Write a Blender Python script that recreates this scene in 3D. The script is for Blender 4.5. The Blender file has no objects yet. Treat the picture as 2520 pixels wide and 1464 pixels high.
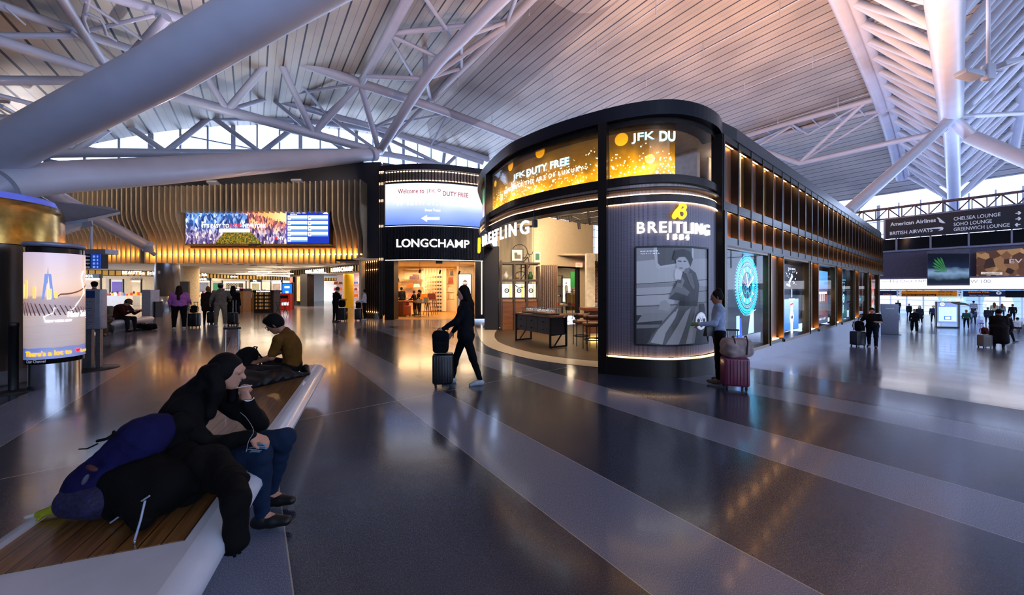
import bpy, bmesh, math, random
import numpy as np
from mathutils import Vector, Matrix
random.seed(7)
S = bpy.context.scene
COL = S.collection
R = math.radians
# ---------------------------------------------------------------- camera
F, CX, HZ, CH = 840.0, 1260.0, 712.0, 1.6      # focal length in px, optical column, horizon row, eye height
cd = bpy.data.cameras.new('camera'); cam = bpy.data.objects.new('camera', cd); COL.objects.link(cam)
cd.sensor_width = 36; cd.lens = 36*F/2520; cd.shift_y = -(732-HZ)/2520; cd.clip_end = 400; cd.clip_start = .05
cam.location = (0, 0, CH); cam.rotation_euler = (R(90), 0, 0); S.camera = cam
# ---------------------------------------------------------------- view and world
vs = S.view_settings; vs.view_transform = 'Standard'; vs.look = 'None'; vs.gamma = 1; vs.use_curve_mapping = False
vs.exposure = 0.0
S.cycles.max_bounces = 7; S.cycles.diffuse_bounces = 3; S.cycles.glossy_bounces = 4; S.cycles.transparent_max_bounces = 10
S.cycles.transmission_bounces = 4; S.cycles.sample_clamp_indirect = 3; S.cycles.caustics_reflective = False; S.cycles.caustics_refractive = False
w = bpy.data.worlds.new('overcast_sky'); S.world = w; w.use_nodes = True
nt = w.node_tree; bg = nt.nodes['Background']
tc = nt.nodes.new('ShaderNodeTexCoord'); mp = nt.nodes.new('ShaderNodeSeparateXYZ'); rp = nt.nodes.new('ShaderNodeValToRGB')
nt.links.new(tc.outputs['Generated'], mp.inputs[0]); nt.links.new(mp.outputs[2], rp.inputs[0]); nt.links.new(rp.outputs[0], bg.inputs[0])
rp.color_ramp.elements[0].color = (.55, .68, 1.0, 1); rp.color_ramp.elements[1].color = (.52, .66, 1.0, 1)
bg.inputs[1].default_value = 6.0
# ---------------------------------------------------------------- frames of reference
O2 = Vector((4.28, 6.96)); VD = Vector((.796, .6056)); UD = Vector((-.6056, .796))
def UV(u, v, z=0): p = O2+UD*u+VD*v; return Vector((p.x, p.y, z))
def uv_of(p): d = Vector((p[0], p[1]))-O2; return d.dot(UD), d.dot(VD)
def floor_z(v): return 0 if v < .5 else (-2.0 if v > 36 else -2.0*(v-.5)/35.5)
def fz(x, y): return floor_z(uv_of((x, y))[1])
def ray(px, py): return Vector(((px-CX)/F, 1.0, (HZ-py)/F))
def P(px, py, Y): r = ray(px, py)*Y; return Vector((r.x, r.y, CH+r.z))
def G(px, py, z=0): return P(px, py, (CH-z)*F/(py-HZ))
def G2(px, py):                      # ground point that also follows the ramp
    z = 0
    for _ in range(12): p = G(px, py, z); z = fz(p.x, p.y)
    return p
def hit_u(px, py, u):
    r = ray(px, py); d = Vector((r.x, r.y)).dot(UD); t = (u+O2.dot(UD))/d; return Vector((r.x*t, r.y*t, CH+r.z*t))
def hit_v(px, py, v):
    r = ray(px, py); d = Vector((r.x, r.y)).dot(VD); t = (v+O2.dot(VD))/d; return Vector((r.x*t, r.y*t, CH+r.z*t))
def roof_z(v): return CH+18.3-7.6*abs((v-20)/(38.5 if v < 20 else 44))**3.2
def hit_roof(px, py, off=.5):
    Y = 20.
    for _ in range(60):
        p = P(px, py, Y); h = roof_z(uv_of(p)[1])-off-CH; Y = .6*Y+.4*h*F/(HZ-py)
    return P(px, py, Y)
# ---------------------------------------------------------------- lights of the hall
def area(name, loc, size, power, col, rot=(0, 0, 0), sy=None):
    l = bpy.data.lights.new(name, 'AREA'); l.energy = power; l.color = col; l.size = size
    if sy: l.shape = 'RECTANGLE'; l.size_y = sy
    o = bpy.data.objects.new(name, l); COL.objects.link(o); o.location = loc; o.rotation_euler = rot; return o
def spot(name, loc, target, power, col, ang=70, blend=.6, rad=.08):
    l = bpy.data.lights.new(name, 'SPOT'); l.energy = power; l.color = col; l.spot_size = R(ang); l.spot_blend = blend; l.shadow_soft_size = rad
    o = bpy.data.objects.new(name, l); COL.objects.link(o); o.location = loc
    o.rotation_euler = (Vector(target)-Vector(loc)).to_track_quat('-Z', 'Y').to_euler(); return o
def point(name, loc, power, col, rad=.1):
    l = bpy.data.lights.new(name, 'POINT'); l.energy = power; l.color = col; l.shadow_soft_size = rad
    o = bpy.data.objects.new(name, l); COL.objects.link(o); o.location = loc; return o
WARM = (1, .62, .30); WARM2 = (1, .74, .48); COOL = (.72, .78, 1.0)
# uplights wash the vault: warm coves on the pavilion roof, cooler fill spots added
spot('uplight', UV(4, 2, 5.3), UV(9, 0, 19), 4800, (1, .60, .46), 150, 1, .4)
spot('uplight', UV(3, 9, 5.3), UV(4, 14, 19), 11500, (1, .56, .35), 150, 1, .4)
spot('uplight', UV(3, 18, 5.3), UV(2, 22, 19), 11500, (1, .50, .24), 150, 1, .4)
spot('uplight', UV(20, -10, 9.6), UV(12, -6, 19), 2600, (.86, .70, .88), 150, 1, .4)  # added in mid-air for more ambient light on the left
spot('uplight', UV(-8, -12, 4.5), UV(0, -5, 18), 5600, (.50, .60, 1.0), 150, 1, .5)  # unseen cool fill added behind the viewpoint, bounced off the vault
spot('uplight', UV(-14, 8, 5), UV(-8, 14, 18), 900, (.62, .70, 1), 140, 1, .5)
spot('uplight', UV(-6, 34, 6), UV(-3, 38, 18), 4500, (.45, .6, 1), 150, 1, .5)
# ---------------------------------------------------------------- materials
MATS = {}
def lin(c):
    if isinstance(c, str):
        c = c.lstrip('#'); c = c if len(c) == 6 else ''.join(x*2 for x in c); c = [int(c[i:i+2], 16)/255 for i in (0, 2, 4)]
        c = [x/12.92 if x <= .04045 else ((x+.055)/1.055)**2.4 for x in c]
    return (c[0], c[1], c[2], 1)
def M(name, col='#808080', rough=.5, metal=0, emit=None, es=1, var=.12, scale=9, bump=0, bscale=60, coat=0, alpha=1, spec=.5, stretch=None, sheen=0):
    if name in MATS: return MATS[name]
    m = bpy.data.materials.new(name); m.use_nodes = True; MATS[name] = m; t = m.node_tree; b = t.nodes['Principled BSDF']
    c = lin(col); b.inputs['Roughness'].default_value = rough; b.inputs['Metallic'].default_value = metal
    b.inputs['Specular IOR Level'].default_value = spec; b.inputs['Coat Weight'].default_value = coat
    if sheen: b.inputs['Sheen Weight'].default_value = sheen
    co = t.nodes.new('ShaderNodeTexCoord'); mpg = t.nodes.new('ShaderNodeMapping')
    t.links.new(co.outputs['Object'], mpg.inputs[0])
    if stretch: mpg.inputs['Scale'].default_value = stretch
    n = t.nodes.new('ShaderNodeTexNoise'); n.inputs['Scale'].default_value = scale; n.inputs['Detail'].default_value = 4
    t.links.new(mpg.outputs[0], n.inputs[0])
    r = t.nodes.new('ShaderNodeValToRGB'); r.color_ramp.elements[0].position = .3; r.color_ramp.elements[1].position = .7
    r.color_ramp.elements[0].color = tuple(max(0, x*(1-var)) for x in c[:3])+(1,)
    r.color_ramp.elements[1].color = tuple(min(1, x*(1+var)) for x in c[:3])+(1,)
    t.links.new(n.outputs[0], r.inputs[0]); t.links.new(r.outputs[0], b.inputs['Base Color'])
    if bump:
        n2 = t.nodes.new('ShaderNodeTexNoise'); n2.inputs['Scale'].default_value = bscale; t.links.new(mpg.outputs[0], n2.inputs[0])
        bp = t.nodes.new('ShaderNodeBump'); bp.inputs['Strength'].default_value = bump; bp.inputs['Distance'].default_value = .01
        t.links.new(n2.outputs[0], bp.inputs['Height']); t.links.new(bp.outputs[0], b.inputs['Normal'])
    if emit is not None:
        b.inputs['Emission Color'].default_value = lin(emit); b.inputs['Emission Strength'].default_value = es
    if alpha < 1: b.inputs['Alpha'].default_value = alpha
    return m
def glass(name, col=(1, 1, 1), a=.1, rough=.02):
    if name in MATS: return MATS[name]
    m = bpy.data.materials.new(name); m.use_nodes = True; MATS[name] = m; t = m.node_tree; t.nodes.remove(t.nodes['Principled BSDF'])
    tr = t.nodes.new('ShaderNodeBsdfTransparent'); tr.inputs[0].default_value = col+(1,)
    g = t.nodes.new('ShaderNodeBsdfGlossy'); g.inputs['Roughness'].default_value = rough
    f = t.nodes.new('ShaderNodeFresnel'); f.inputs[0].default_value = 1.45
    mx = t.nodes.new('ShaderNodeMixShader'); mm = t.nodes.new('ShaderNodeMath'); mm.operation = 'MULTIPLY'; mm.inputs[1].default_value = a*1.4
    t.links.new(f.outputs[0], mm.inputs[0]); t.links.new(mm.outputs[0], mx.inputs[0])
    t.links.new(tr.outputs[0], mx.inputs[1]); t.links.new(g.outputs[0], mx.inputs[2])
    t.links.new(mx.outputs[0], t.nodes['Material Output'].inputs[0]); return m
def node_mat(name):
    m = bpy.data.materials.new(name); m.use_nodes = True; MATS[name] = m
    return m, m.node_tree, m.node_tree.nodes['Principled BSDF']
class NT:                                   # tiny helper for maths on node sockets
    def __init__(s, t): s.t = t
    def n(s, typ, **k):
        x = s.t.nodes.new(typ)
        for a, b in k.items(): setattr(x, a, b)
        return x
    def put(s, sock, v):
        if isinstance(v, bpy.types.NodeSocket): s.t.links.new(v, sock)
        else: sock.default_value = v
    def m(s, op, a, b=0, c=0):
        x = s.n('ShaderNodeMath', operation=op); s.put(x.inputs[0], a); s.put(x.inputs[1], b); s.put(x.inputs[2], c); return x.outputs[0]
    def mix(s, f, a, b):
        x = s.n('ShaderNodeMix', data_type='RGBA'); s.put(x.inputs[0], f); s.put(x.inputs[6], a); s.put(x.inputs[7], b); return x.outputs[2]
    def dot(s, a, vec):
        x = s.n('ShaderNodeVectorMath', operation='DOT_PRODUCT'); s.put(x.inputs[0], a); x.inputs[1].default_value = vec; return x.outputs['Value']
    def noise(s, vec, sc, det=3, dim=None):
        x = s.n('ShaderNodeTexNoise'); x.inputs['Scale'].default_value = sc; x.inputs['Detail'].default_value = det
        if vec is not None: s.put(x.inputs[0], vec)
        return x.outputs[0]
    def ramp(s, v, stops):
        x = s.n('ShaderNodeValToRGB'); s.put(x.inputs[0], v); e = x.color_ramp.elements
        while len(e) < len(stops): e.new(.5)
        for q, (p, c) in zip(e, stops): q.position = p; q.color = lin(c)
        return x.outputs[0]
# floor: polished terrazzo, pale bands along u every 2.21 m, thin brass joints
m, t, b = node_mat('terrazzo'); N = NT(t); pos = N.n('ShaderNodeNewGeometry').outputs['Position']
vv = N.m('SUBTRACT', N.dot(pos, (VD.x, VD.y, 0)), O2.dot(VD)); uu = N.m('SUBTRACT', N.dot(pos, (UD.x, UD.y, 0)), O2.dot(UD))
fr = N.m('MULTIPLY', N.m('FRACT', N.m('DIVIDE', N.m('ADD', vv, 3.75+2.21*20), 2.21)), 2.21)
band = N.m('LESS_THAN', fr, .72)
j1 = N.m('LESS_THAN', N.m('ABSOLUTE', N.m('SUBTRACT', fr, .72)), .0035); j2 = N.m('LESS_THAN', fr, .006)
j3 = N.m('LESS_THAN', N.m('ABSOLUTE', N.m('SUBTRACT', N.m('MULTIPLY', N.m('FRACT', N.m('DIVIDE', N.m('ADD', uu, 97.05), 9.0)), 9.0), 0.0)), .011)
joint = N.m('MAXIMUM', N.m('MAXIMUM', j1, j2), j3)
sp = N.noise(pos, 160, 2); sp2 = N.noise(pos, 1.3, 4)
dark = N.ramp(sp, [(.40, '#252c3e'), (.55, '#363e52'), (.66, '#585f70')]); light = N.ramp(sp, [(.40, '#676e84'), (.55, '#7a8198'), (.66, '#969cae')])
warmgrey = N.ramp(sp, [(.42, '#7e7a84'), (.55, '#908b92'), (.66, '#a8a4a8')])
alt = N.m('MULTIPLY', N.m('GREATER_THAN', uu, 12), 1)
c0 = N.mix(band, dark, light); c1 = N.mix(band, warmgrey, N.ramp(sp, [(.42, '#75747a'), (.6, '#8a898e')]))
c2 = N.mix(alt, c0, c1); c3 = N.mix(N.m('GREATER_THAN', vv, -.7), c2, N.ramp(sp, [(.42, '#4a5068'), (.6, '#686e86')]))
c4 = N.mix(joint, c3, lin('#b4aca0')); N.put(b.inputs['Base Color'], c4)
N.put(b.inputs['Roughness'], N.m('MULTIPLY_ADD', sp2, .12, .13)); b.inputs['Specular IOR Level'].default_value = .6
b.inputs['Coat Weight'].default_value = .25; b.inputs['Coat Roughness'].default_value = .09
bp = N.n('ShaderNodeBump'); bp.inputs['Strength'].default_value = .06; bp.inputs['Distance'].default_value = .02
N.put(bp.inputs['Height'], N.noise(pos, 5, 2)); N.put(b.inputs['Normal'], bp.outputs[0])
# vault: metal deck, long panels with dark seams along u
m, t, b = node_mat('ceiling_deck'); N = NT(t); pos = N.n('ShaderNodeNewGeometry').outputs['Position']
vv = N.m('SUBTRACT', N.dot(pos, (VD.x, VD.y, 0)), O2.dot(VD))
f1 = N.m('FRACT', N.m('DIVIDE', N.m('ADD', vv, 80), .95))
seam = N.m('LESS_THAN', f1, .10); half = N.m('LESS_THAN', N.m('ABSOLUTE', N.m('SUBTRACT', f1, .55)), .02)
base = N.ramp(N.noise(pos, .25, 3), [(.35, '#a0968a'), (.65, '#bcb0a0')])
c = N.mix(seam, N.mix(half, base, lin('#86828a')), lin('#2e2e38')); N.put(b.inputs['Base Color'], c)
b.inputs['Roughness'].default_value = .42; b.inputs['Metallic'].default_value = .25
bp = N.n('ShaderNodeBump'); bp.inputs['Strength'].default_value = .5; bp.inputs['Distance'].default_value = .1
N.put(bp.inputs['Height'], N.m('ADD', N.m('SUBTRACT', 1, seam), N.m('MULTIPLY', half, -.5))); N.put(b.inputs['Normal'], bp.outputs[0])
def wood_mat(name, c1, c2, rough=.45, sc=(1, 12, 12), freq=3.):
    m, t, b = node_mat(name); N = NT(t); co = N.n('ShaderNodeTexCoord').outputs['Object']; mp = N.n('ShaderNodeMapping'); N.put(mp.inputs[0], co)
    mp.inputs['Scale'].default_value = sc; n = N.noise(mp.outputs[0], freq, 6); N.put(b.inputs['Base Color'], N.ramp(n, [(.3, c1), (.7, c2)]))
    b.inputs['Roughness'].default_value = rough; return m
def brick_mat(name='brick_veneer'):
    m, t, b = node_mat(name); N = NT(t); pos = N.n('ShaderNodeNewGeometry').outputs['Position']
    cb = N.n('ShaderNodeCombineXYZ'); s_ = N.n('ShaderNodeSeparateXYZ'); N.put(s_.inputs[0], pos)
    N.put(cb.inputs[0], N.m('ADD', s_.outputs[0], N.m('MULTIPLY', s_.outputs[1], .8))); N.put(cb.inputs[1], s_.outputs[2])
    br = N.n('ShaderNodeTexBrick'); N.put(br.inputs[0], cb.outputs[0]); br.inputs['Scale'].default_value = 4.5
    br.inputs['Color1'].default_value = lin('#7a3f2c'); br.inputs['Color2'].default_value = lin('#a8705a'); br.inputs['Mortar'].default_value = lin('#c8b8a4')
    br.inputs['Mortar Size'].default_value = .03
    N.put(b.inputs['Base Color'], br.outputs[0]); b.inputs['Roughness'].default_value = .85; return m
STEEL_W = M('painted_white_steel', '#b9bbc8', .4, .0, var=.05, scale=1.2, coat=.15)
NAVY = M('navy_wall_panel', '#141622', .55, var=.2, scale=2)
BRONZE = M('dark_bronze_frame', '#2b2522', .32, .7, var=.15, scale=3)
BRONZE_P = M('brushed_bronze_panel', '#74503a', .45, .25, var=.35, scale=2, stretch=(14, 14, .6), bump=.1, bscale=30)
STRIP = M('warm_light_strip', '#fff0d8', .5, emit=(1, .60, .28), es=9, var=0)
STRIPW = M('soft_white_strip', '#ffffff', .5, emit=(1, .82, .60), es=6, var=0)
WHITE_E = M('lit_letter_face', '#ffffff', .5, emit=(1, .95, .86), es=1.5, var=0)
YEL_E = M('lit_yellow_logo', '#ffc400', .5, emit=(1, .62, .03), es=1.3, var=0)
BLACK = M('matt_black', '#0b0b0d', .5, var=.2)
GLASS = glass('shop_glass', (.97, .98, 1), .06)
CHROME = M('chrome', '#c9c9cc', .18, 1, var=.05)
# ---------------------------------------------------------------- geometry helpers
class MB:
    def __init__(s): s.v = []; s.f = []; s.mi = []; s.sm = []
    def add(s, vs_, fs, mi=0, sm=False):
        o = len(s.v); s.v += [tuple(x) for x in vs_]
        for f in fs: s.f.append(tuple(i+o for i in f)); s.mi.append(mi); s.sm.append(sm)
        return s
    def box(s, c, d, rz=0, mi=0, M4=None):
        x, y, z = d[0]/2, d[1]/2, d[2]/2; cs, sn = math.cos(rz), math.sin(rz); V = []
        for k in (-z, z):
            for i, j in ((-x, -y), (x, -y), (x, y), (-x, y)):
                p = Vector((i*cs-j*sn, i*sn+j*cs, k))
                if M4: p = M4 @ Vector((i, j, k))
                V.append((c[0]+p.x, c[1]+p.y, c[2]+p.z))
        return s.add(V, [(3, 2, 1, 0), (4, 5, 6, 7), (0, 1, 5, 4), (1, 2, 6, 5), (2, 3, 7, 6), (3, 0, 4, 7)], mi)
    def rbox(s, c, d, r=.02, rz=0, mi=0, M4=None, seg=3):
        bm = bmesh.new(); bmesh.ops.create_cube(bm, size=1)
        for v in bm.verts: v.co = Vector((v.co.x*d[0], v.co.y*d[1], v.co.z*d[2]))
        bmesh.ops.bevel(bm, geom=bm.edges[:]+bm.verts[:], offset=min(r, min(d)*.49), segments=seg, affect='EDGES', profile=.5)
        A = (M4 if M4 else Matrix.Rotation(rz, 3, 'Z')); C = Vector(c)
        V = [C+A @ v.co for v in bm.verts]; Fs = [[v.index for v in f.verts] for f in bm.faces]
        bm.free(); return s.add(V, Fs, mi, True)
    def prism(s, poly, z0, z1, mi=0, cap=True):
        n = len(poly); V = [(p[0], p[1], z0 if not callable(z0) else z0(p)) for p in poly]+[(p[0], p[1], z1) for p in poly]
        Fs = [(i, (i+1) % n, n+(i+1) % n, n+i) for i in range(n)]
        if cap: Fs += [tuple(range(n-1, -1, -1)), tuple(range(n, 2*n))]
        return s.add(V, Fs, mi)
    def hull2(s, A, B, mi=0, sm=False):      # two matching loops of 3D points joined, capped
        n = len(A); return s.add(list(A)+list(B), [(i, (i+1) % n, n+(i+1) % n, n+i) for i in range(n)]+[tuple(range(n-1, -1, -1)), tuple(range(n, 2*n))], mi, sm)
    def tube(s, pts, r, n=10, mi=0, caps=True, closed=False):
        pts = [Vector(p) for p in pts]; k = len(pts); rr = r if isinstance(r, (list, tuple)) else [r]*k
        V = []; prev = None
        for i, p in enumerate(pts):
            a = pts[i-1] if (i > 0 or closed) else p; c = pts[(i+1) % k] if (i < k-1 or closed) else p
            d = (c-a); d = d.normalized() if d.length > 1e-9 else Vector((0, 0, 1))
            if prev is None: x = d.orthogonal().normalized()
            else: x = (prev-d*prev.dot(d)); x = x.normalized() if x.length > 1e-6 else d.orthogonal().normalized()
            prev = x; y = d.cross(x)
            for j in range(n): a_ = 2*math.pi*j/n; V.append(p+(x*math.cos(a_)+y*math.sin(a_))*rr[i])
        Fs = []
        for i in range(k if closed else k-1):
            for j in range(n): q = (i+1) % k; Fs.append((i*n+j, i*n+(j+1) % n, q*n+(j+1) % n, q*n+j))
        s.add(V, Fs, mi, True)
        if caps and not closed: s.add(V[:n], [tuple(range(n-1, -1, -1))], mi); s.add(V[-n:], [tuple(range(n))], mi)
        return s
    def lathe(s, prof, c=(0, 0, 0), n=24, mi=0, M4=None, a0=0, a1=2*math.pi):
        full = abs(a1-a0-2*math.pi) < 1e-6; V = []; m_ = n if full else n+1
        for r_, z in prof:
            for j in range(m_):
                a = a0+(a1-a0)*j/n; p = Vector((r_*math.cos(a), r_*math.sin(a), z))
                if M4: p = M4 @ p
                V.append((c[0]+p.x, c[1]+p.y, c[2]+p.z))
        Fs = []
        for i in range(len(prof)-1):
            for j in range(n): Fs.append((i*m_+j, i*m_+(j+1) % m_, (i+1)*m_+(j+1) % m_, (i+1)*m_+j))
        return s.add(V, Fs, mi, True)
    def grid(s, fn, us, vs_, mi=0, sm=True):
        V = [fn(u, v) for u in us for v in vs_]; n = len(vs_)
        return s.add(V, [(i*n+j, (i+1)*n+j, (i+1)*n+j+1, i*n+j+1) for i in range(len(us)-1) for j in range(n-1)], mi, sm)
    def strip(s, pts, z0, z1, th=.05, mi=0):   # wall of thickness th on the inner (left) side of a plan polyline
        n = len(pts); Q = []
        for i, p in enumerate(pts):
            a = Vector(pts[max(i-1, 0)]); c = Vector(pts[min(i+1, n-1)]); d = (c-a).normalized(); Q.append((p[0]-d.y*th, p[1]+d.x*th))
        V = [(p[0], p[1], z0) for p in pts]+[(p[0], p[1], z1) for p in pts]+[(p[0], p[1], z0) for p in Q]+[(p[0], p[1], z1) for p in Q]
        Fs = []
        for i in range(n-1):
            Fs += [(i, i+1, n+i+1, n+i), (2*n+i+1, 2*n+i, 3*n+i, 3*n+i+1), (n+i, n+i+1, 3*n+i+1, 3*n+i), (i+1, i, 2*n+i, 2*n+i+1)]
        Fs += [(0, n, 3*n, 2*n), (n-1, 3*n-1, 4*n-1, 2*n-1)]
        return s.add(V, Fs, mi)
    def build(s, name, mat, parent=None, loc=None, **props):
        me = bpy.data.meshes.new(name); me.from_pydata(s.v, [], s.f)
        mats = mat if isinstance(mat, (list, tuple)) else [mat]
        for q in mats: me.materials.append(q)
        me.polygons.foreach_set('material_index', s.mi); me.polygons.foreach_set('use_smooth', s.sm); me.validate(); me.update()
        o = bpy.data.objects.new(name, me); COL.objects.link(o)
        if loc is not None:                 # geometry was given in world space: move the origin to loc
            L = Vector(loc); me.transform(Matrix.Translation(-L)); o.location = L
        if parent is not None: put(o, parent)
        for k, v in props.items(): o[k] = v
        return o
def put(o, parent):                          # parent while keeping the world position
    o.parent = parent; o.matrix_parent_inverse = WM(parent).inverted(); return o
def WM(o):
    m_ = Matrix.LocRotScale(o.location, o.rotation_euler, o.scale)
    return (WM(o.parent) @ o.matrix_parent_inverse @ m_) if o.parent else m_
def tag(o, label, cat, group=None, kind=None):
    if label: o['label'] = label
    if cat: o['category'] = cat
    if group: o['group'] = group
    if kind: o['kind'] = kind
    return o
def thing(name, label, cat, loc=(0, 0, 0), rz=0, group=None, kind=None):
    o = bpy.data.objects.new(name, None); COL.objects.link(o); o.location = loc; o.rotation_euler = (0, 0, rz); o.empty_display_size = .1
    return tag(o, label, cat, group, kind)
def local(o, parent):                        # geometry given in the parent's own frame
    o.parent = parent; return o
def struct(o): o['kind'] = 'structure'; return o
def dup(root, loc, rz, label=None, group=None, scale=None):
    r = root.copy(); COL.objects.link(r); r.location = loc; r.rotation_euler = (0, 0, rz)
    if scale: r.scale = scale if not isinstance(scale, (int, float)) else (scale,)*3
    if label: r['label'] = label
    if group: r['group'] = group
    for ch in list(root.children):
        c = ch.copy(); COL.objects.link(c); c.parent = r
        for g in list(ch.children):
            d = g.copy(); COL.objects.link(d); d.parent = c
    return r
def catmull(pts, n=8):
    P_ = [Vector(p) for p in pts]; P_ = [2*P_[0]-P_[1]]+P_+[2*P_[-1]-P_[-2]]; out = []
    for i in range(1, len(P_)-2):
        a, b_, c, d = P_[i-1:i+3]
        for k in range(n):
            t_ = k/n; out.append(.5*((2*b_)+(c-a)*t_+(2*a-5*b_+4*c-d)*t_*t_+(3*b_-a-3*c+d)*t_**3))
    return out+[P_[-2]]
class Curve2:                                # plan curve with arc length
    def __init__(s, pts, n=8, inset=0):
        s.p = [Vector((q[0], q[1])) for q in catmull([Vector((a, b_, 0)) for a, b_ in pts], n)]
        if inset:
            q = []
            for i, p in enumerate(s.p):
                d = (s.p[min(i+1, len(s.p)-1)]-s.p[max(i-1, 0)]).normalized(); q.append(p+Vector((-d.y, d.x))*inset)
            s.p = q
        s.s = [0]
        for i in range(1, len(s.p)): s.s.append(s.s[-1]+(s.p[i]-s.p[i-1]).length)
        s.L = s.s[-1]
    def at(s, x, off=0):                     # off > 0 stands out towards the viewer's side (right of travel)
        x0 = x; x = min(max(x, 0), s.L-1e-6); i = max(k for k in range(len(s.s)-1) if s.s[k] <= x)
        d = (s.p[i+1]-s.p[i]); d.normalize(); p = s.p[i]+d*(x0-s.s[i]); return p+Vector((d.y, -d.x))*off
    def px(s, px_):                          # arc length seen at image column px_
        r_ = (px_-CX)/F; g = [p.x-r_*p.y for p in s.p]
        for i in range(len(g)-1):
            if g[i] <= 0 < g[i+1]: return s.s[i]+(s.s[i+1]-s.s[i])*(-g[i])/(g[i+1]-g[i])
        return 0 if g[0] > 0 else s.L
    def cut(s, a, b_, off=0, n=None):
        n = n or max(2, int((b_-a)/.12)); return [s.at(a+(b_-a)*i/n, off) for i in range(n+1)]
TXT = {}
def text_geo(txt, bold=0., sp=1.):
    k = (txt, bold, round(sp, 3))
    if k in TXT: return TXT[k]
    c = bpy.data.curves.new('t', 'FONT'); c.body = txt; c.size = 1; c.offset = bold; c.resolution_u = 4; c.space_character = sp
    o = bpy.data.objects.new('t', c); COL.objects.link(o)
    dg = bpy.context.evaluated_depsgraph_get(); dg.update(); me = bpy.data.meshes.new_from_object(o.evaluated_get(dg))
    V = [(v.co.x, v.co.y) for v in me.vertices]; Fs = [tuple(p.vertices) for p in me.polygons]
    E = {}
    for f in Fs:
        for i in range(len(f)):
            a, b_ = f[i], f[(i+1) % len(f)]; kk = (min(a, b_), max(a, b_)); E.setdefault(kk, []).append((a, b_))
    B = [e[0] for e in E.values() if len(e) == 1]
    bpy.data.objects.remove(o); bpy.data.curves.remove(c); bpy.data.meshes.remove(me)
    xs = [v[0] for v in V]; ys = [v[1] for v in V]; x0, x1, y0, y1 = min(xs), max(xs), min(ys), max(ys)
    V = [((x-x0)/(x1-x0), (y-y0)/(y1-y0)) for x, y in V]; TXT[k] = (V, Fs, B, (x1-x0)/(y1-y0)); return TXT[k]
def text_mb(mb, txt, h, place, width=None, bold=.012, depth=.01, align='c', mi=0):
    """place(x, z, d) -> world point; x runs right, z up, d out towards the reader"""
    bold *= .6; V, Fs, B, asp = text_geo(txt, bold)
    if width and len(txt) > 3 and width/h > asp*1.04:      # open the letter spacing to reach the width
        a2 = text_geo(txt, bold, 1.5)[3]; V, Fs, B, asp = text_geo(txt, bold, min(3, 1+.5*(width/h-asp)/(a2-asp)))
    w_ = width or asp*h; x0 = {'c': -w_/2, 'l': 0, 'r': -w_}[align]
    front = [place(x0+x*w_, y*h, depth) for x, y in V]; back = [place(x0+x*w_, y*h, 0) for x, y in V]; n = len(V)
    mb.add(front+back, Fs+[(a+n, b_+n, b_, a) for a, b_ in B], mi); return mb
def flat_place(org, right, up=Vector((0, 0, 1))):
    org, right, up = Vector(org), Vector(right).normalized(), Vector(up).normalized(); out = right.cross(up)
    return lambda x, z, d: org+right*x+up*z+out*d
# ---------------------------------------------------------------- smooth solids (signed distance + surface nets)
def _prim(p, X, Y, Z):
    k = p[0]
    if k == 'c':
        a, b_, ra, rb = Vector(p[1]), Vector(p[2]), p[3], p[4]; d = b_-a; L = max(d.length_squared, 1e-9)
        t_ = np.clip(((X-a.x)*d.x+(Y-a.y)*d.y+(Z-a.z)*d.z)/L, 0, 1)
        return np.sqrt((X-a.x-d.x*t_)**2+(Y-a.y-d.y*t_)**2+(Z-a.z-d.z*t_)**2)-(ra+(rb-ra)*t_)
    c, r_ = Vector(p[1]), p[2]; x, y, z = X-c.x, Y-c.y, Z-c.z
    if p[3] is not None:
        m_ = p[3].transposed(); x, y, z = [m_[i][0]*x+m_[i][1]*y+m_[i][2]*z for i in range(3)]
    if k == 'e':
        q = np.sqrt((x/r_[0])**2+(y/r_[1])**2+(z/r_[2])**2); return (q-1)*min(r_)*(1+.0*q)
    rd = p[4]; qx, qy, qz = np.abs(x)-r_[0]+rd, np.abs(y)-r_[1]+rd, np.abs(z)-r_[2]+rd
    return np.sqrt(np.maximum(qx, 0)**2+np.maximum(qy, 0)**2+np.maximum(qz, 0)**2)+np.minimum(np.maximum(qx, np.maximum(qy, qz)), 0)-rd
def _bb(p):
    if p[0] == 'c': r_ = max(p[3], p[4]); a, b_ = p[1], p[2]; return [min(a[i], b_[i])-r_ for i in range(3)], [max(a[i], b_[i])+r_ for i in range(3)]
    r_ = max(p[2]); 
    if p[0] == 'b': r_ = math.sqrt(sum(x*x for x in p[2]))
    if p[3] is None: return [p[1][i]-p[2][i] for i in range(3)], [p[1][i]+p[2][i] for i in range(3)]
    return [p[1][i]-r_ for i in range(3)], [p[1][i]+r_ for i in range(3)]
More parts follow.
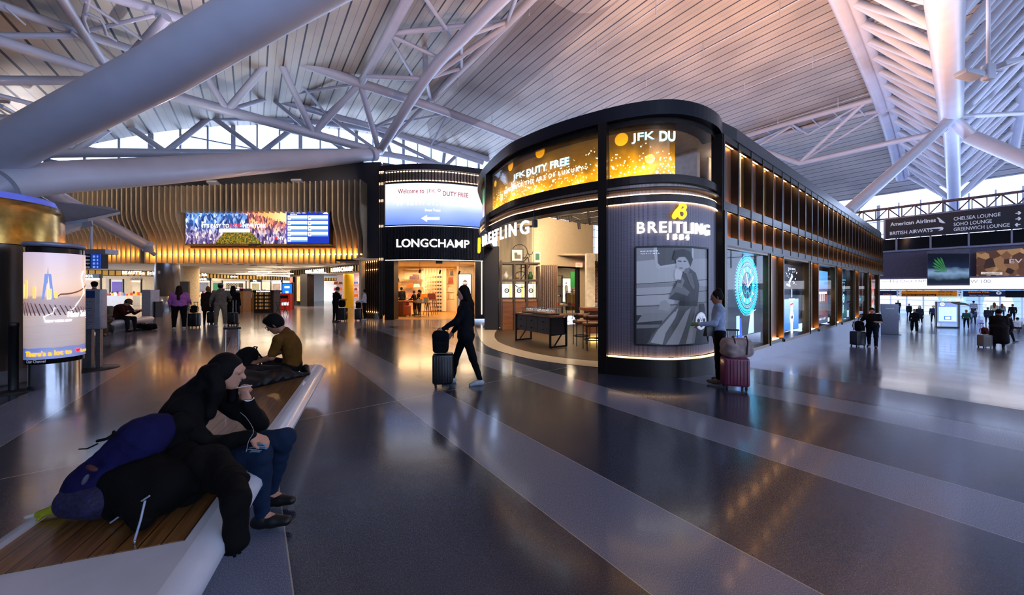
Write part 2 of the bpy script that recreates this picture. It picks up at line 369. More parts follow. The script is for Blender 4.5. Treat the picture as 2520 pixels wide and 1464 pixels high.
def solid(prims, res=.015, k=.03, cuts=(), rough=0, seed=0):
    bs = [_bb(p) for p in prims]; pad = k+3*res
    lo = [min(b_[0][i] for b_ in bs)-pad for i in range(3)]; hi = [max(b_[1][i] for b_ in bs)+pad for i in range(3)]
    ax = [np.arange(lo[i], hi[i]+res, res) for i in range(3)]; f = np.full([len(a) for a in ax], .5, dtype=np.float32)
    def sub(p, b_):
        s_ = []
        for i in range(3):
            i0 = max(0, int((b_[0][i]-pad-lo[i])/res)); i1 = min(len(ax[i]), int((b_[1][i]+pad-lo[i])/res)+2); s_.append(slice(i0, i1))
        return tuple(s_), np.meshgrid(ax[0][s_[0]], ax[1][s_[1]], ax[2][s_[2]], indexing='ij')
    for p, b_ in zip(prims, bs):
        s_, g = sub(p, b_); d = _prim(p, *g); a = f[s_]; kk = p[5] if (p[0] == 'c' and len(p) > 5) else k
        h = np.clip(.5+.5*(a-d)/kk, 0, 1); f[s_] = a*(1-h)+d*h-kk*h*(1-h)
    for p in cuts:
        s_, g = sub(p, _bb(p)); d = _prim(p, *g); a = f[s_]; f[s_] = np.maximum(a, -d)
    if rough:
        g = np.meshgrid(*ax, indexing='ij'); rs = np.random.RandomState(seed)
        for q in range(5):
            w_ = rs.uniform(-1, 1, 3)*(14+22*q); f += rough*np.sin(g[0]*w_[0]+g[1]*w_[1]+g[2]*w_[2]+rs.uniform(0, 6))/(1+q*.6)
    f[0] = f[-1] = .5; f[:, 0] = f[:, -1] = .5; f[:, :, 0] = f[:, :, -1] = .5
    sh = [n-1 for n in f.shape]; acc = np.zeros(sh+[3], np.float32); cnt = np.zeros(sh, np.float32)
    for a in range(3):
        o1, o2 = [i for i in range(3) if i != a]
        for u in (0, 1):
            for v in (0, 1):
                s0 = [None]*3; s1 = [None]*3; s0[a] = slice(0, sh[a]); s1[a] = slice(1, sh[a]+1)
                for o_, q in ((o1, u), (o2, v)): s0[o_] = s1[o_] = slice(q, q+sh[o_])
                A, B = f[tuple(s0)], f[tuple(s1)]; m_ = (A < 0) != (B < 0); t_ = np.where(m_, A/np.where(m_, A-B, 1), 0)
                cnt += m_; acc[..., a] += t_; acc[..., o1] += m_*u; acc[..., o2] += m_*v
    on = cnt > 0; idx = np.full(sh, -1, np.int64); idx[on] = np.arange(on.sum())
    gi = np.argwhere(on); V = (gi+acc[on]/cnt[on][:, None])*res+np.array(lo)
    Fs = []
    for a in range(3):
        o1, o2 = (a+1) % 3, (a+2) % 3; s0 = [slice(1, -1)]*3; s1 = [slice(1, -1)]*3; s0[a] = slice(0, -1); s1[a] = slice(1, None)
        A, B = f[tuple(s0)] < 0, f[tuple(s1)] < 0; e = np.argwhere(A != B); fl = A[A != B]
        e = e+1; e[:, a] -= 1; q = []
        for d1, d2 in ((-1, -1), (0, -1), (0, 0), (-1, 0)):
            c = e.copy(); c[:, o1] += d1; c[:, o2] += d2; q.append(idx[c[:, 0], c[:, 1], c[:, 2]])
        q = np.stack(q, 1); q[~fl] = q[~fl][:, ::-1]; Fs.append(q)
    return V, np.concatenate(Fs)
def blob(name, prims, mat, parent=None, res=.015, k=.03, cuts=(), rough=0, seed=0, loc=None):
    V, Fs = solid(prims, res, k, cuts, rough, seed); me = bpy.data.meshes.new(name)
    if loc is not None: V = V-np.array(loc)
    me.vertices.add(len(V)); me.vertices.foreach_set('co', V.astype(np.float32).ravel()); n = len(Fs)
    me.loops.add(n*4); me.loops.foreach_set('vertex_index', Fs.ravel().astype(np.int32)); me.polygons.add(n)
    me.polygons.foreach_set('loop_start', np.arange(n, dtype=np.int32)*4); me.polygons.foreach_set('loop_total', np.full(n, 4, np.int32))
    me.polygons.foreach_set('use_smooth', np.ones(n, bool)); me.update(calc_edges=True); me.validate(); me.materials.append(mat)
    o = bpy.data.objects.new(name, me); COL.objects.link(o)
    if loc is not None: o.location = loc
    if parent is not None: o.parent = parent
    return o
def rot(ax, a): return Matrix.Rotation(R(a), 3, ax)
def frame(y, up=(0, 0, 1)):                 # rotation whose local y is the given direction
    y = Vector(y).normalized(); x = y.cross(Vector(up)).normalized(); z = x.cross(y); return Matrix((x, y, z)).transposed()
# ---------------------------------------------------------------- people
SKIN = {'light': M('skin_light', '#c08c74', .5, var=.05), 'tan': M('skin_tan', '#9a6a50', .5, var=.05), 'brown': M('skin_brown', '#6b4433', .5, var=.05)}
def cloth(c, name=None): return M('cloth_'+(name or c.strip('#')), c, .85, var=.18, scale=14, bump=.25, bscale=90, spec=.15)
def hairm(c): return M('hair_'+c.strip('#'), c, .75, var=.3, scale=40, stretch=(1, 1, .2), spec=.15)
def make_J(lean=0, head=0, turn=0, legs=((0, 4, 4), (0, 4, 4)), arms=((4, 12, 8, 0), (4, 12, 8, 0)), hipw=.09, shw=.18, twist=0):
    J = {}; sp = Vector((0, math.sin(R(lean)), math.cos(R(lean)))); pel = Vector((0, 0, 0)); J['pel'] = pel
    J['che'] = pel+Vector((0, math.sin(R(lean*.6)), math.cos(R(lean*.6))))*.30; J['nek'] = J['che']+Vector((0, math.sin(R(lean*1.3)), math.cos(R(lean*1.3))))*.22
    hd = R(lean*1.0+head); J['hed'] = J['nek']+Vector((0, math.sin(hd*.7), math.cos(hd*.7)))*.06+Vector((0, math.sin(hd), math.cos(hd)))*.10
    J['fwd'] = Matrix.Rotation(R(turn), 3, 'Z') @ Vector((0, math.cos(hd), -math.sin(hd))); J['sp'] = sp
    for i, sd in enumerate((-1, 1)):
        k = 'LR'[i]; th, kn, ab = legs[i]; h = pel+Vector((sd*hipw, 0, -.03)); J['hip'+k] = h
        def dv(a, ab_): return Vector((sd*math.sin(R(ab_)), math.sin(R(a))*math.cos(R(ab_)), -math.cos(R(a))*math.cos(R(ab_))))
        J['kne'+k] = h+dv(th, ab)*.43; J['ank'+k] = J['kne'+k]+dv(th-kn, ab*.3)*.41; fa = R(min(40, max(0, (kn-th)*.6)))
        J['toe'+k] = J['ank'+k]+Vector((sd*.03, .17*math.cos(fa), -.05-.17*math.sin(fa)))
        a, e, ab, inn = arms[i]; s_ = J['nek']+Vector((sd*shw, -.01, -.07)); tw = Matrix.Rotation(R(twist), 3, 'Z'); s_ = J['nek']+tw @ (s_-J['nek']); J['sho'+k] = s_
        J['elb'+k] = s_+dv(a, ab)*.29; fd = dv(a+e, ab*.4); fd = Matrix.Rotation(R(inn)*sd, 3, 'Z') @ fd; J['wri'+k] = J['elb'+k]+fd*.25; J['hnd'+k] = fd
    return J
def hand_prims(w_, d, s, side, curl=35, up=None, rs=1.0):
    d = Vector(d).normalized(); up = Vector(up) if up else Vector((side, 0, .15)); n = (up-d*up.dot(d)).normalized(); x = d.cross(n)*-side
    c = w_+d*.05*s; out = [('c', w_, w_+d*.02*s, .024*s, .026*s), ('e', c, (.040*s, .048*s, .017*s), Matrix((x, d, n)).transposed())]
    for i, (off, L) in enumerate(((-.030, .066), (-.010, .078), (.010, .074), (.029, .058))):
        p = w_+d*(.088 if i < 3 else .08)*s+x*off*s; a = R(curl*(.8+.12*i)); q = p
        for j, f_ in enumerate((.45, .32, .23)):
            dd = d*math.cos(a*(j+.7))-n*math.sin(a*(j+.7)); r_ = (.0095-.001*j)*s*rs; e = q+dd*L*f_*s; out.append(('c', q, e, r_, r_*.9, .006)); q = e
    p = w_+d*.03*s-x*.03*s; q = p+(d*.7-x*.65-n*.25).normalized()*.042*s; e = q+(d*.9-x*.1-n*.4).normalized()*.032*s
    return out+[('c', p, q, .014*s, .011*s, .008), ('c', q, e, .011*s, .009*s, .006)]
def person(label, loc, head_deg, J, H=1.7, skin='light', top='#222228', bottom='#16161c', shoes='#101012', hair=('short', '#120e0c'), res=.018, wd=1, wl=1,
           sleeve='long', coat=0, hood=False, hat=None, group=None, ground=True, curl=30, topname='jacket', rough=.003, puffy=1, hands=None, skirt=False, world=False):
    """J: joints in metres for a 1.75 m body; heading 0 looks along +Y, counter-clockwise"""
    s = H/1.75; js = 1 if world else s
    J = {k: (v*js if k not in ('fwd', 'sp') and not k.startswith('hnd') else v) for k, v in J.items()}
    if ground and not world:
        z0 = min(J['ankL'].z, J['ankR'].z)-.085*s; J = {k: (v-Vector((0, 0, z0)) if k not in ('fwd', 'sp') and not k.startswith('hnd') else v) for k, v in J.items()}
    root = thing('person', label, 'person', loc, R(head_deg), group)
    pel, che, nek, hed, fwd = J['pel'], J['che'], J['nek'], J['hed'], J['fwd'].normalized(); up = (hed-nek).normalized()
    side = fwd.cross(up).normalized(); up2 = side.cross(fwd); HM = Matrix((side, fwd, up2)).transposed()
    def h(x, y, z): return hed+HM @ Vector((x*s, y*s, z*s))
    tor = lambda a, b_: frame((b_-a), (0, 1, 0)) if abs((b_-a).normalized().y) < .9 else frame(b_-a, (0, 0, 1))
    T = Matrix(((1, 0, 0), (0, 1, 0), (0, 0, 1))); rx = math.atan2((nek-pel).y, (nek-pel).z)
    sx = (J['shoR']-J['shoL']).normalized(); spn = (nek-pel).normalized(); fy = spn.cross(sx).normalized(); T = Matrix((sx, fy, spn)).transposed() if fy.length else T
    B = [('e', hed, (.074*s, .094*s, .112*s), HM), ('c', h(0, .035, -.06), h(0, .05, -.085), .05*s, .038*s), ('c', h(0, .09, .0), h(0, .108, -.028), .010*s, .015*s, .012),
         ('c', h(-.075, -.005, .01), h(-.078, -.01, -.03), .013*s, .009*s, .01), ('c', h(.075, -.005, .01), h(.078, -.01, -.03), .013*s, .009*s, .01),
         ('c', h(-.015, .084, -.055), h(.015, .084, -.055), .011*s, .011*s, .01), ('c', h(-.04, .078, .022), h(.04, .078, .022), .016*s, .016*s, .015),
         ('c', nek-up*.02*s, h(0, -.012, -.06), .055*s, .052*s), ('c', pel, che, .10*s*wd, .105*s*wd), ('c', che, nek-spn*.03*s, .10*s*wd, .055*s),
         ('c', J['shoL'], J['shoR'], .045*s, .045*s)]
    for k, sd in (('L', -1), ('R', 1)):
        B += [('c', J['sho'+k], J['elb'+k], .042*s*wl, .034*s*wl), ('c', J['elb'+k], J['wri'+k], .037*s*wl, .024*s)]
        B += [('c', pel, J['hip'+k], .09*s*wd, .08*s*wl), ('c', J['hip'+k], J['kne'+k], .068*s*wl, .046*s*wl), ('c', J['kne'+k], J['ank'+k], .046*s*wl, .030*s),
              ('c', J['ank'+k], J['ank'+k]+(J['toe'+k]-J['ank'+k])*.7, .032*s, .026*s)]
        hv = (hands or {}).get(k, {}); hd_ = hv.get('d', J['hnd'+k]); B += hand_prims(J['wri'+k], hd_, s, sd, hv.get('curl', curl), hv.get('up'), max(1, res/.013))
    cuts = [] if res > .013 else [('e', h(-.032, .098, .004), (.017*s, .014*s, .010*s), HM), ('e', h(.032, .098, .004), (.017*s, .014*s, .010*s), HM)]
    blob('body', B, SKIN[skin] if skin in SKIN else skin, root, res, .022, cuts)
    if res <= .013:
        for sd in (-1, 1): blob('eye', [('e', h(sd*.032, .079, .004), (.0115*s, .0115*s, .0115*s), None)], M('eyeball', '#5c5450', .3), root, .004, .002)
    # clothes
    if top:
        p_ = puffy; C = [('e', che+spn*.03*s, (.168*s*wd, .118*s*wd*p_, .20*s), T), ('e', pel+(che-pel)*.55, (.150*s*wd, .115*s*wd*p_, .18*s), T), ('e', pel+spn*.02*s, (.160*s*wd, .125*s*wd, .12*s), T),
             ('c', J['shoL'], J['shoR'], .062*s, .062*s), ('c', nek-spn*.05*s, nek+up*.005*s, .075*s, .062*s)]
        for k in 'LR':
            C += [('c', J['sho'+k], J['elb'+k], .060*s*wl*p_, .050*s*wl*p_)]
            if sleeve == 'long': C += [('c', J['elb'+k], J['wri'+k], .050*s*wl*p_, .036*s*p_)]
            else: C[-1] = ('c', J['sho'+k], J['sho'+k]+(J['elb'+k]-J['sho'+k])*.8, .062*s*wl, .058*s*wl)
        if hood: C += [('e', nek-fwd*.06*s-up*.0*s, (.105*s, .07*s, .075*s), HM)]
        if coat:
            for k in 'LR': C += [('c', J['hip'+k], J['hip'+k]+(J['kne'+k]-J['hip'+k])*coat, .125*s*wd, .135*s*wd, .08)]
        blob(topname, C, top if not isinstance(top, str) else cloth(top), root, res, .035, (), rough, len(label))
    if bottom:
        q = 1 if not skirt else 1.5; D = [('e', pel+spn*.01*s, (.155*s*wd, .12*s*wd, .11*s), T)]
        for k in 'LR':
            D += [('c', pel, J['hip'+k], .11*s*wd, .098*s*wl), ('c', J['hip'+k], J['kne'+k], .090*s*wl, .064*s*wl*q), ('c', J['kne'+k], J['ank'+k]+Vector((0, 0, .01)), .064*s*wl*q, .046*s*wl*q)]
        blob('trousers', D, bottom if not isinstance(bottom, str) else cloth(bottom), root, res, .028, (), rough*.8, 3)
    for k in 'LR':
        a, t_ = J['ank'+k], J['toe'+k]; d = (t_-a); d.z = 0; d.normalize(); lo = Vector((0, 0, -.045*s))
        if abs((t_-a).normalized().z) > .6: lo = Vector((0, 0, 0)); d = (t_-a).normalized()
        blob('shoe', [('c', a-d*.035*s+lo, a+d*.07*s+lo, .043*s, .042*s), ('c', a+d*.07*s+lo, t_-d*.005*s+Vector((0, 0, .012)), .042*s, .032*s), ('c', a+lo*.2, a+lo, .042*s, .044*s)],
             M('shoe_'+shoes.strip('#'), shoes, .5), root, min(res, .014), .02)
    st, hc = hair
    if st != 'bald':
        q = [('e', h(0, -.018, .022), (.086*s, .100*s, .112*s), HM)]; ct = [('e', h(0, .115, -.035), (.070*s, .075*s, .085*s), HM), ('e', h(0, .03, -.12), (.12*s, .10*s, .075*s), HM)]
        if st == 'quiff': q += [('c', h(-.03, .07, .095), h(.04, .05, .11), .03*s, .035*s), ('e', h(0, -.01, .06), (.085*s, .1*s, .09*s), HM)]
        if st in ('long', 'verylong'):
            L = .26 if st == 'long' else .42; ct = ct[:1]; b0 = h(0, -.06, -.04); b1 = nek-Vector(fwd)*.085*s-spn*.06*s; b2 = nek-Vector(fwd)*.115*s*wd-spn*L*s
            q += [('c', h(0, -.03, -.01), b1, .085*s, .085*s), ('c', b1, b2, .085*s, .05*s), ('c', h(-.06, -.03, -.02), b1-side*.06*s, .04*s, .05*s), ('c', h(.06, -.03, -.02), b1+side*.06*s, .04*s, .05*s)]
        if st == 'bun': q += [('e', h(0, -.06, .125), (.05*s, .05*s, .045*s), HM)]
        if st == 'tail': q += [('c', h(0, -.10, .05), h(0, -.15, -.02), .03*s, .04*s), ('c', h(0, -.15, -.02), h(0, -.13, -.22), .04*s, .02*s)]
        blob('hair', q, hairm(hc), root, min(res, .014), .02, ct, .002, 5)
    if hat:
        hk, hcx = hat; q = [('e', h(0, -.008, .055), (.092*s, .108*s, .09*s), HM)]
        if hk == 'cap': q += [('c', h(-.035, .09, .04), h(-.03, .145, .032), .02*s, .014*s), ('c', h(.035, .09, .04), h(.03, .145, .032), .02*s, .014*s), ('c', h(0, .1, .042), h(0, .155, .034), .02*s, .012*s)]
        if hk == 'brim': q += [('e', h(0, 0, .045), (.15*s, .165*s, .022*s), HM)]
        blob({'cap': 'cap', 'beanie': 'beanie', 'brim': 'hat'}[hk], q, cloth(hcx), root, min(res, .014), .015, [('e', h(0, .05, -.07), (.12*s, .12*s, .07*s), HM)])
    return root, J
# ---------------------------------------------------------------- luggage
def suitcase(label, loc, rz, w_=.38, d=.24, h=.55, col='#0c0c10', handle=.42, group=None, rib=True, shell=.35):
    t_ = thing('suitcase', label, 'suitcase', loc, R(rz), group); cm = M('case_'+col.strip('#'), col, shell, var=.1, coat=.2)
    b_ = MB(); b_.rbox((0, 0, .055+h/2), (w_, d, h), .045, seg=4); local(b_.build('shell', cm), t_)
    if rib:
        b_ = MB()
        for i in range(7):
            x = -w_/2+w_*(i+1)/8; b_.rbox((x, -d/2-.002, .055+h/2), (.014, .012, h*.84), .005, seg=2); b_.rbox((x, d/2+.002, .055+h/2), (.014, .012, h*.84), .005, seg=2)
        local(b_.build('shell_ribbing', cm), t_)
    if handle:
        b_ = MB(); z1 = .055+h
        for x in (-.07, .07): b_.tube([(x, d/2-.04, z1-.02), (x, d/2-.04, z1+handle)], .009, 8)
        local(b_.build('handle_tube', CHROME), t_); b_ = MB(); b_.rbox((0, d/2-.04, z1+handle), (.19, .03, .028), .012); local(b_.build('grip', BLACK), t_)
    for x in (-1, 1):
        for y in (-1, 1):
            b_ = MB(); c = (x*(w_/2-.05), y*(d/2-.045), .024); b_.tube([(c[0]-.010, c[1], c[2]), (c[0]+.010, c[1], c[2])], .024, 14); b_.box((c[0], c[1], .047), (.03, .02, .02)); local(b_.build('wheel', BLACK), t_)
    return t_
def backpack(label, loc, rz, sc=1, col='#0b0b0e', name='backpack', tilt=0, group=None, strapcol=None, res=.012):
    t_ = thing(name, label, 'backpack' if name == 'backpack' else 'bag', loc, R(rz), group); Mx = rot('X', tilt); sm = cloth(strapcol or col, 'strap_'+(strapcol or col).strip('#'))
    q = lambda x, y, z: Mx @ Vector((x*sc, y*sc, z*sc))
    blob('bag_body', [('b', q(0, 0, .20), (.15*sc, .09*sc, .19*sc), Mx, .07*sc), ('e', q(0, 0, .37), (.13*sc, .08*sc, .07*sc), Mx)], cloth(col), t_, res, .03, (), .004, 2)
    blob('front_pocket', [('b', q(0, -.10, .14), (.115*sc, .045*sc, .11*sc), Mx, .035*sc)], cloth(col), t_, res, .02, (), .003, 4)
    for x in (-1, 1):
        b_ = MB(); b_.tube([q(x*.07, .08, .38), q(x*.09, .15, .34), q(x*.10, .165, .2), q(x*.11, .10, .05)], .013*sc, 8); local(b_.build('shoulder_strap', sm), t_)
    b_ = MB(); b_.tube([q(-.04, .05, .41), q(-.03, .05, .46), q(.03, .05, .46), q(.04, .05, .41)], .009*sc, 8); local(b_.build('top_loop', sm), t_)
    return t_
def handbag(label, loc, rz, w_=.3, h=.2, d=.12, col='#7a4a2a', hh=.12, group=None, name='handbag'):
    t_ = thing(name, label, 'handbag', loc, R(rz), group); cm = M('leather_'+col.strip('#'), col, .45, var=.15)
    b_ = MB(); A = [(-w_/2, -d/2, 0), (w_/2, -d/2, 0), (w_/2, d/2, 0), (-w_/2, d/2, 0)]; B = [(-w_*.42, -d*.2, h), (w_*.42, -d*.2, h), (w_*.42, d*.2, h), (-w_*.42, d*.2, h)]
    b_.hull2([Vector(p) for p in A], [Vector(p) for p in B]); local(b_.build('bag_body', cm), t_)
    b_ = MB(); pts = [(-w_*.24*math.cos(a)*-1, 0, h-.01+hh*math.sin(a)) for a in [math.pi*i/8 for i in range(9)]]; b_.tube(pts, .008, 6); local(b_.build('handle', cm), t_)
    return t_
# ---------------------------------------------------------------- setting: floor, vault, walls, clerestories
b_ = MB()
vs_ = [-26, .5, 18, 36, 90]
for a, c in zip(vs_[:-1], vs_[1:]):
    n = 14
    for i in range(n):
        u0, u1 = -31+91*i/n, -31+91*(i+1)/n
        b_.add([UV(u0, a, floor_z(a)), UV(u0, c, floor_z(c)), UV(u1, c, floor_z(c)), UV(u1, a, floor_z(a))], [(3, 2, 1, 0)])
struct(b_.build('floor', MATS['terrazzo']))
b_ = MB(); vl = [-25+i*1.0 for i in range(13)]+[-12+i*2 for i in range(37)]
b_.grid(lambda u, v: UV(u, v, roof_z(v)), [-30+i*8.5 for i in range(9)], vl); b_.grid(lambda u, v: UV(u, v, roof_z(v)+.5), [-30+i*8.5 for i in range(9)], vl)
struct(b_.build('ceiling', MATS['ceiling_deck']))
WALLM = M('plaster_grey', '#6c6c78', .8); WINF = M('window_aluminium', '#9aa0ac', .4, .3)
SKYG = glass('window_glass', (.93, .97, 1), .05)
def pane_wall(name, pl, z0, top, nu, rows, pv, kind='u'):
    """glazed wall along a plan line: frame with mullions, one glass sheet behind"""
    f = MB(); g = MB(); A, B = pl; n = nu
    P_ = [A+(B-A)*i/n for i in range(n+1)]; d = (B-A).normalized(); ang = math.atan2(d.y, d.x)
    for i, p in enumerate(P_):
        zt = top(p); wd_ = .34 if i % 3 == 0 else .14; f.box((p.x, p.y, (z0+zt)/2), (wd_, .3, zt-z0), ang)
        if i < n:
            q = P_[i+1]; zq = top(q); g.add([(p.x, p.y, z0), (q.x, q.y, z0), (q.x, q.y, zq), (p.x, p.y, zt)], [(0, 1, 2, 3)])
            for z in rows:
                if z < min(zt, zq): m_ = (p+q)/2; f.box((m_.x, m_.y, z), ((q-p).length, .16, .10), ang)
            m_ = (p+q)/2
    o = struct(f.build(name, WINF)); g_ = g.build('glass_pane', SKYG, o); return o
rz2 = lambda p: roof_z(uv_of(p)[1])
UW = 38
pane_wall('window_1', (UV(UW, -25).to_2d(), UV(UW, 46).to_2d()), 7.5, rz2, 40, [9.3, 11.2, 12.6, 15, 17.4], 0)
pane_wall('window_2', (UV(-30, 62).to_2d(), UV(UW, 62).to_2d()), 5.5, rz2, 36, [7.4, 9.2, 11, 12.6], 0)
pane_wall('window_3', (UV(-30, -25).to_2d(), UV(-30, 62).to_2d()), 3.2, lambda p: min(rz2(p), 12.0), 34, [5.5, 8], 0)
b_ = MB(); b_.strip([UV(-30, -25).to_2d(), UV(-30, 62).to_2d()], -2, 3.2, -.3); struct(b_.build('wall_back', WALLM))
b_ = MB(); b_.strip([UV(-30, -25).to_2d(), UV(-30, 62).to_2d()], 12.0, 20.5, -.3); struct(b_.build('wall_back_upper', WALLM))
b_ = MB(); b_.strip([UV(-30, -25).to_2d(), UV(UW, -25).to_2d()], -.1, 8, .3); struct(b_.build('wall_left', WALLM))
b_ = MB(); b_.strip([UV(-30, 88).to_2d(), UV(UW, 88).to_2d()], -2, 3, -.3); struct(b_.build('wall_right', WALLM))
# ---------------------------------------------------------------- steelwork
def truss(name, label, members, cat='truss'):
    A = members[0][1][0]; t_ = thing(name, label, cat, tuple(A))
    for part, pts, r_ in members:
        b_ = MB(); pts = [Vector(p) for p in pts]
        if len(pts) > 2 and part == 'chord': pts = catmull(pts, 3)
        b_.tube(pts, r_, 12); b_.build(part, STEEL_W, t_, loc=pts[0])
    return t_
HR = lambda x, y: hit_roof(x, y, .55)
uB = uv_of(HR(888, 205))[0]; uD = uv_of(HR(802, 280))[0]; uC = (uB+uD)/2
Bp = {k: hit_u(*k, uB) for k in [(150, -60), (330, 8), (410, 38), (679, 130), (886, 205), (1105, 278), (1290, 348)]}
Dp = {k: hit_u(*k, uD) for k in [(20, 20), (180, 75), (330, 135), (510, 183), (666, 240), (802, 281), (922, 313), (1060, 358), (1188, 400)]}
Cp = {k: hit_u(*k, uC) for k in [(-30, 95), (130, 143), (260, 182), (400, 228), (560, 272), (771, 330), (933, 374)]}
mem = [('chord', list(Bp.values()), .38), ('chord', list(Dp.values()), .30), ('chord', list(Cp.values()), .36)]
def W(a, b_, A, B, r_=.17): mem.append(('brace', [A[a], B[b_]], r_))
for c, l1, l2 in (((260, 182), [(150, -60), (410, 38)], [(180, 75), (330, 135)]), ((560, 272), [(410, 38), (679, 130)], [(510, 183), (666, 240)]),
                  ((771, 330), [(679, 130), (886, 205)], [(666, 240), (802, 281)]), ((933, 374), [(886, 205)], [(802, 281), (922, 313)])):
    for k in l1: W(c, k, Cp, Bp, .24)
    for k in l2: W(c, k, Cp, Dp, .16)
for a, c in (((410, 38), (330, 135)), ((410, 38), (510, 183)), ((679, 130), (510, 183)), ((679, 130), (666, 240)), ((679, 130), (802, 281)), ((886, 205), (802, 281)), ((886, 205), (666, 240)), ((1105, 278), (922, 313)), ((1105, 278), (1060, 358))):
    W(a, c, Bp, Dp, .11)
truss('roof_truss', 'white triangular tube truss spanning above the wall of slats', mem)
HL = lambda x, y, o=.6: hit_roof(x, y, o)
l1 = [HL(-40, 0), HL(20, 20), HL(180, 75), HL(345, 128)]; l2 = [HL(-40, 88, 1.9), HL(130, 143, 1.9), HL(260, 185, 1.9), HL(330, 207, 1.9)]; l3 = [HL(60, -80), HL(350, 15), HL(520, 72)]
mem = [('chord', l1, .20), ('chord', l2, .24), ('chord', l3, .24), ('beam', [HL(-40, 88, .9), HL(190, 88, .9)], .13), ('beam', [HL(-40, 198, .8), HL(215, 198, .8)], .22), ('beam', [HL(-30, 228, .8), HL(105, 262, .8)], .12), ('beam', [HL(-20, 290, .8), HL(60, 292, .8)], .2)]
for a, c, r_ in (((140, -20), (265, 170), .2), ((410, 42), (330, 130), .2), ((205, 78), (380, 38), .08), ((200, 75), (220, -20), .08), ((205, 0), (345, 95), .08), ((10, 15), (60, 60), .05), ((0, 260), (55, 290), .12), ((180, 80), (330, 200), .07)): mem.append(('brace', [HL(*a, 1.2), HL(*c, 1.2)], r_))
mem.append(('hoop', [HL(218, 78, 1.3), HL(206, 48, 1.3), HL(207, 36, 1.3), HL(216, 33, 1.3), HL(245, 46, 1.3), HL(255, 62, 1.3), HL(262, 85, 1.3), HL(285, 100, 1.3)], .06))
truss('roof_truss', 'white truss in the upper left corner above the thick pipe', mem)
# truss at the clerestory
e0 = [hit_u(x, y, 36.5) for x, y in ((90, 345), (170, 318), (300, 297), (512, 285), (700, 292), (850, 306), (960, 325), (1080, 352), (1200, 392))]
e1 = [hit_u(x, y, 36.5) for x, y in ((60, 378), (200, 376), (405, 376), (640, 376), (880, 374), (1000, 388), (1180, 428))]
mem = [('chord', e0, .42), ('chord', e1, .34)]
for a, c in (((185, 372), (297, 298)), ((297, 298), (408, 374)), ((408, 374), (520, 286)), ((520, 286), (640, 374)), ((645, 374), (745, 297)), ((745, 297), (850, 372)), ((930, 330), (1075, 400)), ((1090, 405), (1105, 300)), ((1100, 405), (1190, 320)), ((960, 375), (905, 205))):
    mem.append(('brace', [hit_u(*a, 36.4), hit_u(*c, 36.4)], .22))
truss('roof_truss', 'white flat truss with zigzag braces in front of the bright clerestory windows', mem)
# truss running towards the viewer beside the net
v1 = uv_of(HR(888, 205))[1]; v2 = uv_of(HR(1060, 249))[1]; v3 = (v1+v2)/2
E1 = lambda x, y: hit_v(x, y, v1)
E2 = lambda x, y: hit_v(x, y, v2)
E3 = lambda x, y: hit_v(x, y, v3)
mem = [('chord', [E1(888, 205), E1(960, 80), E1(1022, -40)], .30), ('chord', [E2(1055, 250), E2(1246, 60), E2(1380, -75)], .26), ('chord', [Cp[(933, 374)], E3(1048, 193), E3(1140, 92), E3(1290, -60)], .36)]
for A, B, r_ in ((E1(905, 188), E3(1046, 194), .17), (E3(1047, 190), E3(1044, -20), .19), (E3(1048, 195), E2(1060, 248), .14), (E1(958, 82), E2(1248, 54), .16), (E1(958, 86), E3(1075, 140), .12), (E1(958, 90), E3(1015, 185), .12),
                 (E3(1052, 195), E2(1248, 60), .17), (E3(1135, 96), E2(1136, 168), .12), (E3(1140, 92), E2(1248, 54), .12), (E3(1048, 195), E2(1135, 168), .12), (E3(1075, -10), E2(1108, 80), .15), (E3(1290, -60), E2(1248, 54), .12), (E1(1022, -40), E3(1108, 85), .12), (E2(1055, 250), Dp[(922, 313)], .15), (E3(933, 374), E2(1055, 250), .14)):
    mem.append(('brace', [A, B], r_))
truss('roof_truss', 'white tube truss rising over the handbag shop towards the net', mem)
# right-hand truss
g1 = lambda x, y: HR(x, y)
vg = uv_of(HR(2000, 290))[1]
k1 = lambda x, y: hit_v(x, y, vg)
k2 = lambda x, y: hit_v(x, y, vg+2.4)
k3 = lambda x, y: hit_v(x, y, vg+1.2)
mem = [('chord', [k1(1780, 350), k1(1985, 290), k1(2165, 240)], .27), ('chord', [k2(1850, 352), k2(2030, 300), k2(2190, 268)], .2), ('lower_chord', [k3(1850, 358), k3(1968, 402), k3(2150, 360), k3(2300, 328)], .24),
       ('brace', [k3(1968, 400), k1(2128, 252)], .17), ('brace', [k3(1972, 398), k2(2165, 278)], .12), ('brace', [k1(1868, 358), k1(1945, 312)], .12), ('brace', [k1(1950, 308), k2(1988, 330)], .10), ('brace', [k2(1990, 330), k1(2110, 262)], .10), ('brace', [k2(1850, 352), k1(1945, 312)], .10)]
for i in range(7):
    a = i/6; mem.append(('brace', [k1(1830+330*a, 336-92*a), k2(1850+335*a, 352-80*a)], .05))
truss('roof_truss', 'cream lit truss hanging above the long bronze shop wall', mem)
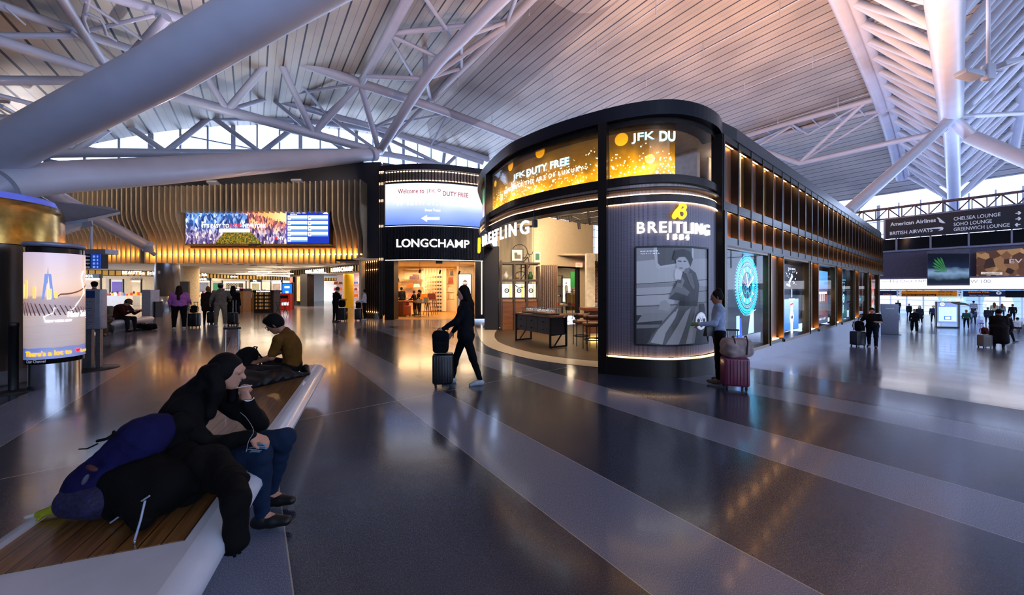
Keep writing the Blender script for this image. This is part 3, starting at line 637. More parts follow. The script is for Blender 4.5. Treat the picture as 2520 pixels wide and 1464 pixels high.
# spine: big lower pipe, two upper chords and ribs in V shape
us = -2.5; sp_z = lambda v: roof_z(v)-5.2
mem = [('chord', [UV(us, v, sp_z(v)) for v in (4, 10, 16, 22, 28, 34)], .60), ('chord', [UV(us, v, sp_z(v)) for v in (34, 42, 50, 58)], .46)]
lz = lambda v: roof_z(v)-.7
mem += [('chord', [UV(1.0, v, lz(v)) for v in range(2, 62, 6)], .27), ('chord', [UV(1.55, v, lz(v)+.1) for v in range(2, 62, 6)], .42), ('chord', [UV(-6.2, v, lz(v)) for v in range(2, 62, 6)], .40)]
v = 10.
k = 0
while v < 56:
    for uu_, r_ in ((1.0, .22), (-6.0, .22)):
        mem.append(('rib', [UV(us, v, sp_z(v)), UV(uu_, v-1.3, lz(v-1.3))], r_)); mem.append(('rib', [UV(us, v, sp_z(v)), UV(uu_, v+1.3, lz(v+1.3))], r_*.8))
        if k % 2 == 0: mem.append(('stay', [UV(us, v, lz(v)+.1), UV(uu_, v-1.3, lz(v-1.3))], .10))
    v += 2.6; k += 1
truss('roof_spine', 'long white ribbed steel spine under the vault on the right', mem, 'roof spine')
nd = UV(us, 33.5, sp_z(33.5)-.2)
def far_pt(px, py, Y): return P(px, py, Y)
mem = [('strut', [nd, nd+(far_pt(2250, 398, 24)-nd)*.28], .34), ('strut', [nd+(far_pt(2250, 398, 24)-nd)*.25, far_pt(2083, 524, 17.5)], [.30, .30]), 
       ('strut', [nd, P(2391, 338, 25.5)], .36), ('strut', [P(2391, 338, 25.5), P(2560, 410, 21)], [.46, .40]),
       ('strut', [nd, k3(2300, 328), k3(2150, 360)], .2), ('strut', [nd, P(2520, 278, 26)], .16)]
truss('column_strut', 'cream branching struts meeting at the node under the spine', mem, 'strut')
# tree column at the left
node = P(-6, 452, 9.2)
def tree(name, label, pts, rr, extra=()):
    t_ = thing(name, label, 'strut', tuple(pts[0])); b_ = MB(); b_.tube(pts, rr, 28); b_.build('pipe', STEEL_W, t_, loc=pts[0])
    for part, pp, r2 in extra: b_ = MB(); b_.tube(pp, r2, 20); b_.build(part, STEEL_W, t_, loc=pp[0])
tree('steel_pipe', 'thick white pipe rising from lower left across the top of the hall', [P(-40, 412, 9.4), P(60, 345, 9.1), P(400, 172, 8.2), P(672, 10, 7.5), P(860, -95, 7.0)], [.50, .51, .53, .53, .53])
tp = [P(14, 455, 9.2), P(150, 436, 10.2), P(400, 420, 13.4), P(700, 396, 19), P(905, 381, 25)]
tree('steel_pipe', 'long tapering white pipe lying almost level above the wall of slats', tp, [.40, .46, .52, .55, .46], [('pin', [P(912, 380, 25.2), P(922, 379, 25.5)], .5), ('end_cone', [P(-30, 466, 8.9), P(18, 455, 9.3)], [.10, .40]), ('pin', [P(917, 380, 25.2), P(934, 374, 26.8)], .22)])
tree('steel_pipe', 'thin pale pipe slanting down to the right in front of the slats', [P(70, 445, 15.6), P(150, 490, 16.8), P(365, 608, 22.6)], [.33, .33, .33], [('pin', [P(365, 600, 22.2), P(365, 616, 22.4)], .28), ('gusset', [P(352, 602, 22.4), P(382, 628, 23.0)], .12)])
b_ = MB(); nx = node.x+.2; b_.tube([(nx-.6, node.y, 0), (nx-.6, node.y, 4.0)], .5, 24); tag(b_.build('steel_column', STEEL_W, loc=(nx-.6, node.y, 0)), 'white round column standing behind the dark kiosk at the left edge', 'column')
# net, sprinkler pipes
NETM = glass('net_mesh', (.70, .68, .70), .02, .6)
b_ = MB(); q0 = [(1545, -20), (1420, 92), (1300, 205), (1180, 300), (1075, 352)]; q1 = [(1330, -20), (1270, 60), (1190, 150), (1110, 235), (1050, 300)]
vn = v2+1.0
A = [hit_roof(x, y, 1.0) for x, y in q0]; B = [hit_roof(x, y, .8) for x, y in q1]; A = catmull(A, 5); B = catmull(B, 5)
b_.grid(lambda i, j: A[i].lerp(B[i], j)-Vector((0, 0, 1.3*math.sin(math.pi*j))), range(len(A)), [0, .2, .4, .6, .8, 1]); tag(b_.build('debris_net', NETM, loc=A[0]), 'grey see-through net sagging under the deck beside the truss', 'net')
for n_, (v, lab) in enumerate(((6, 'thin sprinkler pipe nearest above the curved shop front'), (12.5, 'thin sprinkler pipe over the middle of the bronze shop wall'), (19, 'thin sprinkler pipe crossing the deck farther along the shop wall'), (27, 'thin sprinkler pipe high over the far end of the shop wall'), (36, 'thin sprinkler pipe nearest the far terminal signs'))):
    t_ = thing('sprinkler_pipe', lab, 'pipe', tuple(UV(2, v, roof_z(v)-.6)), group='sprinkler pipes under the deck'); b_ = MB(); b_.tube([UV(2, v, roof_z(v)-.6), UV(34, v, roof_z(v)-.6)], .035, 6); b_.build('pipe', STEEL_W, t_, loc=UV(2, v, roof_z(v)-.6))
    for k in range(6):
        b_ = MB(); p = UV(4+k*4.6, v, roof_z(v)); b_.tube([p, p-Vector((0, 0, 1.1))], .03, 6); b_.build('drop', STEEL_W, t_, loc=p)
# pendant flood light at the top right
c = P(2432, 178, 11); t_ = thing('pendant_floodlight', 'white two armed floodlight hanging from a pole at top right', 'lamp', tuple(c))
b_ = MB(); b_.tube([c+Vector((0, 0, .15)), c+Vector((0, 0, 8))], .045, 10); b_.build('pole', STEEL_W, t_, loc=c)
b_ = MB(); b_.rbox(c, (.28, .2, .5), .04); b_.build('hub', STEEL_W, t_, loc=c)
for sd in (-1, 1):
    q = c+Vector((sd*.55, -.05*sd, .1+.15*sd)); b_ = MB(); b_.box(c+Vector((sd*.25, 0, .05)), (.4, .06, .06)); b_.rbox(q, (.62, .36, .16), .03, R(8), M4=rot('Y', -14*sd)); b_.build('lamp_head', STEEL_W, t_, loc=c)
    if sd > 0: b_ = MB(); b_.lathe([(0, .10), (.06, .095), (.07, .08)], q, 12); b_.build('bulb', M('flood_bulb', '#ffffff', emit=(.9, .95, 1), es=25), t_, loc=q)
spot('uplight', c+Vector((.6, 0, .45)), c+Vector((1.2, 6, 9)), 1300, (.72, .78, 1), 120, 1, .15)
spot('uplight', c+Vector((-.6, 0, .35)), c+Vector((-2.5, 3, 6)), 900, (.72, .78, 1), 120, 1, .15)
# ---------------------------------------------------------------- watch-shop pavilion
OUT = [(-1.1, 13.6), (-1.12, 12), (-1.09, 10.8), (-.88, 9.85), (-.558, 9.01), (-.106, 8.09), (.28, 7.62), (.92, 7.02), (1.735, 6.48), (2.36, 6.21), (2.92, 6.14), (3.48, 6.30), (3.98, 6.62), (4.30, 6.97)]
CO = Curve2(OUT, 8)            # roof edge
CI = Curve2(OUT, 8, .10)       # glass / panel face
sP = CI.px(1486); sL = CI.px(1204); sE = CI.L
pav = thing('shop_pavilion', 'large curved two storey watch shop pavilion with bronze panels and glass', 'building', (4.28, 6.96, 0), 0, None)
VL = 23.6
def wallpt(v, off=0): p = O2+VD*v-UD*off; return p
tail = [wallpt(v) for v in (0.02, 4, 8, 12, 16, 20, 22.5)]+[wallpt(23.4, -.25), wallpt(24.0, -.9), wallpt(24.1, -2)]
whole = [p for p in CO.cut(0, CO.L, 0, 90)]+[wallpt(v, .06) for v in (.6, 4, 8, 12, 16, 20, 22.5)]+[wallpt(23.5, -.2), wallpt(24.1, -.9), wallpt(24.2, -2)]
FASC = M('navy_roof_fascia', '#0b0e1c', .3, .2, var=.1)
b_ = MB(); b_.strip(whole, 4.76, 5.02, .5); b_.build('roof_fascia', FASC, pav)
b_ = MB(); b_.strip([Vector(p) for p in CI.cut(0, sE, -.02, 80)], 4.66, 4.76, .25); b_.strip([Vector(p) for p in CI.cut(0, sE, .03, 80)], 3.56, 3.70, .25)
b_.strip([Vector(p) for p in CI.cut(0, sE, .03, 80)], 3.20, 3.34, .28); b_.strip(CI.cut(0, sE, .07, 80), 3.44, 3.47, .1); b_.build('curved_rail', BRONZE, pav)
# roof slab and store ceiling
roofpoly = [CI.at(CI.L*i/40, -.1) for i in range(41)]+[wallpt(v, -.1) for v in (8, 16, 23)]+[wallpt(23, -7.9), wallpt(1.6, -7.9)]
b_ = MB(); b_.prism([(p.x, p.y) for p in roofpoly], 4.74, 4.80); b_.build('roof_slab', M('shop_ceiling', '#cfc6ba', .8), pav)
# lit mesh band (3.34-3.56)
m, t, bb = node_mat('perforated_mesh_lit'); N = NT(t); co = N.n('ShaderNodeTexCoord').outputs['Object']
vo = N.n('ShaderNodeTexVoronoi'); vo.inputs['Scale'].default_value = 60; vo.inputs['Randomness'].default_value = 0; N.put(vo.inputs[0], co)
hole = N.m('LESS_THAN', vo.outputs['Distance'], .32); N.put(bb.inputs['Base Color'], N.mix(hole, lin('#8f8078'), lin('#3a3434'))); bb.inputs['Metallic'].default_value = .55; bb.inputs['Roughness'].default_value = .42
MESHM = m
b_ = MB(); b_.strip(CI.cut(0, sE, -.05, 80), 3.34, 3.56, .04); b_.build('mesh_band', MESHM, pav)
b_ = MB(); b_.strip(CI.cut(0.2, sE, .02, 80), 3.345, 3.36, .03); b_.build('light_strip', STRIP, pav)
# mullions
for s_, w_ in ((sL, .12), (sP, .16), (sE-.06, .12)):
    z0 = 0 if s_ > sL+.1 else 3.2; p = CI.at(s_, .02); a = CI.at(s_+.05)-CI.at(s_-.05)
    b_ = MB(); b_.box((p.x, p.y, (z0+4.75)/2), (w_, .2, 4.75-z0), math.atan2(a.y, a.x)); b_.build('mullion', BRONZE, pav, loc=(p.x, p.y, z0))
# led glass: bokeh film
m, t, bb = node_mat('led_film_gold'); N = NT(t); t.nodes.remove(bb); co = N.n('ShaderNodeTexCoord').outputs['Object']
sep = N.n('ShaderNodeSeparateXYZ'); N.put(sep.inputs[0], co); zz = N.m('DIVIDE', sep.outputs[2], 1.0)
v1_ = N.n('ShaderNodeTexVoronoi'); v1_.inputs['Scale'].default_value = 1.5; N.put(v1_.inputs[0], co)
v2_ = N.n('ShaderNodeTexVoronoi'); v2_.inputs['Scale'].default_value = 16; N.put(v2_.inputs[0], co)
v3_ = N.n('ShaderNodeTexVoronoi'); v3_.inputs['Scale'].default_value = 5; N.put(v3_.inputs[0], co)
big = N.m('MULTIPLY', N.m('LESS_THAN', v1_.outputs['Distance'], .20), .35); glow = N.m('MULTIPLY', N.m('SUBTRACT', 1, zz), N.noise(co, 2.2, 3))
sm = N.m('MULTIPLY', N.m('LESS_THAN', v2_.outputs['Distance'], .22), N.m('GREATER_THAN', N.m('ADD', N.m('SUBTRACT', 1, zz), N.noise(co, 3, 2)), .98))
md = N.m('MULTIPLY', N.m('LESS_THAN', v3_.outputs['Distance'], .14), N.m('GREATER_THAN', N.m('ADD', N.m('SUBTRACT', 1, zz), N.noise(co, 1.7, 2)), 1.0))
val = N.m('MINIMUM', N.m('ADD', N.m('ADD', N.m('MULTIPLY', glow, 1.15), big), N.m('ADD', N.m('MULTIPLY', sm, .8), N.m('MULTIPLY', md, .8))), 1.3)
colr = N.ramp(val, [(0, '#1c1200'), (.25, '#a06a00'), (.5, '#ffa800'), (.75, '#ffd23a'), (1, '#fff6c8')])
em = N.n('ShaderNodeEmission'); N.put(em.inputs[0], colr); N.put(em.inputs[1], N.m('MULTIPLY', val, 1.7)); tr = N.n('ShaderNodeBsdfTransparent'); tr.inputs[0].default_value = (.75, .7, .6, 1)
gl = N.n('ShaderNodeBsdfGlossy'); gl.inputs['Roughness'].default_value = .05
ad = N.n('ShaderNodeAddShader'); t.links.new(em.outputs[0], ad.inputs[0]); t.links.new(tr.outputs[0], ad.inputs[1]); mx = N.n('ShaderNodeMixShader'); mx.inputs[0].default_value = .05
t.links.new(ad.outputs[0], mx.inputs[1]); t.links.new(gl.outputs[0], mx.inputs[2]); t.links.new(mx.outputs[0], t.nodes['Material Output'].inputs[0])
LED = m
sF = CI.px(1668)
def curved_sheet(name, s0, s1, z0, z1, mat, off, parent=pav, th=.01):
    b_ = MB(); b_.strip(CI.cut(s0, s1, off, max(4, int((s1-s0)/.1))), z0, z1, th); p = CI.at(s0, off); return b_.build(name, mat, parent, loc=(p.x, p.y, z0))
curved_sheet('led_screen', sL+.06, sP-.09, 3.72, 4.66, LED, -.08); curved_sheet('led_screen', sP+.09, sF, 3.72, 4.66, LED, -.08)
curved_sheet('glass_pane', sL+.06, sP-.08, 3.70, 4.66, GLASS, -.02); curved_sheet('glass_pane', sP+.08, sE-.12, 3.70, 4.66, GLASS, -.02)
m, t, bb = node_mat('led_film_pink'); N = NT(t); sep = N.n('ShaderNodeSeparateXYZ'); N.put(sep.inputs[0], N.n('ShaderNodeTexCoord').outputs['Object'])
cc = N.ramp(N.m('ADD', N.m('MULTIPLY', sep.outputs[2], .9), N.m('MULTIPLY', N.noise(N.n('ShaderNodeTexCoord').outputs['Object'], 2, 2), .3)), [(0, '#b0b8ff'), (.45, '#f4d8f0'), (.62, '#ffb0a0'), (.75, '#4ac878'), (1, '#2a7a50')])
N.put(bb.inputs['Emission Color'], cc); bb.inputs['Emission Strength'].default_value = 1.3; bb.inputs['Base Color'].default_value = (.02, .02, .02, 1)
curved_sheet('led_screen', .8, sL-.07, 3.60, 4.66, m, -.06)
def cplace(s0, z0, off): return lambda x, z, d: (lambda p: Vector((p.x, p.y, z0+z)))(CI.at(s0+x, off+d))
def ctext(name, txt, px0, px1, yb, yt, mat, off=.0, d=.02, bold=.012, tilt=0, parent=pav):
    s0, s1 = CI.px(px0), CI.px(px1); p = CI.at((s0+s1)/2); z0 = CH+(HZ-yb)*p.y/F; h = (yb-yt)*p.y/F; b_ = MB()
    f0 = cplace((s0+s1)/2, z0, off); f = (lambda x, z, q: f0(x, z+tilt*x, q)); text_mb(b_, txt, h, f, s1-s0, bold, d); o = b_.build(name, mat, parent, loc=(p.x, p.y, z0)); return o
CYT = M('lit_text_white', '#ffffff', emit=(.95, 1, 1), es=2.6, var=0); CYG = M('lit_text_cyan', '#40e0ff', emit=(.10, .75, .95), es=1.6, var=0)
def zat(px, y): p = CI.at(CI.px(px)); return CH+(HZ-y)*p.y/F
def wtext(txt, pxa, pxb, z, h, bold=.02, halo=False, name='screen_lettering'):
    s0, s1 = CI.px(pxa), CI.px(pxb); p = CI.at((s0+s1)/2)
    if halo: b_ = MB(); text_mb(b_, txt, h, cplace((s0+s1)/2, z, -.058), s1-s0+.02, bold+.035, .002); b_.build('screen_lettering', CYG, pav, loc=(p.x, p.y, z))
    b_ = MB(); text_mb(b_, txt, h, cplace((s0+s1)/2, z, -.054), s1-s0, bold, .004); b_.build(name, CYT, pav, loc=(p.x, p.y, z))
wtext('JFK', 1258, 1288, 4.17, .16, .0, True); wtext('DUTY FREE', 1292, 1397, 4.17, .16, .03, True); wtext('EXPERIENCE THE ART OF LUXURY', 1236, 1433, 3.99, .085, .012)
wtext('JFK', 1555, 1612, 4.33, .19, .0, True); wtext('DU', 1626, 1666, 4.33, .19, .03, True)
# upper storey behind the glass: white column box and wall
b_ = MB(); p = CI.at(sF+.15, -.9); b_.box((p.x, p.y, 4.2), (.5, .5, 1.12), .3); p2 = CI.at(sE-.3, -1.2); b_.box((p2.x+.4, p2.y+.8, 4.2), (2.0, .15, 1.1), -.9); b_.build('partition', M('shop_wall_white', '#d8d4cc', .8), pav, loc=(p.x, p.y, 3.7))
b_ = MB(); p = P(1614, 371, 8.4); b_.tube([p, p+Vector((0, 0, .25))], .012, 8); b_.lathe([(0, -.05), (.04, -.03), (.045, .02), (.02, .09), (.012, .12)], p, 14); b_.build('bulb', M('hanging_bulb', '#fff', emit=(1, .8, .5), es=8), pav, loc=p)
# corner panel with plinth
curved_sheet('mesh_panel', sP+.08, sE-.10, .36, 3.22, M('perforated_panel', '#6b6570', .5, .45, var=.08, scale=3), 0, th=.05)
m = MATS['perforated_panel']; N = NT(m.node_tree); co = N.n('ShaderNodeTexCoord').outputs['Object']; vo = N.n('ShaderNodeTexVoronoi'); vo.inputs['Scale'].default_value = 46; vo.inputs['Randomness'].default_value = 0; N.put(vo.inputs[0], co)
N.put(m.node_tree.nodes['Principled BSDF'].inputs['Base Color'], N.mix(N.m('LESS_THAN', vo.outputs['Distance'], .34), lin('#77707a'), lin('#3c3a44')))
b_ = MB(); b_.strip(CI.cut(sP-.02, sE, .10, 40), 0, .33, .12); b_.build('plinth', BRONZE, pav)
b_ = MB(); b_.strip(CI.cut(sP+.09, sE-.1, .055, 40), .335, .35, .03); b_.strip(CI.cut(sP+.09, sE-.1, .035, 40), 3.185, 3.197, .02); b_.build('light_strip', STRIP, pav)
ctext('lit_lettering', 'BREITLING', 1567, 1741, 574, 546, WHITE_E, .01, .04, .015)
ctext('lit_lettering', '1884', 1641, 1692, 591, 576, WHITE_E, .01, .04, .015)
# cursive B emblem: a loop and a swash
def emblem(s0, z0, sc, off=.04):
    f = cplace(s0, z0, off); b_ = MB()
    def q(pts, w_=.016): b_.tube([f(x*sc, z*sc, .02) for x, z in catmull2(pts)], w_*sc/.16, 8)
    q([(.02, .78), (-.16, .42), (-.30, .12), (-.42, .04), (-.46, .18), (-.30, .45), (-.05, .72), (.15, .92), (.22, 1.0)])
    q([(.10, .95), (.32, .92), (.40, .76), (.26, .60), (.08, .54)]); q([(.12, .55), (.34, .50), (.40, .28), (.24, .06), (.04, .04), (-.02, .14)]); q([(.06, 1.0), (-.02, .7), (-.12, .35), (-.06, .1)])
    return b_
def catmull2(pts): return [(p.x, p.y) for p in catmull([Vector((a, c, 0)) for a, c in pts], 6)]
sB = CI.px(1668); pB = CI.at(sB); o = emblem(sB, zat(1668, 539), .27).build('lit_emblem', YEL_E, pav, loc=(pB.x, pB.y, 2.9))
# light-box poster: seated-leaning man in denim against a silver trailer, with a watch
q0, q1 = CI.px(1566), CI.px(1733); zb, zt = .60, 2.36; pc = CI.at((q0+q1)/2, .05); W_ = q1-q0; H_ = zt-zb
lb = thing('lightbox_poster', 'black framed lightbox poster of a man in denim leaning beside a big wristwatch', 'poster', (pc.x, pc.y, zb))
put_ = lambda o: put(o, lb)
def on_poster(d): return lambda x, y: (lambda p: Vector((p.x, p.y, zb+y*H_)))(CI.at(q0+x*W_, d))
b_ = MB(); b_.strip(CI.cut(q0-.02, q1+.02, .075, 24), zb-.03, zb, .07); b_.strip(CI.cut(q0-.02, q1+.02, .075, 24), zt, zt+.03, .07); b_.strip(CI.cut(q0-.03, q0, .075, 2), zb, zt, .07); b_.strip(CI.cut(q1, q1+.03, .075, 2), zb, zt, .07); o = b_.build('frame', BLACK); put_(o)
def grey(v, e=.75): g = int(v*255); return M('print_%03d' % g, '#%02x%02x%02x' % (g, g, min(255, int(g*1.03))), .4, emit='#%02x%02x%02x' % (int(g*.92), int(g*.97), min(255, int(g*1.08)+4)), es=e, var=0)
_lay = [.046]
def pp(poly, mat, name='printed_shape'):
    """flat printed shape on the curved light box, polygon in 0..1 of the sheet"""
    _lay[0] += .0012; f = on_poster(_lay[0]); bm = bmesh.new(); vs2 = [bm.verts.new((x, y, 0)) for x, y in poly]; bm.faces.new(vs2)
    for k in range(1, 12):
        x = k/12; bmesh.ops.bisect_plane(bm, geom=bm.verts[:]+bm.edges[:]+bm.faces[:], plane_co=(x, 0, 0), plane_no=(1, 0, 0))
    bmesh.ops.triangulate(bm, faces=bm.faces[:]); V = [f(v.co.x, v.co.y) for v in bm.verts]; bm.verts.index_update(); Fs = [[v.index for v in q.verts] for q in bm.faces]; bm.free()
    b_ = MB(); b_.add(V, Fs); return (b_, mat)
def ellp(cx, cy, rx, ry, n=26, a=0): return [(cx+rx*math.cos(t_)*math.cos(a)-ry*math.sin(t_)*math.sin(a), cy+(rx*math.cos(t_)*math.sin(a)+ry*math.sin(t_)*math.cos(a))) for t_ in [2*math.pi*i/n for i in range(n)]]
shapes = []
def sh(poly, g): shapes.append(pp(poly, grey(g)))
sh([(0, 0), (1, 0), (1, 1), (0, 1)], .40); sh([(0, .62), (.5, .64), (.5, .9), (0, .86)], .52); sh([(0, .40), (.45, .42), (.45, .60), (0, .58)], .50); sh([(.55, .62), (1, .6), (1, .9), (.6, .88)], .46)
for y0_, y1_ in ((.62, .67), (.50, .55), (.385, .43)): sh([(0, y0_), (1, y1_), (1, y1_+.008), (0, y0_+.006)], .10)
sh([(.22, .82), (.24, .78), (.68, .84), (.73, .9), (.73, 1), (.20, 1)], .55); sh([(.25, .84), (.28, .81), (.66, .86), (.70, .9), (.70, 1), (.24, 1)], .22)
sh([(0, 0), (.3, 0), (.3, .30), (0, .30)], .14); sh([(0, .22), (.30, .25), (.42, .31), (.30, .33), (.08, .32)], .38); sh([(0, .16), (.35, .18), (.35, .21), (0, .20)], .32)
sh([(.25, .36), (.28, .44), (.34, .46), (.40, .40), (.38, .34)], .44)
sh([(.12, 0), (.18, .10), (.34, .27), (.46, .38), (.52, .46), (.78, .44), (.74, .30), (.66, .16), (.60, 0)], .24)      # jeans
sh([(.16, .02), (.24, .14), (.40, .30), (.50, .38), (.46, .28), (.34, .12), (.30, .0)], .46); sh([(.34, .0), (.46, .16), (.60, .34), (.68, .38), (.60, .20), (.50, 0)], .42)
sh([(.52, .46), (.50, .40), (.78, .39), (.80, .46)], .10)                                                             # belt
sh([(.38, .47), (.44, .62), (.56, .76), (.66, .79), (.76, .74), (.82, .62), (.80, .46), (.66, .44), (.52, .45)], .15) # shirt
sh([(.38, .48), (.46, .54), (.62, .50), (.66, .54), (.56, .60), (.46, .60), (.40, .54)], .30); sh([(.46, .60), (.52, .72), (.58, .66), (.54, .58)], .34); sh([(.60, .72), (.66, .62), (.72, .56), (.74, .60), (.68, .74)], .26)
sh([(.46, .66), (.44, .72), (.46, .78), (.52, .79), (.55, .74), (.52, .66)], .58)                                      # fist
sh([(.47, .64), (.53, .63), (.535, .665), (.47, .67)], .20)
sh([(.47, .80), (.46, .88), (.50, .91), (.62, .90), (.66, .84), (.62, .77), (.55, .75), (.50, .77)], .50); sh([(.58, .78), (.56, .74), (.63, .72), (.66, .80)], .30)
sh([(.48, .855), (.53, .85), (.53, .862), (.48, .866)], .08); sh([(.56, .85), (.60, .855), (.60, .866), (.56, .862)], .12); sh([(.50, .785), (.55, .782), (.545, .793), (.505, .793)], .2)
sh([(.42, .88), (.45, .97), (.56, .985), (.66, .96), (.70, .88), (.66, .80), (.63, .86), (.58, .905), (.50, .90), (.46, .87)], .05)
sh([(.86, 0), (.98, .0), (.92, .14), (.76, .14), (.72, 0)], .06); sh([(.80, .33), (.92, .33), (.90, .42), (.80, .42)], .06)
sh(ellp(.84, .235, .125, .115), .12); sh(ellp(.84, .235, .10, .093), .72); sh(ellp(.84, .235, .085, .079), .80)
for a, c in ((.79, .24), (.89, .24), (.84, .19)): sh(ellp(a, c, .026, .024, 14), .10)
sh([(.84, .235), (.87, .29), (.875, .285), (.845, .23)], .05); sh([(.84, .235), (.80, .28), (.803, .285), (.845, .24)], .05)
for b2, mt in shapes: put_(b2.build('printed_shape', mt))
_d = _lay[0]
b_ = MB(); f = cplace(q0+W_*.155, zb+.93*H_, _d+.002); text_mb(b_, 'NAVITIMER', .014*H_, f, .21*W_, .01, .001)
for k in range(6): bar_x = -.16+.05*k; b_.add([f(bar_x, .05, .001), f(bar_x+.035, .05, .001), f(bar_x+.035, .064, .001), f(bar_x, .064, .001)], [(0, 1, 2, 3)])
o = b_.build('printed_caption', grey(.9)); put_(o)
# ---- straight wall: tiers of bronze panels, lit at top and bottom
def wbox(mb, v0, v1, z0, z1, o0, o1, mi=0):       # o: distance out from the wall face (towards the concourse)
    a, c, d, e = wallpt(v0, o0), wallpt(v1, o0), wallpt(v1, o1), wallpt(v0, o1); mb.prism([(p.x, p.y) for p in (a, d, e, c)] if False else [(a.x, a.y), (e.x, e.y), (d.x, d.y), (c.x, c.y)][::-1], z0, z1, mi); return mb
b_ = MB()
for z0, z1 in ((4.66, 4.76), (3.25, 3.40), (2.50, 2.68)): wbox(b_, .02, VL, z0, z1, -.14, .04); wbox(b_, .02, VL, z0-.035, z0+.01, -.02, .04)
b_.build('horizontal_rail', BRONZE, pav)
PIT = .75; NP = 31
b_ = MB()
for i in range(NP+1): v = i*PIT; wbox(b_, v-.03, v+.03, 2.55, 4.75, -.12, .05)
b_.build('fin_row', BRONZE, pav)
b_ = MB()
for z in (3.402, 2.682): wbox(b_, .05, NP*PIT, z, z+.012, -.095, -.04)
for z in (4.652, 3.242): wbox(b_, .05, NP*PIT, z, z+.006, -.075, -.035)
b_.build('light_strip', M('amber_light_strip', '#ffe0b0', emit=(1, .50, .17), es=22, var=0), pav)
pat = [0, 1, 0, 1, 0]
GOLDF = M('gold_side_panel', '#8a6424', .4, .8)
CREAM = M('cream_reveal', '#e6d2b4', .7)
for i in range(NP):
    v0, v1 = i*PIT+.03, (i+1)*PIT-.03; p = wallpt(v0)
    b_ = MB(); wbox(b_, v0, v1, 2.68, 3.25, -.12, -.10); b_.build('bronze_panel', BRONZE_P, pav, loc=(p.x, p.y, 2.68))
    if i < 25 and pat[i % 5]:
        b_ = MB(); wbox(b_, v0+.42, v0+.46, 3.40, 4.66, -.5, -.08); wbox(b_, v0+.46, v1, 3.40, 4.66, -.12, -.10, 1); wbox(b_, v0, v0+.42, 3.40, 4.66, -.62, -.58)
        b_.build('window_reveal', [CREAM, GOLDF], pav, loc=(p.x, p.y, 3.4)); b_ = MB(); wbox(b_, v0, v0+.42, 4.60, 4.625, -.45, -.10); b_.build('light_strip', STRIPW, pav, loc=(p.x, p.y, 4.6))
    else: b_ = MB(); wbox(b_, v0, v1, 3.40, 4.66, -.12, -.10); b_.build('bronze_panel', BRONZE_P, pav, loc=(p.x, p.y, 3.4))
# ground tier: six windows, pilasters, plinth
for k in range(6):
    v0 = k*3.75; p = wallpt(v0)
    w0, w1 = v0+(.12 if k else .06), v0+2.62
    b_ = MB(); wbox(b_, w0-.06, w0, .18, 2.5, -.12, .05); wbox(b_, w1, w1+.05, .18, 2.5, -.12, .05); wbox(b_, w1+.12, w1+.16, .18, 2.5, -.12, .07); wbox(b_, w1+.20, w1+.26, .18, 2.5, -.14, .05); wbox(b_, w0, w1, .18, .25, -.4, .07); wbox(b_, w0, w1, 2.44, 2.5, -.2, .04)
    fr = b_.build('window_frame', M('bronze_gold_frame', '#6a5236', .3, .85), pav, loc=(p.x, p.y, .2))
    b_ = MB(); wbox(b_, w0, w1, .25, 2.44, -.02, -.01); b_.build('glass_pane', GLASS, fr)
    if k < 5 or 1:
        a0, a1 = w1+.27, v0+3.70; b_ = MB(); wbox(b_, a0, a1, .28, 2.5, -.10, -.08); b_.build('bronze_panel', BRONZE_P, pav, loc=(p.x, p.y, .25)); b_ = MB(); wbox(b_, a0, a1, .282, .290, -.08, -.02); wbox(b_, a0, a1, 2.49, 2.498, -.08, -.03); b_.build('light_strip', MATS['amber_light_strip'], pav, loc=(p.x, p.y, .26)); b_ = MB(); wbox(b_, a0-.03, a1+.04, .2, .28, -.12, .04); b_.build('sill', BRONZE, pav)
b_ = MB(); b_.strip([wallpt(v, .03) for v in (0.0, 6, 12, 18, 22.6)]+[wallpt(23.5, -.25), wallpt(24.1, -1)], -2.0, .2, .3); b_.build('plinth', M('plinth_metal', '#7f7f92', .28, .6, var=.06), pav)
b_ = MB(); b_.strip([wallpt(22.5), wallpt(23.4, -.2), wallpt(24.0, -.9), wallpt(24.1, -2), wallpt(24.1, -8)], .2, 4.7, .1); b_.build('end_wall', BRONZE_P, pav)
b_ = MB(); b_.box(wallpt(.02).to_3d()+Vector((0, 0, 1.6)), (.12, .14, 3.2), .65); b_.build('corner_post', BRONZE, pav)
# inner partition behind the windows
b_ = MB(); b_.strip([wallpt(v, -1.6) for v in (2.2, 12, 23)], 0, 4.74, .1); b_.build('inner_wall', M('dark_inner_wall', '#2c2a2e', .6), pav)
# big watch sign and screens in the windows
def vpx(px, off=-.25):
    r_ = (px-CX)/F; o_ = O2-UD*off; return (r_*o_.y-o_.x)/(VD.x-r_*VD.y)
def wplace(v, z, off): o_ = wallpt(v, off); return flat_place((o_.x, o_.y, z), (VD.x, VD.y, 0))
BLUE = lambda n, c, e: M(n, c, .4, emit=c, es=e, var=0)
def disc(mb, f, cx, cz, r0, r1, d, n=40, mi=0):
    V = []
    for i in range(n): a = 2*math.pi*i/n; V += [f(cx+r0*math.cos(a), cz+r0*math.sin(a), d), f(cx+r1*math.cos(a), cz+r1*math.sin(a), d)]
    return mb.add(V, [(2*i, (2*i+2) % (2*n), (2*i+3) % (2*n), 2*i+1) for i in range(n)], mi)
def bar(mb, f, x0, z0, x1, z1, w_, d, mi=0):
    dx, dz = x1-x0, z1-z0; L = math.hypot(dx, dz); nx, nz = -dz/L*w_/2, dx/L*w_/2
    return mb.add([f(x0+nx, z0+nz, d), f(x0-nx, z0-nz, d), f(x1-nx, z1-nz, d), f(x1+nx, z1+nz, d)], [(0, 1, 2, 3)], mi)
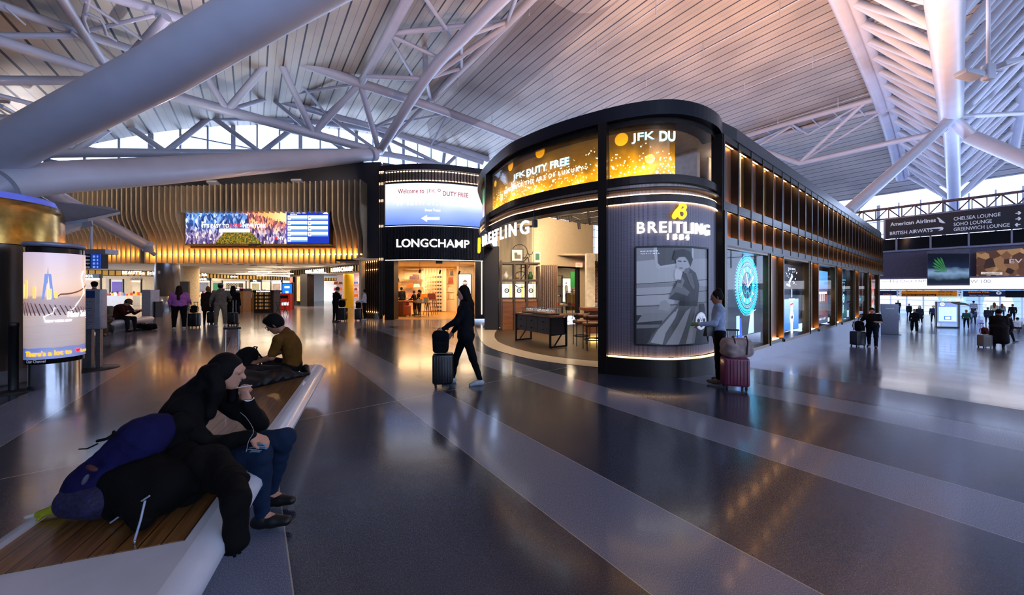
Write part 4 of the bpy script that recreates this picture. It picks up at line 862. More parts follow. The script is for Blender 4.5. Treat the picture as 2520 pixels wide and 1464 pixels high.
VW = vpx(1838, -.3); f = wplace(VW, 1.70, -.30); cy, dk, wt = BLUE('watch_cyan', '#18b8f0', 2.2), BLUE('watch_teal', '#0a3a44', .8), BLUE('watch_white', '#e8fbff', 4)
o_ = wallpt(VW, -.3); wd_ = thing('wall_clock_sign', 'huge glowing cyan wristwatch sign hanging in the first shop window', 'sign', (o_.x, o_.y, 1.63))
b_ = MB(); disc(b_, f, 0, 0, 0, .70, 0); disc(b_, f, 0, 0, 0, .70, -.05); b_.v = b_.v; o = b_.build('dial', dk); put(o, wd_)
b_ = MB(); disc(b_, f, 0, 0, .60, .66, .012); disc(b_, f, 0, 0, .50, .52, .012); disc(b_, f, 0, 0, .68, .71, .012); disc(b_, f, 0, 0, .34, .47, .008)
for i in range(60): a = math.pi*2*i/60; bar(b_, f, .72*math.cos(a), .72*math.sin(a), .77*math.cos(a), .77*math.sin(a), .035, .006)
o = b_.build('bezel', cy); put(o, wd_)
b_ = MB()
for i in range(12): a = math.pi*2*i/12; bar(b_, f, .36*math.cos(a), .36*math.sin(a), .47*math.cos(a), .47*math.sin(a), .03, .016)
for i in range(60): a = math.pi*2*i/60; bar(b_, f, .53*math.cos(a), .53*math.sin(a), .575*math.cos(a), .575*math.sin(a), .008, .016)
bar(b_, f, -.02, -.05, .38, .20, .035, .022); bar(b_, f, .02, -.05, -.10, .30, .04, .022)
o = b_.build('hand_and_markers', wt); put(o, wd_)
b_ = MB()
for x, z in ((-.16, -.10), (.14, -.10), (0, -.24)): disc(b_, f, x, z, 0, .11, .018, 24)
o = b_.build('subdial', BLUE('subdial_dark', '#04242c', .4)); put(o, wd_)
b_ = MB()
for x, z in ((-.16, -.10), (.14, -.10), (0, -.24)): disc(b_, f, x, z, .095, .11, .020, 24); bar(b_, f, x, z, x+.05, z+.06, .012, .022)
text_mb(b_, 'B', .11, lambda x, z, d: f(x+.03, z+.18, .02), None, .03, .001); o = b_.build('subdial_ring', cy); put(o, wd_)
b_ = MB(); bar(b_, f, -.02, -.04, -.34, .14, .014, .024); o = b_.build('second_hand', BLUE('second_hand_pink', '#ff60a0', 2)); put(o, wd_)
b_ = MB()
for i in range(6): bar(b_, f, .28+i*.03, -.62, .10+i*.07, -1.22, .05, .002)
for i in range(7): bar(b_, f, -.66+i*.03, -.74, -.66+i*.03, -1.2, .02, .002)
bar(b_, f, .1, -.75, .62, -.62, .02, .004); o = b_.build('strap', M('watch_strap_light', '#a8d8ff', emit=(.45, .75, 1), es=1.8)); put(o, wd_)
b_ = MB(); b_.add([f(-.66, -1.28, 0), f(-.30, -1.28, 0), f(-.36, -.8, 0), f(-.62, -.8, 0)], [(0, 1, 2, 3)]); o = b_.build('blue_glow_panel', BLUE('deep_blue_panel', '#0848e0', 1.2)); put(o, wd_)
def screen(v0, v1, z0, z1, off, label, bgc, items, name='display_screen'):
    vm = (v0+v1)/2; o_ = wallpt(vm, off); t_ = thing(name, label, 'screen', (o_.x, o_.y, z0)); f = wplace(vm, z0, off); w_ = v1-v0; h_ = z1-z0
    b_ = MB(); wbox(b_, v0-.02, v1+.02, z0-.02, z1+.02, off-.06, off-.005); o = b_.build('screen_body', BLACK); put(o, t_)
    b_ = MB(); b_.add([f(-w_/2, 0, 0), f(w_/2, 0, 0), f(w_/2, h_, 0), f(-w_/2, h_, 0)], [(0, 1, 2, 3)]); o = b_.build('picture', bgc); put(o, t_)
    for nm, mt, fn in items: b_ = MB(); fn(b_, f, w_, h_); o = b_.build(nm, mt); put(o, t_)
    return t_
def gradmat(name, stops, e, axis=2, L=2.2, nz=.15, ns=3):
    m, t, bb = node_mat(name); N = NT(t); co = N.n('ShaderNodeTexCoord').outputs['Object']; s_ = N.n('ShaderNodeSeparateXYZ'); N.put(s_.inputs[0], co)
    v_ = N.m('ADD', N.m('DIVIDE', s_.outputs[axis], L), N.m('MULTIPLY', N.m('SUBTRACT', N.noise(co, ns, 4), .5), nz)); c_ = N.ramp(v_, stops)
    N.put(bb.inputs['Base Color'], lin('#050505')); N.put(bb.inputs['Emission Color'], c_); bb.inputs['Emission Strength'].default_value = e; return m
WT = BLUE('screen_white', '#f4fbff', 2.2); RD = BLUE('screen_red', '#e01030', 1.6)
def rect(x0, z0, x1, z1, d=.003): return lambda b_, f, w_, h_: b_.add([f(x0*w_, z0*h_, d), f(x1*w_, z0*h_, d), f(x1*w_, z1*h_, d), f(x0*w_, z1*h_, d)], [(0, 1, 2, 3)])
def stxt(s_, cx, cz, h, w_frac, d=.004): return lambda b_, f, w_, h_: text_mb(b_, s_, h*h_, lambda x, z, q: f(cx*w_+x, cz*h_+z, d+q), w_frac*w_, .02, .001)
def wristw(cx, cz, r): 
    def g(b_, f, w_, h_):
        disc(b_, f, cx*w_, cz*h_, 0, r, .004, 24); bar(b_, f, cx*w_, cz*h_, cx*w_, cz*h_+r*2.4, r*1.1, .003); bar(b_, f, cx*w_, cz*h_, cx*w_, cz*h_-r*2.4, r*1.1, .003)
    return g
def dots(seed, n, x0, x1, z0, z1, r):
    def g(b_, f, w_, h_):
        rs = random.Random(seed)
        for i in range(n): disc(b_, f, rs.uniform(x0, x1)*w_, rs.uniform(z0, z1)*h_, 0, r*rs.uniform(.4, 1), .003+i*.0001, 8)
    return g
screen(vpx(1930), vpx(1965), .35, 2.35, -.25, 'tall blue racing watch advert screen in the second shop window', gradmat('advert_blue', [(0, '#1e6ae0'), (.25, '#3c8cf4'), (.55, '#a8d4ff'), (.64, '#bfe4ff'), (.66, '#0c1220'), (1, '#181c28')], 1.25, L=2, nz=.0),
       [('sponsor_text', WT, stxt('TAG HEUER', 0, .93, .03, .5)), ('car_glint', WT, lambda b_, f, w_, h_: (bar(b_, f, -.2*w_, .72*h_, .05*w_, .84*h_, .10, .003), bar(b_, f, -.35*w_, .70*h_, -.1*w_, .68*h_, .06, .003), dots(3, 26, -.4, .4, .68, .92, .03)(b_, f, w_, h_))),
        ('crest', WT, lambda b_, f, w_, h_: (bar(b_, f, 0, .5*h_, 0, .63*h_, .06, .003), bar(b_, f, -.2*w_, .47*h_, .2*w_, .47*h_, .05, .003))), ('logo', RD, lambda b_, f, w_, h_: bar(b_, f, -.1*w_, .385*h_, .1*w_, .405*h_, .06, .004)),
        ('watch_picture', WT, wristw(0, .19, .20)), ('watch_dial', BLUE('dial_navy', '#0c2048', .6), lambda b_, f, w_, h_: (disc(b_, f, -.07, .19*h_, 0, .06, .006, 16), disc(b_, f, .07, .19*h_, 0, .06, .006, 16)))])
screen(vpx(2009), vpx(2037), .32, 2.3, -.25, 'wide city street advert screen in the third shop window', gradmat('advert_city', [(0, '#2a4a70'), (.2, '#5c7090'), (.35, '#7c3c34'), (.5, '#4a5c70'), (.62, '#a04a2c'), (.75, '#7c3c2c'), (.85, '#3c90e0'), (1, '#68b8ff')], 1.1, L=2, nz=.12, ns=4),
       [('facade_windows', WT, lambda b_, f, w_, h_: [bar(b_, f, (-.36+i*.17)*w_, .42*h_, (-.36+i*.17)*w_, .58*h_, .09, .003) for i in range(4)]), ('lit_sill', WT, rect(-.45, .56, .40, .60)), ('advert_wordmark', WT, stxt('HUBLOT', 0, .06, .04, .6))])
screen(vpx(2067), vpx(2084), .30, 2.3, -.25, 'dark screen with an aqua watch picture in the fourth shop window', gradmat('advert_dark_green', [(0, '#043c34'), (.3, '#0c5c50'), (.5, '#0a2830'), (1, '#06121a')], 1.0, L=2, nz=.3, ns=2),
       [('advert_wordmark', BLUE('screen_cyan', '#38d0ff', 2), stxt('BOSS', 0, .84, .045, .5)), ('advert_subline', WT, stxt('WATCHES', 0, .79, .015, .4)), ('watch_picture', BLUE('screen_mint', '#a8f0ff', 1.5), lambda b_, f, w_, h_: (disc(b_, f, 0, .45*h_, .12, .2, .004, 24), disc(b_, f, 0, .45*h_, 0, .06, .004, 12), bar(b_, f, .05, .6*h_, .15, .75*h_, .1, .003), bar(b_, f, -.05, .3*h_, -.12, .12*h_, .1, .003)))])
screen(vpx(2108), vpx(2119), .9, 1.35, -.25, 'small cyan lit name sign in the fifth shop window', gradmat('advert_teal', [(0, '#0c3c50'), (1, '#0c2c40')], 1.0, L=1), [('advert_wordmark', BLUE('screen_cyan', '#38d0ff', 2), stxt('RADO', 0, .25, .3, .8)), ('emblem_picture', BLUE('screen_cyan', '#38d0ff', 2), rect(-.05, .65, .05, .95))])
screen(vpx(2143), vpx(2154), .3, 2.35, -.25, 'tall orange swirl advert screen in the last shop window', gradmat('advert_swirl', [(0, '#c89030'), (.3, '#f0e0d0'), (.45, '#d04820'), (.6, '#c8c8d0'), (.8, '#e05020'), (1, '#602020')], 1.1, L=2, nz=.5, ns=2), [])
b_ = MB(); o_ = wallpt(1.2, -1.5); b_.strip([wallpt(-.2, -.9), wallpt(.55, -1.3)], 0, 2.6, .1); b_.build('brick_wall', brick_mat(), pav)
# small window fittings: column of watch stands behind the glass of window one
spot('window_spot', wallpt(.3, -.5).to_3d()+Vector((0, 0, 3.0)), wallpt(.1, -1.2).to_3d()+Vector((0, 0, 1.3)), 40, WARM2, 80)
# ---------------------------------------------------------------- watch shop: floor, walls, furniture
store = thing('shop_interior', 'warm lit interior of the watch shop behind the curved opening', 'shop interior', (1.5, 10, 0))
oa = [(1171, 806), (1176, 822), (1190, 846), (1228, 864), (1297, 882), (1365, 893), (1420, 899), (1478, 905), (1495, 908)]
ob = [(1226, 809), (1217, 822), (1221, 836), (1240, 848), (1288, 863), (1351, 876), (1410, 884), (1478, 890), (1500, 893)]
outer = catmull([G(*p) for p in oa], 5); inner = catmull([G(*p) for p in ob], 5)
b_ = MB(); n = len(outer); b_.add([(p.x, p.y, .006) for p in outer]+[(p.x, p.y, .006) for p in inner], [(i, i+1, n+i+1, n+i) for i in range(n-1)])
for i in range(len(b_.f)): b_.f[i] = b_.f[i]
struct(b_.build('floor_border_band', M('cream_terrazzo', '#b8ab9c', .25, var=.08, scale=90, coat=.3)))
WF = wood_mat('shop_oak_floor', '#30241a', '#48382a', .38, (1, 8, 1), 2.)
b_ = MB(); poly = [(p.x, p.y) for p in inner]+[tuple(wallpt(.5, -.2)), tuple(wallpt(2.1, -.3)), tuple(wallpt(2.1, -1.5)), tuple(wallpt(5.4, -1.7)), tuple(wallpt(5.4, -7.8)), (.92, 14.3), (-.5, 14.1)]
b_.prism(poly, .0, .004); o = struct(b_.build('floor_shop', WF))
b_ = MB(); q = [G(1340, 858), G(1480, 873), G(1480, 838), G(1440, 828), G(1330, 830)]
CW = M('cream_shop_wall', '#dcc9a8', .85, var=.04)
ML = (Vector((-.62, 14.25)), Vector((.95, 14.45))); BK0 = Vector((.92, 14.4)); BK1 = wallpt(5.6, -7.9)
b_ = MB(); b_.strip([ML[0], ML[1]], 0, 4.74, .12); o = b_.build('side_wall', CW, store)
# back wall with wide exit opening
dBK = (BK1-BK0).normalized(); LB = (BK1-BK0).length
def bk(s_, off=0): return BK0+dBK*s_+Vector((dBK.y, -dBK.x))*off
b_ = MB(); b_.strip([bk(0), bk(LB)], 2.62, 4.74, .15); b_.strip([bk(0), bk(.55)], 0, 2.62, .15); b_.strip([bk(2.75), bk(LB)], 0, 2.62, .15); b_.build('rear_wall', CW, store)
b_ = MB(); b_.strip([bk(.45, .02), bk(2.8, .02)], 2.55, 2.64, .22); b_.strip([bk(2.70, .02), bk(2.8, .02)], 0, 2.6, .22); b_.build('opening_frame', BRONZE, store)
mr = thing('wall_mural', 'pale grey misty mural panel above the shelving in the watch shop', 'mural', (-.5, 14.2, 1.0)); m = gradmat('mural_print', [(0, '#8a8474'), (.5, '#a89c84'), (1, '#b4a68c')], .0, L=3, nz=.4); m.node_tree.nodes['Principled BSDF'].inputs['Base Color'].default_value = lin('#a0937c')
b_ = MB(); b_.strip([Vector((-.5, 14.16)), Vector((.85, 14.33))], .9, 4.3, .04); put(b_.build('printed_sheet', M('mural_sheet', '#9c9280', .8, var=.25, scale=1.2, stretch=(5, 5, .5))), mr)
# slatted wood column
b_ = MB(); cs_ = P(1350, 700, 14.3)
for k in range(9): b_.box((cs_.x-.30+.075*k, cs_.y-.25-.02*k, 1.3), (.035, .14, 2.6), -.1)
t_ = thing('slatted_screen', 'vertical wooden slat screen beside the exit of the watch shop', 'screen', (cs_.x, cs_.y, 0)); put(b_.build('slats', wood_mat('slat_wood', '#6a4a2c', '#8c6640')), t_); b_ = MB(); b_.box((cs_.x, cs_.y-.1, 1.3), (.66, .1, 2.6), -.1); put(b_.build('backing', M('dark_slat_backing', '#3a2a1c')), t_)
# right side: white pier and brick niche
p0 = P(1452, 700, 12.4); b_ = MB(); b_.box((p0.x, p0.y, 1.45), (.30, .3, 2.9), 0); b_.box((p0.x+.7, p0.y+.2, 2.75), (1.3, .5, .3), 0); b_.build('white_pier', M('white_pier', '#d8ccb8', .8), store, loc=(p0.x, p0.y, 0))
b_ = MB(); b_.box((p0.x+.75, p0.y+.5, 1.3), (1.5, .12, 2.6), 0); b_.build('brick_niche', MATS['brick_veneer'], store, loc=(p0.x+.7, p0.y+.5, 0))
b_ = MB(); b_.box((p0.x+.18, p0.y-.12, 2.55), (.08, .08, .12)); b_.box((p0.x+.7, p0.y+.2, 2.57), (1.2, .3, .04)); b_.build('dark_soffit', BLACK, store, loc=(p0.x, p0.y, 2.5))
p1 = P(1474, 600, 8.6); b_ = MB(); b_.box((p1.x+.12, p1.y, 3.4), (.1, .8, 2.2), -.4); b_.build('brick_return', MATS['brick_veneer'], store, loc=(p1.x, p1.y, 2.3))
# beyond the opening: neighbouring fashion shop
b_ = MB(); b_.box((4.6, 21.8, 1.6), (9, .15, 3.4)); b_.box((4.5, 18.5, 3.15), (8, 6.6, .08)); struct(b_.build('wall_fashion_shop', M('cream_wall_far', '#cdbd9f', .85)))
pm = P(1393, 720, 21.0); t_ = thing('lightbox_poster', 'white lightbox poster of a person in a long pale coat seen through the exit', 'poster', tuple(pm)); f = flat_place((pm.x, pm.y-.06, 1.0), (1, 0, 0))
b_ = MB(); b_.box((pm.x, pm.y, 1.55), (.62, .1, 1.5)); put(b_.build('frame', BLACK), t_); b_ = MB(); b_.add([f(-.27, -.15, .0), f(.27, -.15, 0), f(.27, 1.26, 0), f(-.27, 1.26, 0)], [(0, 1, 2, 3)]); put(b_.build('printed_sheet', M('sheet_white', '#fff4e4', .5, emit=(1, .9, .75), es=1.6)), t_)
b_ = MB(); b_.add([f(x, z, .004) for x, z in ((-.07, -.1), (.09, -.1), (.12, .5), (.10, .8), (.03, .88), (-.03, .88), (-.10, .8), (-.10, .4))], [tuple(range(8))]); disc(b_, f, 0, .98, 0, .06, .005, 14); put(b_.build('printed_figure', M('figure_beige', '#a89880', .5, emit='#a08c70', es=.5)), t_)
b_ = MB(); pg = P(1413, 680, 20.5); b_.box((pg.x, pg.y, 2.2), (.45, .1, .9)); tag(b_.build('green_display_panel', M('bright_green', '#1c7a34', .5, emit='#0c6a20', es=.4), loc=(pg.x, pg.y, 2.2)), 'bright green panel on the wall of the fashion shop behind', 'panel')
def rack(label, p, n, cols, w_=1.2, h=1.45, rz=0):
    t_ = thing('clothes_rack', label, 'clothes rack', (p[0], p[1], 0), rz); b_ = MB()
    for x in (-w_/2, w_/2): b_.tube([(x, 0, 0), (x, 0, h)], .015, 6); b_.tube([(x, -.2, .02), (x, .2, .02)], .015, 6)
    b_.tube([(-w_/2, 0, h), (w_/2, 0, h)], .015, 6); local(b_.build('frame', BLACK), t_)
    for i in range(n):
        x = -w_/2+.1+(w_-.2)*i/(n-1); c = cols[i % len(cols)]; b_ = MB(); A = [(x-.03, -.08, h-.06), (x+.03, -.08, h-.06), (x+.03, .08, h-.06), (x-.03, .08, h-.06)]
        mid = [(x-.035, -.2, h-.16), (x+.035, -.2, h-.16), (x+.035, .2, h-.16), (x-.035, .2, h-.16)]; lo = [(x-.04, -.17, h-.95), (x+.04, -.17, h-.95), (x+.04, .17, h-.95), (x-.04, .17, h-.95)]
        b_.hull2([Vector(q) for q in mid], [Vector(q) for q in A]); b_.hull2([Vector(q) for q in lo], [Vector(q) for q in mid]); g_ = local(b_.build('garment', cloth(c)), t_)
    return t_
p = P(1408, 760, 17.2); rack('rack of tan and olive jackets just outside the watch shop exit', p, 7, ['#7a6238', '#8c7048', '#5c5030'], .7, 1.5, .5)
p = P(1432, 760, 18.6); rack('rack of pale shirts further back by the green panel', p, 8, ['#d8d0c0', '#90a0b0', '#3c4658', '#e0d8cc'], 1.1, 1.6, .2)
def shelf_table(label, p, w_, levels, cols, rz=0, h=.9, d=.5, name='display_table'):
    t_ = thing(name, label, 'display table', (p[0], p[1], 0), rz); b_ = MB()
    for x in (-1, 1):
        for y in (-1, 1): b_.box((x*(w_/2-.03), y*(d/2-.03), h/2), (.04, .04, h))
    local(b_.build('leg_frame', BLACK), t_)
    for k in range(levels):
        z = h*(k+1)/levels; b_ = MB(); b_.box((0, 0, z-.02), (w_, d, .035)); local(b_.build('shelf_board', wood_mat('board_%s' % len(label), '#4a3424', '#6a4c34') if 'board_%s' % len(label) not in MATS else MATS['board_%s' % len(label)]), t_)
    return t_
rs = random.Random(4)
def goods(label, p, w_, d, z, n, cols, rz=0, group=None, sz=(.1, .2), name='folded_garment', cat='folded clothes'):
    for i in range(n):
        x = -w_/2+w_*(i+.5)/n; a, h = rs.uniform(*sz), rs.uniform(.05, .16); q = Vector((p[0]+x*math.cos(rz), p[1]+x*math.sin(rz), z)); b_ = MB(); b_.rbox((0, 0, h/2), (w_/n*.8, d*rs.uniform(.5, .8), h), .012, seg=2); o = b_.build(name, cloth(cols[i % len(cols)])); o.location = q; o.rotation_euler = (0, 0, rz); tag(o, label, cat, group or label)
p = P(1382, 765, 17.0); shelf_table('dark low table with folded clothes outside the exit', p, 1.5, 2, [], -.05, .8); goods('small folded clothes on the dark low table outside the exit', p, 1.4, .4, .80, 7, ['#d8c8a8', '#3a3440', '#a83020', '#c8b898'], -.05)
p = P(1374, 740, 19.5); shelf_table('tall dark shelving unit left of the coat poster', (p.x, p.y), .5, 4, [], 0, 2.4, .4, 'shelving_unit'); goods('folded clothes on the tall dark shelving unit', (p.x, p.y), .45, .3, 1.2, 3, ['#c03020', '#e0d4c0', '#403844'], 0)
# drawer table with glass watch cases
LG = Vector((1268, 848)); A = G(1268, 840); Bq = G(1357, 858); Cq = G(1398, 853)
A, Bq, Cq = G(1267.5, 839), G(1354, 859), G(1397, 854)
dr = (Bq-A).normalized(); rzt = math.atan2(dr.y, dr.x); LT = (Bq-A).length; ny = Vector((-dr.y, dr.x, 0)); DT = max(.5, (Cq-Bq).dot(ny)); mid = (A+Bq)/2+ny*DT/2; HT = .89
t_ = thing('display_table', 'black drawer table with wooden top and steel sled legs in the shop entrance', 'table', (mid.x, mid.y, .005), rzt)
b_ = MB(); b_.box((0, 0, HT-.03), (LT+.02, DT+.02, .05)); local(b_.build('table_top', wood_mat('table_top_wood', '#5a3a26', '#7e563a')), t_)
b_ = MB(); b_.box((0, 0, .595), (LT-.10, DT-.08, .45)); local(b_.build('cabinet', M('black_cabinet', '#1b1b20', .45)), t_)
for k in range(6):
    x = (-1+(k % 3))*(LT-.1)/3; z = .49+.21*(k//3); b_ = MB(); b_.box((x, -DT/2+.032, z), ((LT-.1)/3-.012, .02, .205)); dwr = local(b_.build('drawer', M('black_drawer', '#1e1e24', .4)), t_)
    b_ = MB(); b_.tube([(x, -DT/2+.02, z), (x, -DT/2-.015, z)], .012, 10); b_.lathe([(0, .0), (.02, .0), (.02, .012), (0, .012)], (x, -DT/2-.018, z), 12, M4=rot('X', 90)); local(b_.build('knob', BLACK), dwr)
for sx_ in (-1, 1):
    b_ = MB(); x = sx_*(LT/2-.025)
    for y in (-1, 1): b_.box((x, y*(DT/2-.02), HT/2+.01), (.05, .04, HT-.06))
    b_.box((x, 0, .035), (.05, DT, .045)); b_.box((x, 0, .36), (.05, DT, .03)); L_ = math.hypot(DT*.45, .34); b_.box((x, -.02, .20), (.03, L_, .03), M4=rot('X', 50 if sx_ > 0 else 50)); local(b_.build('sled_leg', M('black_steel', '#17171a', .35, .6)), t_)
    for y in (-1, 1): b_ = MB(); b_.tube([(x, y*(DT/2-.05), 0), (x, y*(DT/2-.05), .02)], .015, 8); local(b_.build('levelling_foot', BLACK), t_)
def watch_case(label, x, y, w_, d, h=.17):
    p = mid+dr*x+ny*y; k_ = thing('glass_watch_case', label, 'display case', (p.x, p.y, HT+.0), rzt); oc = [(-w_/2, -d/2+.06), (-w_/2+.06, -d/2), (w_/2-.06, -d/2), (w_/2, -d/2+.06), (w_/2, d/2-.06), (w_/2-.06, d/2), (-w_/2+.06, d/2), (-w_/2, d/2-.06)]
    b_ = MB(); b_.prism([(a*1.03, c*1.03) for a, c in oc], .0, .035); local(b_.build('base', BLACK), k_); b_ = MB(); b_.prism([(a*.97, c*.97) for a, c in oc], .035, h, cap=True); local(b_.build('glass_cover', GLASS), k_)
    b_ = MB()
    for a, c in oc: b_.tube([(a*.98, c*.98, .03), (a*.98, c*.98, h)], .004, 6)
    for i in range(8): b_.tube([(oc[i][0]*.98, oc[i][1]*.98, h), (oc[(i+1) % 8][0]*.98, oc[(i+1) % 8][1]*.98, h)], .004, 6)
    local(b_.build('metal_edge', CHROME), k_); b_ = MB(); b_.box((0, 0, .05), (w_*.78, d*.6, .03)); local(b_.build('tan_tray', M('tan_tray', '#a87848', .7)), k_)
    return p
def wrist(p, rz, label, grp, s=1.0):
    b_ = MB(); b_.lathe([(.022*s, 0), (.026*s, .004), (.022*s, .010), (0, .011)], (0, 0, .045*s), 16, M4=rot('X', 50)); b_.tube([(.0, .022*math.cos(a)*s*1.5, .028*s+.026*s*math.sin(a)) for a in [2*math.pi*i/12 for i in range(12)]], .009*s, 6, closed=True)
    o = b_.build('wristwatch', M('polished_watch_steel', '#e8e8ea', .12, 1, var=.02, emit=(.9, .9, .9), es=.15)); o.location = p; o.rotation_euler = (0, 0, rz); return tag(o, label, 'wristwatch', grp)
for lab, x, y, w_, d, nx_ in (('low glass case of watches at the left end of the drawer table', -.30, .04, .62, .44, 5), ('wide glass case of watches at the right end of the drawer table', .28, -.06, .72, .46, 7)):
    p = watch_case(lab, x*LT/1.3, y, w_, d)
    for i in range(nx_):
        for j in range(2): q = p+dr*((i+.5)/nx_-.5)*w_*.72+ny*(j-.5)*.16; q.z = HT+.065; wrist(q, rzt, 'steel wristwatch on the tan tray in the '+('left' if x < 0 else 'right')+' glass case', 'watches in the '+('left' if x < 0 else 'right')+' glass case', 1.15)
# shelving tower with showcases at the back left, bicycle on top
SX, SY = -.42, 13.3; SH = M('dark_oak_frame', '#3b2a1e', .5, var=.25, scale=3, stretch=(1, 1, .3)); t_ = thing('shelving_tower', 'tall dark wooden shelving with lit watch showcases at the left of the shop', 'shelving', (SX, SY, 0), .10)
b_ = MB(); W3 = 2.0
for x in (0, .52, 1.02, 1.48): 
    for y in (0, .42): b_.box((x, y, 1.32 if x else 1.4), (.075, .075, 2.65 if x < 1.4 else 2.4))
for z in (1.24, 1.95, 2.62):
    for y in (0, .42): b_.box((.74, y, z), (1.56, .06, .075))
local(b_.build('frame', SH), t_)
for z in (1.95, 2.62): b_ = MB(); b_.box((.74, .21, z+.02), (1.5, .42, .03)); local(b_.build('shelf_board', SH), t_)
for k, (x, w_) in enumerate(((.06, .42), (.56, .42), (1.05, .40))):
    b_ = MB(); b_.box((x+w_/2, .38, .55), (w_, .5, 1.1)); local(b_.build('counter', wood_mat('oak_counter_%d' % k, '#6a3c1c', '#8c5830')), t_)
    b_ = MB(); b_.box((x+w_/2, .60, 1.5), (w_, .03, .62)); local(b_.build('lit_back_panel', M('lit_backing', '#fff8f0', emit=(1, .93, .8), es=3.0)), t_); b_ = MB(); b_.box((x+w_*.78, .57, 1.5), (w_*.2, .02, .60)); local(b_.build('yellow_panel', M('lit_yellow_panel', '#e0a020', emit=(1, .6, .08), es=1.5)), t_)
    b_ = MB(); b_.box((x+w_/2, .38, 1.14), (w_*.9, .3, .06)); local(b_.build('display_plinth', M('pinkish_plinth', '#b07a58', .6)), t_); b_ = MB(); f = flat_place((SX+x+w_*.35, SY+.55, 1.5), (1, 0, 0))
    disc(b_, f, 0, .05, .05, .10, 0, 20); disc(b_, f, 0, .05, 0, .03, 0, 12); put(b_.build('printed_watch_outline', M('outline_grey', '#505058')), t_)
    for j in range(3): q = Vector((SX+x+.1+.12*j, SY+.32+.01*x, 1.175)); wrist(q, 0, 'wristwatch standing in a lit showcase of the shelving tower', 'watches in the lit showcases', 1.3)
for x, h, c, lab in ((.18, .3, '#cfc8bc', 'pale vase on the middle shelf of the tower'), (1.15, .28, '#2c5a2c', 'green glass bottle vase on the middle shelf of the tower'), (.62, .22, '#8a7858', 'tan round jar on the middle shelf of the tower')):
    b_ = MB(); b_.lathe([(0, 0), (.09, .0), (.11, h*.5), (.05, h*.8), (.055, h)], (0, 0, 0), 16); o = b_.build('vase', M('vase_'+c[1:], c, .3)); o.location = (SX+x, SY+.25, 2.01); tag(o, lab, 'vase')
b_ = MB(); b_.box((0, 0, .27), (.50, .03, .52)); b_.box((0, -.018, .27), (.40, .01, .42), 0, 1); b_.box((0.02, -.026, .22), (.24, .01, .16), 0, 2); b_.box((-.05, -.026, .33), (.12, .01, .10), 0, 2); o = b_.build('picture_frame', [BLACK, M('photo_paper', '#d8d0c4', .5), M('photo_ink', '#504c48', .5)]); o.location = (SX+.62, SY+.05, 2.66); tag(o, 'small framed picture on the top shelf of the tower', 'picture frame')
b_ = MB(); b_.box((0, 0, .2), (.22, .1, .4)); b_.box((0, -.055, .22), (.16, .01, .25), 0, 1); o = b_.build('framed_card', [M('card_white', '#e4dccc'), M('card_green', '#30604c')]); o.location = (SX+1.42, SY+.15, 2.66); tag(o, 'small white card with green print on the top shelf right end', 'card')
# bicycle hanging above
bt = thing('bicycle', 'black road bicycle hanging nose up above the shelving tower', 'bicycle', (SX+.55, SY+.25, 2.66)); bc = P(1279, 620, 13.4); BW = M('bike_black', '#1c1814', .4)
def wheel(c, r_, nm='wheel'):
    b_ = MB(); b_.tube([c+Vector((r_*math.cos(a), .02, r_*math.sin(a))) for a in [2*math.pi*i/36 for i in range(36)]], .018, 8, closed=True)
    for i in range(12): a = 2*math.pi*i/12; b_.tube([c, c+Vector((r_*math.cos(a), 0, r_*math.sin(a)))], .0025, 4)
    b_.tube([c-Vector((0, .04, 0)), c+Vector((0, .04, 0))], .03, 10); put(b_.build(nm, BW), bt)
wheel(bc, .30); w2 = P(1282, 688, 13.6); wheel(w2, .32)
hb = P(1305, 626, 13.4); b_ = MB(); s1 = P(1303, 655, 13.4); b_.tube([bc, P(1290, 636, 13.4), P(1300, 632, 13.4)], .015, 8); b_.tube([P(1300, 632, 13.4), P(1283, 650, 13.4), w2], .02, 8); b_.tube([P(1300, 634, 13.4), s1, w2], .016, 8); b_.tube([s1, P(1278, 660, 13.5)], .014, 8); put(b_.build('bike_frame', BW), bt)
b_ = MB(); b_.tube([P(1296, 618, 13.3), P(1302, 626, 13.3), P(1310, 625, 13.3), P(1311, 619, 13.3)], .014, 8); b_.tube([P(1298, 620, 13.6), P(1304, 632, 13.6)], .014, 8); put(b_.build('handlebar', BW), bt)
